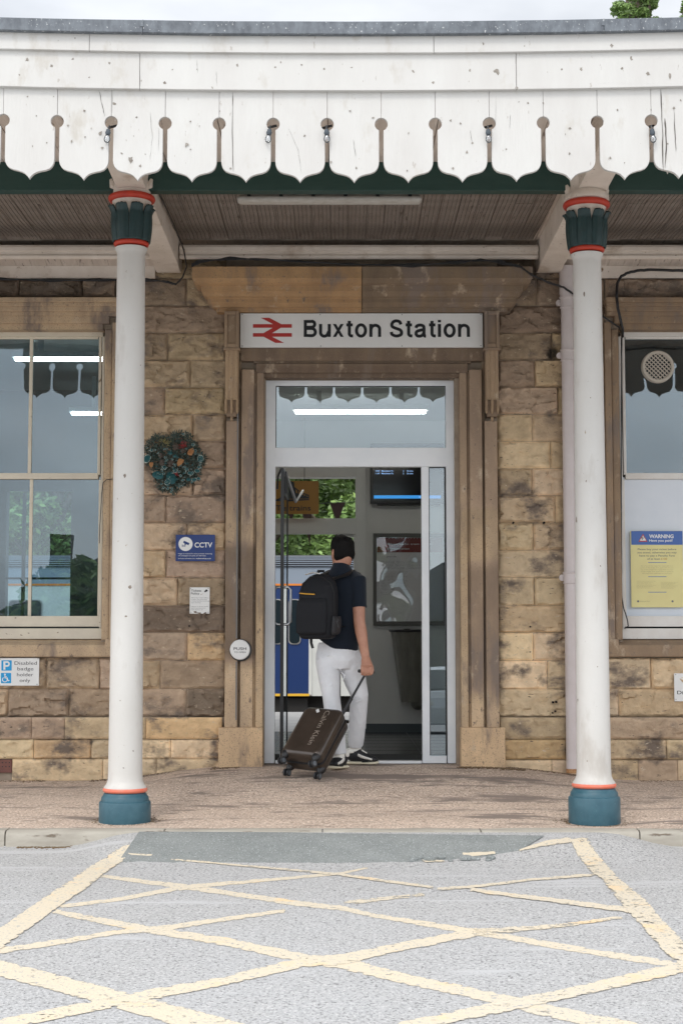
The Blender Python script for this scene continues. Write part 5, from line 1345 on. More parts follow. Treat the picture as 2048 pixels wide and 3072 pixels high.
# round extractor vent in the upper pane
pv = P(1972, 1100, .09)
t = thing('window_vent', 'round cream plastic vent with a diamond grille in the dark window', 'vent', (pv.x, .11, pv.z))
m = MB(); n = 40; R0 = .126
vs = []; prof = [(R0, .118), (R0, .09), (.120, .078), (.106, .075), (.101, .078), (.100, .092)]
for r, y in prof: vs += [(pv.x + r * cos(2 * pi * i / n), y, pv.z + r * sin(2 * pi * i / n)) for i in range(n)]
m.add(vs, [(j * n + i, j * n + (i + 1) % n, (j + 1) * n + (i + 1) % n, (j + 1) * n + i) for j in range(len(prof) - 1) for i in range(n)]); m.obj('rim', M['vent_plastic'], t, smooth=True, angle=50)
m = MB(); m.disc((pv.x, pv.z), .101, .105, .108, 32); m.obj('duct', M['ink'], t)
m = MB()
for k_ in range(-4, 5):
    off = k_ * .0235; L_ = math.sqrt(max(0, .100 ** 2 - off ** 2))
    for s in (-1, 1):
        d = Vector((1, 0, s)).normalized(); nn = Vector((-s, 0, 1)).normalized()
        m.obox(Vector((pv.x, .092 + .0015 * s, pv.z)) + nn * off, d, Vector((0, 1, 0)), nn, L_, .006, .0035)
m.obj('grille', M['vent_plastic'], t)

# air brick
m = MB(); m.pbox((-40, 2279), (36, 2318), -.022, .03); ab = None
t = thing('air_brick', 'reddish clay air brick with square holes low in the wall by the photo edge', 'air brick', P(0, 2300, .01))
m.obj('brick', M['brick'], t, bevel=.002)
m = MB()
for i in range(7):
    for j in range(2): m.pbox((-34 + i * 10.3 - .3, 2286 + j * 12), (-34 + i * 10.3 + 3, 2289.5 + j * 12), -.0225, .002)
m.obj('hole', M['ink'], t)
# ================================================================ THINGS INSIDE
def tube_light(lab, px0, px1, py, Y, zc, cat='strip light'):
    a, b = P(px0, py, Y), P(px1, py, Y)
    t = thing('strip_light', lab, cat, (a.x, Y, a.z))
    m = MB(); m.box(a.x, b.x, Y - .03, Y + .03, a.z - .014, a.z + .014); m.obj('tube', M['tube_on'], t, bevel=.01)
    m = MB(); m.box(a.x - .02, b.x + .02, Y - .04, Y + .04, a.z + .0145, a.z + .06); m.box(a.x + .2, a.x + .24, Y - .02, Y + .02, a.z + .061, zc); m.box(b.x - .24, b.x - .2, Y - .02, Y + .02, a.z + .061, zc); m.obj('tray', M['inner_frame'], t)
tube_light('lit strip light on the hall ceiling seen through the fanlight', 884, 1277, 1236, 2.2, 3.30)
tube_light('long lit strip light near the top of the cream sash window', 45, 420, 1078, 1.2, 3.62)
tube_light('shorter looking lit strip light lower down inside the cream sash window', 215, 620, 1241, 3.3, 3.62)

# departure screen
Y = BY - .10
t = thing('departure_screen', 'dark wall screen showing blue train departure lines in the hall', 'screen', P(1200, 1450, BY))
m = MB(); m.pbox((1110, 1330), (1330, 1511), Y, .06); m.pbox((1130, 1511), (1320, 1516), Y + .01, .04); m.obj('housing', M['black_plastic'], t, bevel=.004)
m = MB(); m.pbox((1118, 1336), (1322, 1500), Y - .002, .0015); m.obj('display', M['screen'], t)
m = MB(); m.pbox((1121, 1486), (1322, 1495.5), Y - .004, .0015); m.obj('footer_bar', M['screen_blue'], t)
m = MB()
def c4(x, y): return (1080 + x / 4.522, 1380 + y / 4.522)
for y_, tt_ in ((158, '10:40'), (193, '11:40')):
    for s_, x_, w_ in ((tt_, 208, 56), ('Manchester Pic', 290, 162), ('2', 578, 14), ('On time', 630, 86)):
        q = c4(x_, y_); p = P(q[0], q[1], Y); m.text(s_, p.x, p.z, Y - .004, .016, width=w_ / 4.522 / 300, bold=.004)
q = c4(796, 514); p = P(q[0], q[1], Y); m.text('10:26', p.x, p.z, Y - .006, .02, width=.045)
m.obj('display_text', M['screen_text'], t)

# framed service poster
Y = BY - .05
t = thing('framed_poster', 'framed train times notice under wavy clear plastic on the grey hall wall', 'framed poster', P(1220, 1735, BY))
m = MB()
for a, b in (((1119, 1600), (1129, 1876)), ((1330, 1600), (1340, 1876)), ((1129, 1600), (1330, 1611)), ((1129, 1864), (1330, 1876))): m.pbox(a, b, Y, .05)
m.obj('frame', M['frame_dark'], t, bevel=.003)
m = MB(); m.pbox((1129, 1611), (1330, 1864), Y + .03, .004); m.obj('sheet', M['poster_white'], t)
m = MB(); m.pbox((1131, 1613), (1328, 1657), Y + .028, .0015); m.obj('red_band', M['poster_red'], t)
m = MB()
for i in range(14):
    x_ = 1165 + i * 9.3; p0, p1, p2, p3 = P(x_, 1616, Y + .027), P(x_ + 4, 1612.5, Y + .027), P(x_ + 6, 1612.5, Y + .027), P(x_ + 2, 1616, Y + .027)
    m.add([p0, p1, p2, p3], [(0, 1, 2, 3)])
p = P(1161, 1634, Y); m.text('Changes to train times', p.x, p.z, Y + .0265, .019, width=.45, bold=.012, shear=.18)
p = P(1161, 1648, Y); m.text('in your region', p.x, p.z, Y + .0265, .019, width=.225, bold=.012, shear=.18)
m.obj('heading', M['poster_white'], t)
m = MB(); p = P(1160, 1671, Y); m.text('June / July', p.x, p.z, Y + .0275, .014, width=.1, bold=.012)
for i in range(22):
    yy = 1684 + i * 4.4 + (6 if i > 5 else 0); p = P(1142, yy, Y)
    m.text('Some trains in your region will run at different times while work takes place'[i % 5:][:70 - (i * 7) % 11 if i < 6 else 40 + (i * 5) % 7], p.x, p.z, Y + .0275, .0065, width=(.52 if i < 6 else .27) - .01 * (i % 3))
m.obj('small_print', M['ink_grey'], t)
m = MB()
a, b = P(1129, 1611, Y + .012), P(1330, 1864, Y + .012)
m.grid(lambda u, v: (a.x + (b.x - a.x) * u, Y + .014 + .006 * noise.noise((u * 3, v * 3.2, 1)), a.z + (b.z - a.z) * v), 24, 30); m.obj('cover', M['acrylic'], t, smooth=True, angle=180)

# hanging bin bag on a wall ring
t = thing('bin_bag', 'translucent dirty green-grey rubbish bag hanging from a ring under the poster', 'bin bag', P(1215, 1900, BY))
pc_ = P(1222, 1895, BY - .22); rx = .17
m = MB()
def bagf(u, v):
    a_ = u * 2 * pi; z = pc_.z - v * .70
    r = rx * (1 - .30 * v ** .8) * (1 + .05 * noise.noise((cos(a_) * 3, sin(a_) * 3, v * 1.5)))
    return (pc_.x + r * cos(a_) + .05 * v, pc_.y + r * .85 * sin(a_), z)
m.grid(bagf, 40, 16)
m.ball((pc_.x + .10, pc_.y - .02, pc_.z - .72), (.07, .06, .06), 10, 7)
m.obj('bag', M['bag'], t, smooth=True, angle=180)
m = MB(); m.tube([(pc_.x + rx * 1.05 * cos(a_ * pi / 12), pc_.y + rx * .9 * sin(a_ * pi / 12), pc_.z + .01) for a_ in range(25)], .012, 8); m.box(pc_.x - .03, pc_.x + .03, pc_.y + .13, BY - .001, pc_.z - .02, pc_.z + .03); m.obj('ring', M['black_plastic'], t, smooth=True)

# To trains sign hanging beyond the doorway
Y = 3.95
t = thing('to_trains_sign', 'orange hanging sign with a black bridge picture and the words To trains', 'sign', P(880, 1492, Y))
m = MB()
a, b = P(770, 1443, Y), P(956, 1542, Y); r = .018
pts = []
for cx, cz, a0 in ((b.x - r, a.z - r, 0), (a.x + r, a.z - r, 90), (a.x + r, b.z + r, 180), (b.x - r, b.z + r, 270)): pts += [(cx + r * cos(radians(a0 + 18 * i)), cz + r * sin(radians(a0 + 18 * i))) for i in range(6)]
m.prism(pts, Y, Y + .012); m.obj('board', M['sign_orange'], t)
def ct(x, y): p = P(780 + x / 4.9, 1380 + y / 4.9, Y); return (p.x, p.z)
m = MB()
br = [ct(150, 600), ct(215, 590), ct(290, 560), ct(330, 470), ct(330, 330), ct(430, 300), ct(500, 330), ct(505, 395), ct(600, 470), ct(720, 515), ct(722, 590), ct(560, 600), ct(400, 612)]
m.prism(br[::-1], Y - .002, Y - .0002)
p = ct(230, 742); m.text('To trains', p[0], p[1], Y - .002, .055, width=520 / 4.9 / 300, bold=.012); m.obj('picture_and_words', M['ink'], t)
m = MB()
for i in range(5):
    x_ = 525 + i * 40; y0_ = 430 + i * 22
    m.prism([ct(x_, y0_ + 50 - i * 8), ct(x_ + 24, y0_ + 60 - i * 10), ct(x_ + 24, y0_ + 22), ct(x_, y0_)], Y - .0034, Y - .0024)
m.prism([ct(430, 572), ct(720, 569), ct(720, 574), ct(430, 577)], Y - .0034, Y - .0024); m.obj('bridge_opening', M['sign_orange'], t)
m = MB()
for px in (800, 913): p = P(px, 1443, Y); m.tube([(p.x, Y + .006, p.z), (p.x, Y + .006, 3.3)], .003, 6)
m.obj('wire', M['ink'], t)
# bunting outside the fanlight
Y = 5.2
t = thing('bunting', 'dark triangular bunting flags strung across the platform doorway', 'bunting', P(1010, 1508, Y))
m = MB(); m.tube([P(600, 1518, Y), P(820, 1514, Y), P(960, 1510, Y), P(1075, 1505, Y), P(1400, 1490, Y)], .004, 6); m.obj('string', M['ink'], t)
def tri(*q):
    m = MB(); m.prism([((P(x, y, Y)).x, P(x, y, Y).z) for x, y in q], Y, Y + .003); m.obj('flag', M['bunting'], t)
tri((989, 1510), (1034, 1508), (1012, 1572)); tri((900, 1512), (935, 1511), (930, 1640)); tri((860, 1513), (890, 1512), (872, 1570))

# ================================================================ PLATFORM, TRACK, TRAIN
PY1 = 9.1
m = MB(); m.box(-40, 40, BY + .151, PY1, -.9, FZ - .01); tag(m.obj('platform', M['platform']), kind='structure')
m = MB(); m.box(-60, 60, PY1 + .001, 60, -1.2, -.86); tag(m.obj('trackbed', M['ballast']), kind='structure')
TY = 16.1
tr = thing('train', 'blue and white railway carriage with grey ribbed roof at the far platform', 'train', (-2, TY, 0))
def zt2(py): return P(0, py, TY).z
m = MB()
def tb(px0, px1, py0, py1, dy=0.0, th=.05): m.box(P(px0, 1900, TY).x, P(px1, 1900, TY).x, TY - dy, TY + th, zt2(py1), zt2(py0))
m.box(-16, 14, TY + .05, TY + 2.6, zt2(2088), zt2(1700)); tb(-2600, 790, 1757, 2088); tb(926, 3400, 1757, 2088); m.obj('body', M['train_white'], tr)
m = MB(); tb(790, 926, 1757, 2088, 0, .045); m.obj('blue_door_bay', M['train_blue'], tr)
m = MB(); tb(-2600, 3400, 1700, 1751, .01); m.obj('cantrail', M['train_grey'], tr)
m = MB(); tb(-2600, 3400, 1751, 1757, .012); m.obj('stripe', M['train_orange'], tr)
m = MB(); n_r = 11; rp = []
for i in range(n_r + 1):
    f_ = i / n_r; rp.append((TY - .02 + 1.3 * (1 - cos(f_ * pi / 2)), zt2(1702) + (zt2(1655) - zt2(1702)) * sin(f_ * pi / 2)))
m.add([(x, y, z) for x in (-16, 14) for y, z in rp], [(i, i + 1, n_r + 2 + i, n_r + 1 + i) for i in range(n_r)]); m.obj('roof', M['train_roof'], tr)
m = MB()
for i in range(6):
    f_ = .05 + i / 6 * .55; y = TY - .03 + 1.3 * (1 - cos(f_ * pi / 2)); z = zt2(1702) + (zt2(1655) - zt2(1702)) * sin(f_ * pi / 2); m.box(-16, 14, y - .02, y + .02, z - .002, z + .009)
m.obj('roof_rib', M['train_grey'], tr)
def twin(px0, px1, py0, py1):
    def rr_(e, y0, y1):
        a, b = P(px0 - e, (py0 + py1) / 2, TY), P(px1 + e, (py0 + py1) / 2, TY); z0, z1 = zt2(py1 + e), zt2(py0 - e); r = .07; m = MB(); pts = []
        for cx, cz, a0 in ((b.x - r, z1 - r, 0), (a.x + r, z1 - r, 90), (a.x + r, z0 + r, 180), (b.x - r, z0 + r, 270)): pts += [(cx + r * cos(radians(a0 + 15 * i)), cz + r * sin(radians(a0 + 15 * i))) for i in range(7)]
        m.prism(pts, y0, y1); return m
    fr = rr_(3, TY - .02, TY + .01).obj('window', M['platform'], tr)
    rr_(0, TY - .03, TY).obj('window_glass', M['train_glass'], fr)
twin(868, 899, 1800, 1930); twin(800, 845, 1800, 1930); twin(28, 124, 1802, 1900); twin(-190, -60, 1802, 1900); twin(1150, 1400, 1802, 1920)
m = MB(); tb(848, 862, 1770, 2084, .02); tb(926, 936, 1760, 2086, .02); m.obj('door_post', M['train_white'], tr, bevel=.01)
m = MB(); tb(849, 853, 1795, 1920, .05, .01); m.obj('grab_rail', M['train_yellow'], tr); m = MB(); tb(790, 928, 2081, 2088, .05); m.obj('door_step', M['train_yellow'], tr)
m = MB(); m.box(-15.8, 13.8, TY + .3, TY + 2.2, -.45, zt2(2088) - .001)
for x in range(-14, 14, 3): m.box(x, x + 1.4, TY + .1, TY + .3, -.6, zt2(2090) - .03)
m.obj('underframe', M['train_dark'], tr)
m = MB()
for x in (-12, -9.6, 8, 10.4): m.add(*(lambda q: (q.v, q.f))(MB().disc((x, -.45), .40, TY + .22, TY + .36, 24)))
m.obj('wheel', M['train_dark'], tr)

# ================================================================ TREES
def tree_mesh(seed, h, cr, n, lf=.13, low=.25, shape=1.0, ncl=46):
    r = random.Random(seed); L_ = MB(); T_ = MB()
    T_.tube([(0, 0, 0), (.1, .05, h * .3), (-.1, .1, h * .6), (.05, 0, h * .9)], [h * .028, h * .02, h * .012, h * .003], 10)
    cl = []
    for i in range(ncl):
        z = h * (low + (1 - low) * r.random() ** .9); f = (z / h - low) / (1 - low)
        rad = cr * math.sqrt(max(.04, 1 - (2 * f - .85) ** 2 * .75)) * shape
        a_ = r.random() * 2 * pi; q = rad * math.sqrt(r.random()); c = Vector((q * cos(a_), q * sin(a_), z)); cl.append((c, cr * r.uniform(.16, .34)))
        T_.tube([(0, 0, max(h * .15, z - q * .7)), c * .55 + Vector((0, 0, z * .40)), c], [h * .008, h * .005, h * .001], 6)
    for i in range(n):
        c, cs = cl[r.randrange(len(cl))]; d = Vector((r.gauss(0, 1), r.gauss(0, 1), r.gauss(0, 1))).normalized() * cs * r.random() ** .4
        p = c + Vector((d.x, d.y, d.z * .75)); s = lf * r.uniform(.6, 1.3)
        u = Vector((r.gauss(0, 1), r.gauss(0, 1), r.gauss(0, .6))).normalized(); v_ = u.cross(Vector((r.gauss(0, 1), r.gauss(0, 1), r.gauss(0, 1)))).normalized()
        t_ = r.uniform(.55, 1.5); L_.add([p - u * s, p - v_ * s * .45, p + u * s, p + v_ * s * .45], [(0, 1, 2, 3)], (t_, t_, t_ * r.uniform(.7, 1.1)))
    return L_, T_
def tree(name, lab, loc, seed, h, cr, n, group=None, **k):
    t = thing(name, lab, 'tree', loc, group); L_, T_ = tree_mesh(seed, h, cr, n, **k)
    off = Vector(loc); L_.v = [v + off for v in L_.v]; T_.v = [v + off for v in T_.v]
    L_.obj('crown', M['leaf'], t, tint=True); T_.obj('trunk', M['bark'], t, smooth=True); return t
ty = 26.0
tp = P(1925, -75, ty)
tree('tall_tree', 'tall green leafy tree peeping over the lead-capped canopy edge beyond the roof', (tp.x - .1, ty, -1), 11, tp.z + 1.15, .72, 17000, lf=.06, low=.80, ncl=75)
tp2 = P(2060, -5, ty + 1)
tree('tall_tree', 'small sparse tree top just showing beside the taller one over the roof', (tp2.x, ty + 1, -1), 12, tp2.z + .9, .6, 7000, lf=.055, low=.82, ncl=60)
TL = ('light green bushy tree behind the train, seen over the orange sign', 'darker green tree behind the train, above its roof in the doorway', 'leafy tree behind the train seen through the cream sash window', 'leafy tree beyond the train at the hinge side of the cream sash window')
for i, (x, y, s_) in enumerate(((-2.2, 24, 21), (.6, 22.5, 22), (-6.4, 24, 23), (-9.6, 25, 24))):
    tree('leafy_tree', TL[i], (x, y, -1), s_, 8.2, 2.7, 24000, 'trees beyond the railway line', lf=.095, low=.12)
# far wooded bank
m = MB(); rr = random.Random(9)
for i in range(16000):
    p = Vector((rr.uniform(-22, 22), 31 + rr.uniform(-1.2, 1.2), 0)); p.z = -1 + rr.random() ** .8 * (8.5 + 1.5 * noise.noise((p.x * .3, 0, 0)))
    u = Vector((rr.gauss(0, 1), rr.gauss(0, 1), rr.gauss(0, 1))).normalized(); v_ = u.orthogonal().normalized(); s = rr.uniform(.15, .34); t_ = rr.uniform(.5, 1.4)
    m.add([p - u * s, p - v_ * s * .5, p + u * s, p + v_ * s * .5], [(0, 1, 2, 3)], (t_, t_, t_))
m.box(-22, 22, 32, 33, -1, 7.5, (.5, .5, .5))
tag(m.obj('wooded_bank', M['leaf'], tint=True), kind='stuff')

# ================================================================ BEHIND THE CAMERA (mirrored in the glass)
def house(x0, x1, y, z1, zr, lab, seed):
    t = thing('stone_house', lab, 'house', ((x0 + x1) / 2, y, -2)); m = MB(); m.box(x0, x1, y - 8, y, -2.5, z1); m.obj('wall', M['house_stone'], t)
    m = MB(); m.prism([(x0 - .3, z1), (x1 + .3, z1), ((x0 + x1) / 2 + 2, zr), ((x0 + x1) / 2 - 2, zr)], y - 8.3, y + .3); m.obj('roof', M['slate'], t)
    m = MB(); m.box(x0 + .6, x0 + 1.5, y - 3, y - 2, z1, zr + .9); m.obj('chimney', M['house_stone'], t)
    rr = random.Random(seed); x = x0 + 1.2
    while x < x1 - 1.5:
        for zz in (-1.2, 1.4):
            m = MB(); m.box(x, x + 1, y + .001, y + .06, zz, zz + 1.5); m.obj('window', M['train_glass'], t)
        x += 2.4
house(-14, -3, -58, 2.6, 5.2, 'stone house facing the station, mirrored faintly in the glass', 1)
house(1, 12, -58, 2.2, 4.6, 'lower stone house facing the station, mirrored in the side light', 2)
for i, (x, y) in enumerate(((-22, -50), (-10, -49), (-1, -51), (14, -50), (24, -52))):
    if i == 0:
        pt = tree('garden_tree', 'garden tree across the car park, mirrored in the cream sash window', (x, y, -2.2), 41, 6.2, 3.0, 5000, 'garden trees across the car park', lf=.3, low=.1)
    else:
        c = copy_tree(pt); c.location = (x, y, -2.2); c.rotation_euler.z = i * 1.3
        c['label'] = ('', 'garden tree across the car park between the two stone houses, mirrored in glass', 'garden tree in front of the gap near the middle of the car park', 'garden tree beyond the lower stone house, mirrored in glass', 'garden tree at the very end of the car park, mirrored in glass')[i]
def car(x, y, rot, mt, lab):
    z = road_z(x, y); t = thing('parked_car', lab, 'car', (0, 0, 0), 'cars parked facing the station')
    W = .88
    prof = [(-2.05, .32), (-2.1, .62), (-2.0, .86), (-1.15, .98), (-.45, 1.40), (.1, 1.47), (1.1, 1.45), (1.75, 1.12), (2.05, .95), (2.1, .5), (2.0, .3)]
    def cs(u, v):
        i = u * (len(prof) - 1); j = min(len(prof) - 2, int(i)); f = i - j
        px = prof[j][0] * (1 - f) + prof[j + 1][0] * f; pz = prof[j][1] * (1 - f) + prof[j + 1][1] * f
        s = (v - .5) * 2; wide = W * (1 - .22 * ss((pz - .9) / .55)); dz = -.05 * s * s
        return (px, s * wide, pz + dz)
    m = MB(); m.grid(cs, 40, 12)
    for s in (-1, 1):
        n = len(prof); m.add([(px, s * W * (1 - .22 * ss((pz - .9) / .55)), pz - .05) for px, pz in prof], [tuple(range(n)) if s > 0 else tuple(range(n - 1, -1, -1))])
    m.box(-2, 2, -W + .02, W - .02, .28, .34); body = m.obj('body', M[mt], t, smooth=True, angle=40)
    m = MB(); m.add([(-1.13, -.70, 1.01), (-1.13, .70, 1.01), (-.46, .58, 1.40), (-.46, -.58, 1.40)], [(0, 1, 2, 3)]); m.obj('windscreen', M['train_glass'], t)
    m = MB()
    for s in (-1, 1): m.add([(-.95, s * .80, 1.0), (1.45, s * .80, 1.02), (1.0, s * .69, 1.38), (-.35, s * .69, 1.38)], [(0, 1, 2, 3)])
    m.obj('side_window', M['train_glass'], t)
    for sx in (-1.3, 1.3):
        for s in (-1, 1):
            m = MB(); n = 20
            for (r, yy) in ((.31, .80), (.19, .885)):
                m.add([(sx + r * cos(2 * pi * i / n), s * (yy - .12), .31 + r * sin(2 * pi * i / n)) for i in range(n)] + [(sx + r * cos(2 * pi * i / n), s * (yy), .31 + r * sin(2 * pi * i / n)) for i in range(n)], [tuple(range(n)), tuple(range(2 * n - 1, n - 1, -1))] + [(i, i + n, (i + 1) % n + n, (i + 1) % n) for i in range(n)])
            m.obj('wheel', M['rubber'], t)
    m = MB()
    for s in (-1, 1): m.ball((-2.03, s * .62, .72), (.08, .17, .09), 10, 7)
    m.obj_x('headlight', M['tube_off'], t, (0,), axis=1, smooth=True)
    m = MB()
    for s in (-1, 1): m.ball((-.95, s * .97, 1.02), (.08, .10, .07), 8, 6)
    m.obj_x('mirror', M[mt], t, (0,), axis=1, smooth=True)
    t.location = (x, y, z); t.rotation_euler = (0, 0, rot)
car(2.4, -23.2, -pi / 2, 'car_paint', 'silver hatchback parked facing the station, mirrored in the narrow side light')
car(-4.6, -24.0, -pi / 2 + .05, 'car_dark', 'dark hatchback parked facing the station, mirrored low in the cream sash window')

# ================================================================ WREATH
wc = P(566, 1388, -.07)
wr_ = thing('wreath', 'heart-shaped wreath of dark foliage, variegated ivy, pine cones and dry leaves on the stone wall', 'wreath', (wc.x, -.03, wc.z))
def qh(x, y, Y=-.09): return P(420 + x / 6.03, 1260 + y / 6.03, Y)
rw = random.Random(4)
WP = [(110, 420), (180, 350), (300, 270), (430, 300), (560, 290), (600, 240), (750, 220), (900, 260), (960, 340), (1040, 470), (1080, 560), (1170, 640), (1180, 740), (1120, 870), (1080, 960), (1060, 1080), (900, 1150), (780, 1190), (680, 1230), (690, 1310), (600, 1340), (520, 1290), (400, 1270), (320, 1230), (310, 1110), (240, 1060), (250, 900), (150, 800), (100, 640)]
def heart(px, py):
    """inside test in crop coordinates"""
    ins = False; n = len(WP)
    for i in range(n):
        (x0, y0), (x1, y1) = WP[i], WP[(i + 1) % n]
        if (y0 > py) != (y1 > py) and px < (x1 - x0) * (py - y0) / (y1 - y0) + x0: ins = not ins
    return ins
m = MB(); cnt = 0
while cnt < 3600:
    x, y = rw.uniform(90, 1190), rw.uniform(215, 1345)
    if not heart(x, y): continue
    cnt += 1
    p = qh(x, y, -.04 - rw.random() * .05); a = rw.uniform(0, 2 * pi); L_ = rw.uniform(.014, .036); d = Vector((cos(a), -rw.random() * .5, sin(a))).normalized(); n_v = d.cross(Vector((rw.gauss(0, .4), -1, rw.gauss(0, .4)))).normalized()
    m.add([p, p + d * L_ * .5 + n_v * L_ * .14, p + d * L_, p + d * L_ * .5 - n_v * L_ * .14], [(0, 1, 2, 3)])
for k in range(60):   # spiky sprays at the top
    x, y = rw.choice([(300, 300), (300, 300), (620, 270), (860, 260), (200, 360)]); p = qh(x + rw.uniform(-60, 60), y + rw.uniform(-20, 60), -.08); a = rw.uniform(.3, 2.9); L_ = rw.uniform(.02, .055)
    d = Vector((cos(a), -.3, sin(a))); n_v = d.cross(Vector((0, -1, 0))).normalized(); m.add([p - n_v * .0016, p + d * L_ * .5 - n_v * .0016, p + d * L_, p + d * L_ * .5 + n_v * .0016, p + n_v * .0016], [(0, 1, 2, 3, 4)])
m.obj('dark_foliage', M['holly'], wr_)
def leafpoly(m, c, size, ang, kind, Y, tilt=0.0):
    pts = []
    if kind == 'ivy': pr_ = [(1.1, 0), (.5, 28), (.8, 62), (.42, 92), (.62, 130), (.3, 180), (.62, 230), (.42, 268), (.8, 298), (.5, 332)]
    elif kind == 'round': pr_ = [(.98 + .16 * cos(radians(i * 40)), i * 20) for i in range(18)]
    else: pr_ = [(1.3, 0), (.75, 35), (.55, 80), (.6, 130), (.45, 180), (.6, 230), (.55, 280), (.75, 325)]
    for r, a in pr_:
        r *= rw.uniform(.88, 1.1); aa = radians(a) + ang; pts.append(Vector((c.x + size * r * cos(aa), Y + tilt * sin(aa * 1.0) * size * r, c.z + size * r * sin(aa) * .9)))
    m.add([Vector((c.x, Y - size * .12, c.z))] + pts, [(0, i + 1, (i + 1) % len(pts) + 1) for i in range(len(pts))])
me, mi = MB(), MB()
SP = [(220, 545, 62, 'ivy'), (130, 700, 78, 'round'), (450, 850, 90, 'ivy'), (640, 920, 70, 'ivy'), (320, 1000, 108, 'round'), (570, 1050, 125, 'round'), (500, 1120, 60, 'round'), (920, 960, 52, 'round'), (880, 1080, 44, 'round'), (780, 1090, 44, 'ivy'),
      (560, 600, 90, 'ivy'), (640, 650, 80, 'ivy'), (1100, 700, 70, 'round'), (1160, 610, 40, 'leaf'), (1060, 850, 60, 'ivy'), (850, 880, 70, 'ivy'), (960, 440, 60, 'ivy'), (1010, 560, 50, 'ivy'), (1040, 920, 46, 'round'), (980, 1080, 46, 'round'),
      (1060, 1060, 34, 'round'), (940, 1210, 36, 'round'), (1110, 1240, 28, 'round'), (1030, 1180, 36, 'round'), (430, 1220, 44, 'ivy'), (510, 1240, 48, 'ivy'), (560, 1300, 36, 'ivy'), (520, 1370, 34, 'ivy'), (600, 1375, 20, 'round'), (700, 940, 44, 'ivy'), (780, 260, 44, 'ivy'), (520, 1180, 40, 'ivy'), (740, 1010, 40, 'ivy'), (120, 500, 30, 'ivy')]
SP += [(rw.uniform(150, 1150), rw.uniform(520, 1290), rw.uniform(20, 42), 'ivy') for _ in range(110)]
SP = [q for q in SP if heart(q[0], q[1]) or q[2] > 42.01]
for i, (x, y, s, kd) in enumerate(SP):
    Yc = -.105 - .0004 * i - rw.random() * .02; c = qh(x, y, Yc); sz = s / 6.03 / 400; an = rw.uniform(0, 2 * pi); st_ = rw.getstate()
    if i not in (10, 11) and rw.random() < .75: leafpoly(me, c, sz, an, kd, Yc, .3)
    rw.setstate(st_); leafpoly(mi, c, sz * (.88 if kd != 'ivy' else .80), an, kd, Yc - .0018, .3)
me.obj('ivy_border', M['ivy_edge'], wr_); mi.obj('ivy_leaf', M['ivy'], wr_)
m = MB()
for x, y, s, a in ((740, 740, 105, -1.9), (910, 600, 105, 1.2), (205, 790, 70, -1.5)):
    c = qh(x, y, -.16); leafpoly(m, c, s / 6.03 / 400, a, 'leaf', -.165, .5)
m.obj('dry_leaf', M['dry_leaf'], wr_)
m = MB()
for x, y, s in ((560, 790, 62), (405, 770, 55), (650, 490, 60), (785, 560, 45), (380, 650, 50)):
    c = qh(x, y, -.13); R = s / 6.03 / 400
    m.ball(c, (R * .8, R * .7, R * .9), 10, 7)
    for j in range(34):
        th, ph = rw.uniform(0, 2 * pi), rw.uniform(.3, 2.8); d = Vector((sin(ph) * cos(th), -abs(sin(ph) * sin(th)), cos(ph))); m.ball(c + d * R * .9, R * .24, 5, 4)
m.obj('pine_cone', M['cone'], wr_)
m = MB()
for (x0, y0, n, sp) in ((775, 440, 46, 75), (665, 985, 12, 40)):
    for j in range(n): m.ball(qh(x0 + rw.gauss(0, sp * .5), y0 + rw.gauss(0, sp * .5), -.135 - rw.random() * .01), rw.uniform(.0028, .0045), 7, 5)
m.obj('berry', M['berry'], wr_)
m = MB()
for j in range(70): m.ball(qh(455 + rw.gauss(0, 65), 400 + rw.gauss(0, 40), -.12), .0028, 5, 4)
m.obj('seed_head', mat('seed_head', (.28, .24, .09), .7), wr_)
# ================================================================ PERSON
feetY = -.02
pr0 = P(1015, 2292, 0)
per = thing('person', 'person seen from behind in dark polo shirt and pale trousers, holding the suitcase handle', 'person', (pr0.x, -.12, pave_z(pr0.x, -.12)))
V = Vector
fw = V((.40, .917, 0)); rt = V((.917, -.40, 0)); up = V((0, 0, 1))      # the torso faces away and a little to the right
def C(x, y): return (780 + x / 2.352, 1350 + y / 2.352)
def PC(x, y, Y): q = C(x, y); return P(q[0], q[1], Y)
hip = PC(545, 1420, -.12); waist = PC(560, 1300, -.13); chest = PC(578, 1010, -.14); sh = PC(572, 900, -.14); nk = PC(572, 815, -.13); hd = PC(578, 715, -.11)
hf = V((-.50, .866, 0)); hr = V((.866, .50, 0))                          # head turned to the left
ank_r = PC(672, 2115, .045); knee_r = PC(700, 1745, -.10); th_r = PC(640, 1500, -.12)
ank_l = PC(556, 2135, -.26); knee_l = PC(500, 1750, -.22); th_l = PC(478, 1500, -.14)
shr = PC(688, 925, -.22); elb = PC(700, 1215, -.27); wri = PC(742, 1455, -.29)
shl = sh - rt * .175 + V((0, 0, -.03)); ell = shl + V((-.04, .10, -.28)) ; wrl = ell + V((.08, .22, -.02))
body = MB()
HS = 1.07
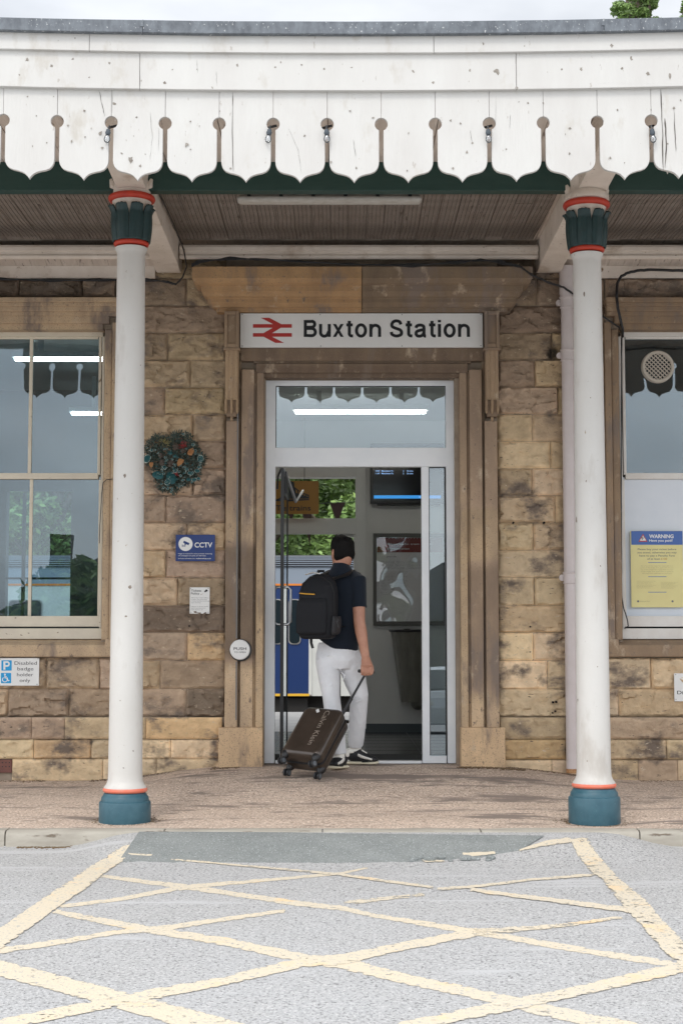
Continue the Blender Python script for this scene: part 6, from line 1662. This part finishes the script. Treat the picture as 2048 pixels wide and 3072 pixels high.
# head: skull, jaw, nose, ears
hv = []
body.tube([hd + up * z for z in (-.125, -.108, -.085, -.05, -.01, .035, .07, .092, .102)], [(.030, .040), (.046, .062), (.058, .078), (.066, .088), (.071, .094), (.073, .095), (.062, .082), (.036, .05), (.008, .01)], 24, side=hr)
body.tube([hd - up * .05 + hf * .04, hd - up * .10 + hf * .062, hd - up * .122 + hf * .055], [(.05, .04), (.038, .032), (.02, .018)], 14, side=hr)
body.tube([hd - up * .005 + hf * .088, hd - up * .03 + hf * .105, hd - up * .045 + hf * .098], [.009, .014, .012], 10)
body.tube([hd - up * .075 + hf * .088 - hr * .022, hd - up * .075 + hf * .098, hd - up * .075 + hf * .088 + hr * .022], [.005, .009, .005], 8)
for s in (-1, 1):
    e = hd + hr * (s * .074) - up * .018 - hf * .004
    body.tube([e + up * .030 - hf * .006, e + up * .022 - hf * .016 + hr * s * .010, e - hf * .018 + hr * s * .012, e - up * .022 - hf * .008 + hr * s * .007, e - up * .034 + hr * s * .0], [.005, .008, .008, .008, .006], 8)
    body.tube([e + up * .018, e - up * .02], [.009, .007], 8)
body.v = [hd + (v - hd) * HS for v in body.v]
body.tube([hd - up * .07 - hf * .015, nk, sh + up * .02, chest], [(.056, .06), (.058, .062), (.10, .07), (.15, .10)], 18, side=rt)
body.tube([chest, waist, hip - up * .06], [(.15, .09), (.125, .085), (.115, .085)], 18, side=rt)
# arms
body.tube([shr, shr.lerp(elb, .5), elb, elb.lerp(wri, .28), elb.lerp(wri, .65), wri], [.052, .048, .043, .045, .036, (.031, .024)], 16, side=(1, 0, 0))
body.tube([shl, shl.lerp(ell, .5), ell, ell.lerp(wrl, .3), wrl], [.05, .046, .041, .042, .028], 14)
# legs
body.tube([hip + rt * .06 - up * .03, knee_r, ank_r, ank_r - up * .05], [.062, .050, .038, .045], 14)
body.tube([hip - rt * .06 - up * .03, knee_l, ank_l, ank_l - up * .05], [.062, .050, .038, .045], 14)
# right hand closed round the grip; fingers wrap over it away from the viewer, thumb from the side of the palm
grip_c = PC(748, 1563, -.300); ga = V((.99, 0, -.07)).normalized()
palm0 = wri; palm1 = PC(752, 1520, -.330)
body.tube([palm0, palm0.lerp(palm1, .4), palm1, palm1 + (grip_c - palm1) * .35], [(.028, .022), (.036, .022), (.042, .023), (.040, .020)], 14, side=(1, 0, 0))
for k in range(4):
    o = (k - 1.5) * .0205; ln = (.9, 1.0, .97, .8)[k]; c0 = grip_c + ga * o; r = .0100 - .0006 * abs(k - 1)
    pts = [c0 + up * .040 + V((0, -.024, 0)), c0 + up * .022 + V((0, -.030, 0)), c0 + V((0, -.028, -.004)), c0 + V((0, -.016, -.024 * ln)), c0 + V((0, .006, -.026 * ln)), c0 + V((0, .021, -.010))]
    body.tube(pts, [r * 1.1, r * 1.15, r * 1.05, r, r * .95, r * .8], 10)
b0 = PC(776, 1500, -.315)
body.tube([b0, PC(790, 1535, -.305), PC(792, 1562, -.315), PC(784, 1584, -.325)], [.0135, .0125, .0115, .009], 10)
# left hand, loosely curled in front
for k in range(4): body.tube([wrl + V((0, .03, 0)), wrl + V(((k - 1.5) * .02, .085, 0)), wrl + V(((k - 1.5) * .021, .12 - .006 * abs(k - 1.5), -.012)), wrl + V(((k - 1.5) * .02, .125, -.04))], [.014, .0105, .0095, .008], 8)
body.tube([wrl, wrl + V((0, .05, 0)), wrl + V((0, .085, 0))], [(.026, .02), (.04, .018), (.036, .014)], 10, side=(1, 0, 0))
body.tube([wrl + V((.03, .03, 0)), wrl + V((.05, .06, -.01)), wrl + V((.048, .085, -.02))], [.013, .011, .009], 8)
body.obj('body', M['skin'], per, remesh=.0042, voxsm=2)
# eyes
m = MB()
for s in (-1, 1): m.ball(hd + hf * .086 + hr * (s * .031) + up * .002, (.011, .011, .009), 10, 8)
m.obj('eye', mat('eye', (.06, .04, .03), .2), per, smooth=True)
# hair
m = MB()
m.tube([hd + up * z - hf * f for z, f in ((-.070, .050), (-.058, .044), (-.035, .032), (-.008, .020), (.02, .010), (.05, .004), (.080, .002), (.103, .004), (.115, .008))], [(.040, .036), (.066, .056), (.078, .072), (.079, .083), (.080, .092), (.081, .097), (.071, .088), (.048, .06), (.012, .02)], 26, side=hr)
for k in range(26):
    a_ = k * .73; r_ = .03 + .04 * ((k * 7) % 10) / 10; m.ball(hd + hr * (r_ * cos(a_)) + hf * (r_ * sin(a_) * 1.1) + up * (.085 + .02 * (1 - r_ / .07)), (.014, .014, .010), 7, 5)
m.v = [hd + (v - hd) * HS for v in m.v]
m.obj('hair', M['hair'], per, remesh=.0045, voxsm=3)
# shirt: torso, sleeves, collar
m = MB()
m.tube([hip - up * .0 + V((0, 0, -.02)), hip + up * .05, waist, waist.lerp(chest, .5), chest, sh - up * .015, sh + up * .035, nk + up * .0], [(.162, .118), (.160, .118), (.155, .112), (.168, .115), (.182, .122), (.165, .105), (.105, .085), (.062, .066)], 28, side=rt)
sl_end = PC(700, 1108, -.25)
m.tube([sh + rt * .10 - up * .01, shr + up * .005, shr.lerp(sl_end, .5), sl_end], [.062, .066, .060, (.054, .050)], 18, side=(1, 0, 0))
m.tube([sh - rt * .10 - up * .01, shl + up * .005, shl.lerp(ell, .5), shl.lerp(ell, .72)], [.062, .064, .058, .054], 18)
m.tube([nk - up * .035 - fw * .004, nk - up * .01, nk + up * .010, nk + up * .020], [(.078, .080), (.068, .070), (.064, .066), (.060, .062)], 20, side=rt)
for v in m.v:
    if v.z < waist.z + .03:
        f_ = (waist.z + .03 - v.z) / .25; v.z += f_ * (.065 - .80 * (v - hip).dot(rt))
m.obj('polo_shirt', M['navy'], per, remesh=.0055, voxsm=4)
m = MB(); ax_ = (sl_end - shr).normalized(); m.tube([sl_end - ax_ * .012, sl_end + ax_ * .004], [(.0555, .0515), (.0555, .0515)], 20, side=(1, 0, 0)); m.obj('sleeve_cuff', M['navy'], per, smooth=True)
# trousers
m = MB()
m.tube([hip + up * .065, hip + up * .0, hip - up * .07, hip - up * .13], [(.148, .108), (.160, .122), (.164, .126), (.145, .112)], 28, side=rt)
m.tube([hip + rt * .070 - up * .03, th_r, th_r.lerp(knee_r, .55), knee_r + up * .02, knee_r.lerp(ank_r, .4), knee_r.lerp(ank_r, .75), PC(674, 2082, .035)], [(.098, .108), (.095, .104), (.080, .088), (.066, .074), (.065, .074), (.060, .070), (.055, .066)], 22, side=rt)
m.tube([hip - rt * .070 - up * .03, th_l, th_l.lerp(knee_l, .55), knee_l + up * .02, knee_l.lerp(ank_l, .4), knee_l.lerp(ank_l, .75), PC(556, 2150, -.262)], [(.096, .106), (.090, .098), (.076, .086), (.063, .072), (.063, .072), (.060, .070), (.055, .066)], 22, side=rt)
# folds
for (a, b, r_) in ((PC(575, 1640, -.23), PC(610, 1560, -.24), .008), (PC(430, 1440, -.20), PC(520, 1450, -.255), .004), (PC(660, 1660, -.19), PC(735, 1620, -.20), .006), (PC(655, 1830, -.165), PC(725, 1800, -.17), .006), (PC(450, 1680, -.25), PC(520, 1650, -.285), .006), (PC(455, 1800, -.27), PC(530, 1770, -.285), .007), (PC(650, 1990, -.03), PC(715, 1960, -.04), .006), (PC(660, 1900, -.08), PC(700, 1870, -.10), .005), (PC(700, 1500, -.225), PC(640, 1560, -.25), .006)):
    m.tube([a, a.lerp(b, .5) + V((0, -.006, -.006)), b], [r_ * .3, r_, r_ * .3], 6)
def fold(a, b, r=.007): m.tube([a, a.lerp(b, .5) + V((0, -.008, -.004)), b], [r * .4, r, r * .4], 6)
ff = -fw
fold(PC(600, 1600, -.245), PC(560, 1545, -.235)); fold(PC(405, 1540, -.19), PC(470, 1520, -.24), .009); fold(PC(420, 1570, -.21), PC(500, 1560, -.25), .008)
fold(PC(640, 1745, -.18), PC(690, 1725, -.205), .008); fold(PC(650, 1790, -.17), PC(740, 1745, -.175), .007); fold(PC(520, 1600, -.23), PC(440, 1760, -.26), .006); fold(PC(690, 2050, -.04), PC(650, 2020, -.04), .005)
m.obj('trousers', M['trouser'], per, remesh=.0058, voxsm=3)
m = MB(); m.tube([PC(672, 2070, .04), ank_r - up * .02, ank_r - up * .05], [.044, .045, .046], 16); m.tube([PC(556, 2085, -.25), ank_l - up * .05], [.044, .046], 16); m.obj_x('sock', M['shoe_white'], per, ((ank_r.x + ank_l.x) / 2,), smooth=True, remesh=.004, voxsm=2)
# shoes
def shoe(heel, toe, lab):
    d = V((toe.x - heel.x, toe.y - heel.y, 0)); L_ = d.length; d.normalize(); s = d.cross(up); s.normalize()
    def q(t, h, w=0): return heel + d * (t * L_) + up * h + s * w
    pr_ = pave_z(heel.x, heel.y)
    root = MB(); root.tube([q(.0, .020), q(.04, .021), q(.25, .021), q(.5, .021), q(.75, .021), q(.93, .022), q(1.0, .026)], [(.026, .020), (.037, .020), (.037, .020), (.041, .020), (.050, .020), (.040, .018), (.014, .010)], 20, side=s)
    root.tube([q(.02, .030), q(.06, .088)], [(.030, .022), (.028, .018)], 14, side=s) if False else None
    sole = MB(); sole.tube([q(-.01, .012), q(.04, .012), q(.25, .012), q(.5, .012), q(.75, .012), q(.95, .014), q(1.02, .020)], [(.026, .012), (.040, .013), (.041, .013), (.044, .013), (.052, .013), (.041, .013), (.012, .008)], 20, side=s)
    up_ = MB(); up_.tube([q(.02, .062), q(.08, .070), q(.22, .072), q(.40, .066), q(.58, .054), q(.78, .042), q(.93, .037), q(1.0, .032)], [(.020, .040), (.034, .054), (.037, .058), (.040, .050), (.044, .038), (.047, .028), (.038, .020), (.014, .008)], 22, side=s)
    o = up_.obj('shoe', M['shoe_black'], per, remesh=.004, voxsm=2)
    if lab: o['label'] = lab
    sole.obj('shoe_sole', M['sole'], o, remesh=.004, voxsm=1)
    w_ = MB()
    for sg in (-1, 1):
        w_.tube([q(.02, .098, sg * .014), q(.10, .104, sg * .031), q(.26, .100, sg * .034)], [(.018, .020), (.014, .024), (.008, .014)], 10)   # heel collar
        w_.tube([q(.38, .072, sg * .037), q(.50, .060, sg * .042), q(.64, .050, sg * .045), q(.84, .040, sg * .042)], [(.008, .020), (.008, .018), (.008, .015), (.006, .010)], 8)
    w_.tube([q(.46, .108), q(.56, .092), q(.66, .079), q(.76, .067)], [(.018, .006), (.022, .007), (.022, .006), (.014, .004)], 10, side=s)
    w_.tube([q(.01, .040), q(-.005, .07), q(.01, .095)], [(.020, .006), (.022, .007), (.018, .006)], 10, side=s)
    w_.obj('shoe_panel', M['shoe_white'], o, remesh=.0035, voxsm=1)
    b_ = MB(); b_.box(0, 0, 0, 0, 0, 0) if False else None
    for sg in (-1, 1):
        for i in range(3):
            b_.tube([q(.26 + i * .045, .030, sg * .040), q(.26 + i * .045, .030, sg * .0445)], .0035, 6)
        b_.tube([q(.52, .026, sg * .044), q(.72, .028, sg * .050)], [.008, .006], 6)
    b_.obj('shoe_stud', M['ink'], o)
gz = lambda p: V((p.x, p.y, pave_z(p.x, p.y) + .002))
shoe(gz(PC(612, 2205, .045)), gz(PC(832, 2224, .00)), 'black and white trainer, seen side-on in full')
shoe(gz(PC(606, 2230, -.21)), gz(PC(500, 2262, -.33)), 'black and white trainer half hidden by the suitcase')

# ================================================================ BACKPACK
bc = PC(412, 1105, -.33)
bp = thing('backpack', 'black backpack with a mustard zip and mesh side pocket on the person\'s back', 'backpack', tuple(PC(420, 1340, -.33)))
bk = -fw; tilt = V((.03, 0, 1)).normalized()
def BP(u, v, d=0): return bc + rt * u + tilt * v + bk * d    # across, up, outward
def rr_ring(hw, hd_, n=28, e=3.2):
    return [(hw * math.copysign(abs(cos(a)) ** (2 / e), cos(a)), hd_ * math.copysign(abs(sin(a)) ** (2 / e), sin(a))) for a in [2 * pi * i / n for i in range(n)]]
def rloft(m, levels, n=28, e=3.2):
    vs = []; N = len(levels)
    for (v, hw, hd_, du, dd) in levels: vs += [BP(x + du, v, y + dd) for x, y in rr_ring(hw, hd_, n, e)]
    m.add(vs, [(j * n + i, j * n + (i + 1) % n, (j + 1) * n + (i + 1) % n, (j + 1) * n + i) for j in range(N - 1) for i in range(n)] + [tuple(range(n - 1, -1, -1)), tuple(range((N - 1) * n, N * n))])
m = MB()
rloft(m, [(-.238, .10, .06, 0, 0), (-.228, .125, .078, 0, 0), (-.20, .138, .088, 0, 0), (-.12, .143, .094, 0, .004), (0, .143, .096, 0, .004), (.09, .140, .090, 0, 0), (.15, .130, .078, 0, -.006), (.19, .110, .064, 0, -.012), (.222, .080, .048, 0, -.018), (.238, .045, .03, 0, -.022)])
m.obj('main_bag', M['pack'], bp, remesh=.006, voxsm=2)
m = MB(); rloft(m, [(-.205, .100, .012, -.01, .088), (-.19, .118, .020, -.01, .092), (-.06, .122, .024, -.01, .096), (.03, .118, .020, -.01, .094), (.060, .105, .010, -.01, .088)]); m.obj('front_pocket', M['pack'], bp, remesh=.005, voxsm=2)
m = MB(); m.tube([BP(-.115, .098, .088), BP(-.06, .091, .094), BP(.010, .088, .094)], .0050, 8); m.obj('zip', M['mustard'], bp, smooth=True)
m = MB(); m.tube([BP(-.118, .103, .089), BP(-.06, .104, .096), BP(.012, .094, .094)], [.004, .007, .004], 8); m.tube([BP(-.14, -.02, .03), BP(-.137, .10, .04), BP(-.11, .17, .05), BP(-.04, .215, .04), BP(.04, .215, .04), BP(.11, .17, .045), BP(.138, .10, .035), BP(.142, -.05, .03)], .004, 6); m.obj('piping', M['pack_trim'], bp, smooth=True)
m = MB(); m.tube([BP(-.03, .228, -.02), BP(-.022, .262, -.03), BP(.022, .262, -.03), BP(.03, .228, -.02)], [(.012, .005)] * 4, 10); m.obj('grab_handle', M['pack_trim'], bp, smooth=True)
m = MB(); m.tube([BP(-.10, .236, .02), BP(-.04, .250, .025), BP(.02, .240, .045)], [(.020, .004), (.018, .006), (.013, .004)], 8, side=tuple(bk)); m.obj('luggage_tag', M['sign_white'], bp, smooth=True)
m = MB()   # shoulder straps over the shoulders
q0 = BP(.07, .20, -.045)
m.tube([q0, PC(612, 880, -.26), sh + rt * .085 + up * .052 - fw * .01, sh + rt * .10 + up * .03 + fw * .07, chest + rt * .115 + fw * .125, waist + rt * .14 + fw * .09, PC(600, 1245, -.235), BP(.12, -.15, -.05)], [(.028, .007)] * 5 + [(.014, .004)] * 3, 12, side=tuple(rt))
m.tube([BP(-.07, .20, -.045), sh - rt * .085 + up * .052 - fw * .01, sh - rt * .10 + up * .03 + fw * .07, chest - rt * .115 + fw * .125, waist - rt * .15 + fw * .08, BP(-.12, -.15, -.05)], [(.028, .007)] * 4 + [(.014, .004)] * 2, 12, side=tuple(rt))
m.tube([BP(-.06, -.235, -.02), PC(360, 1360, -.30), PC(372, 1398, -.29)], [(.010, .004)] * 3, 6); m.obj('shoulder_strap', M['pack_trim'], bp, smooth=True)
m = MB(); rs_ = random.Random(2)
rlv = [(-.205, .012, .050, .138, 0), (-.19, .020, .066, .144, 0), (-.12, .022, .070, .148, 0), (-.07, .016, .066, .146, 0)]
rloft(m, rlv, 20, 2.6); m.obj('side_pocket', mat('pocket_mesh', (.03, .032, .037), .6, var=(.008, .008, .010), vscale=120, bump=1, bscale=160), bp, remesh=.005)
m = MB(); m.tube([BP(.150, -.075, .01), BP(.172, -.10, .02), BP(.160, -.13, .03), BP(.176, -.155, .02), BP(.168, -.115, .04), BP(.158, -.08, .03)], .0014, 5); m.obj('elastic_cord', M['hub'], bp)

# ================================================================ SUITCASE
u_ = V((.88, -.46, -.06)).normalized(); v_ = V((.374, .634, .676)); v_ = (v_ - u_ * v_.dot(u_)).normalized(); w_ = u_.cross(v_).normalized()   # w_ faces the viewer
if w_.y > 0: w_ = -w_
HW, HH, HD = .158, .235, .098
# put the two lower wheels on the ground below the picture points of the near wheels
tgt = P(883, 2200, -.55)
sc_c = P((780 + 390 / 2.352), (1350 + 2040 / 2.352), -.52)
low = lambda c: min((c + u_ * (a * HW * .78) - v_ * (HH + .062) - w_ * (HD * .62) - up * .026).z - pave_z((c + u_ * (a * HW * .78)).x, (c - v_ * HH).y) for a in (-1, 1))
for _ in range(30):      # settle along the line of sight until the wheels touch
    e = low(sc_c); dirc = (sc_c - V((0, CAMY, CAMZ))).normalized(); sc_c += dirc * (e / max(.05, -dirc.z + .02)) * .35
su = thing('suitcase', 'bronze hard-shell cabin suitcase tipped on its wheels beside the person', 'suitcase', tuple(sc_c))
def SP_(a, b, c): return sc_c + u_ * a + v_ * b + w_ * c
def shell(hw, hh, hd_, r, c0, lv):
    """rounded box shell between depths"""
    m = MB(); n = 48; vs = []
    for (d, ins) in lv:
        for i in range(n):
            a = 2 * pi * i / n; rr_ = r; ca, sa = cos(a), sin(a)
            x = (hw - ins - rr_) * (1 if ca > 1e-6 else -1 if ca < -1e-6 else 0) + rr_ * ca; y = (hh - ins - rr_) * (1 if sa > 1e-6 else -1 if sa < -1e-6 else 0) + rr_ * sa
            vs.append(SP_(x, y, c0 + d))
    N = len(lv); m.add(vs, [(j * n + i, j * n + (i + 1) % n, (j + 1) * n + (i + 1) % n, (j + 1) * n + i) for j in range(N - 1) for i in range(n)] + [tuple(range(n - 1, -1, -1)), tuple(range((N - 1) * n, N * n))])
    return m
R = [0, 10, 20, 30, 40, 50, 60, 70, 80, 90]
rad = .042
lvA = [(.012, 0), (.03, -.001)] + [(HD - rad + rad * sin(radians(a)), rad - rad * cos(radians(a))) for a in R]
shell(HW, HH, HD, .045, 0, lvA).obj('front_shell', M['case'], su, smooth=True, angle=50)
shell(HW, HH, HD, .045, 0, [(-d, i) for d, i in lvA]).obj('back_shell', M['case'], su, smooth=True, angle=50)
shell(HW, HH, HD, .045, 0, [(-.0119, .004), (-.008, .0), (-.004, .004), (.004, .004), (.008, 0), (.0119, .004)]).obj('zip_band', M['pack_trim'], su, smooth=True, angle=20)
# raised ridge panels on the face
m = MB()
for s in (-1, 1):
    pts = [SP_(s * (HW + .0015), b, .034) for b in (-HH * .72, HH * .72)]; m.tube(pts, .0028, 8)
    pts = [SP_(s * (HW + .0015), b, -.034) for b in (-HH * .72, HH * .72)]; m.tube(pts, .0028, 8)
m.obj('ridge', M['case'], su, smooth=True)
m = MB(); m.text('Calvin Klein', 0, 0, .0006, .044, 'LEFT', width=.335, bold=-.008, frame=(SP_(.030, HH * .82, HD), -v_, u_)); m.obj('lettering', mat('case_letter', (.42, .36, .30), .35, metal=.2), su)
m = MB(); m.obox(SP_(-.03, HH * .78, HD + .001), (u_ * .8 + v_ * .6).normalized(), (v_ * .8 - u_ * .6).normalized(), w_, .011, .017, .0008); m.obj('sticker', M['sign_white'], su)
m = MB(); m.obox(SP_(HW - .055, HH + .002, -.045), u_, v_, w_, .05, .007, .010); m.tube([SP_(-.06, HH, .0 - .02), SP_(-.055, HH + .014, -.02), SP_(.0, HH + .014, -.02), SP_(.005, HH, -.02)], .006, 8); m.obj('top_handle', M['black_plastic'], su, smooth=True)
# telescopic handle up to the hand
hb = SP_(.060, HH, -.060); hb2 = SP_(-.030, HH, -.060)
gl_ = grip_c - ga * .0; ext_dir = (gl_ - (hb + hb2) / 2)
m = MB(); off = V((.017, 0, 0))
a = SP_(.062, HH - .01, -.060); gb = gl_ - up * .008
m.tube([a, a.lerp(gb, .48)], .0120, 12); m.tube([a.lerp(gb, .48), gb], .0090, 12); m.tube([a.lerp(gb, .46), a.lerp(gb, .49)], .0135, 12)
m.obj('telescopic_handle', M['black_plastic'], su, smooth=True)
m = MB(); m.tube([gl_ - ga * .062, gl_ - ga * .055, gl_ + ga * .055, gl_ + ga * .062], [.009, .013, .013, .009], 14); m.obj('grip', M['rubber'], su, smooth=True)
# four double wheels
for a in (-1, 1):
    for c in (-1, 1):
        base_ = SP_(a * HW * .78, -HH + .004, c * HD * .62); end = base_ - v_ * .036
        ax = u_ if c < 0 else (u_ * .92 + w_ * .38).normalized()
        m = MB(); m.tube([base_ + v_ * .02, base_, base_ - v_ * .018, base_ - v_ * .030], [.033, .032, .024, .014], 16); m.obox(end, ax, v_, w_, .005, .018, .012); fork = m.obj('caster', M['black_plastic'], su, smooth=True, angle=40)
        for s in (-1, 1):
            cc = end - v_ * .016 + ax * (s * .014)
            m = MB(); m.tube([cc - ax * .008, cc - ax * .0065, cc + ax * .0065, cc + ax * .008], [.022, .026, .026, .022], 24); m.obj('wheel', M['rubber'], fork, smooth=True, angle=30)
            m = MB(); m.tube([cc + ax * (s * .0082), cc + ax * (s * .0095)], [.017, .015], 20); m.obj('hub', M['hub'], fork, smooth=True, angle=30)
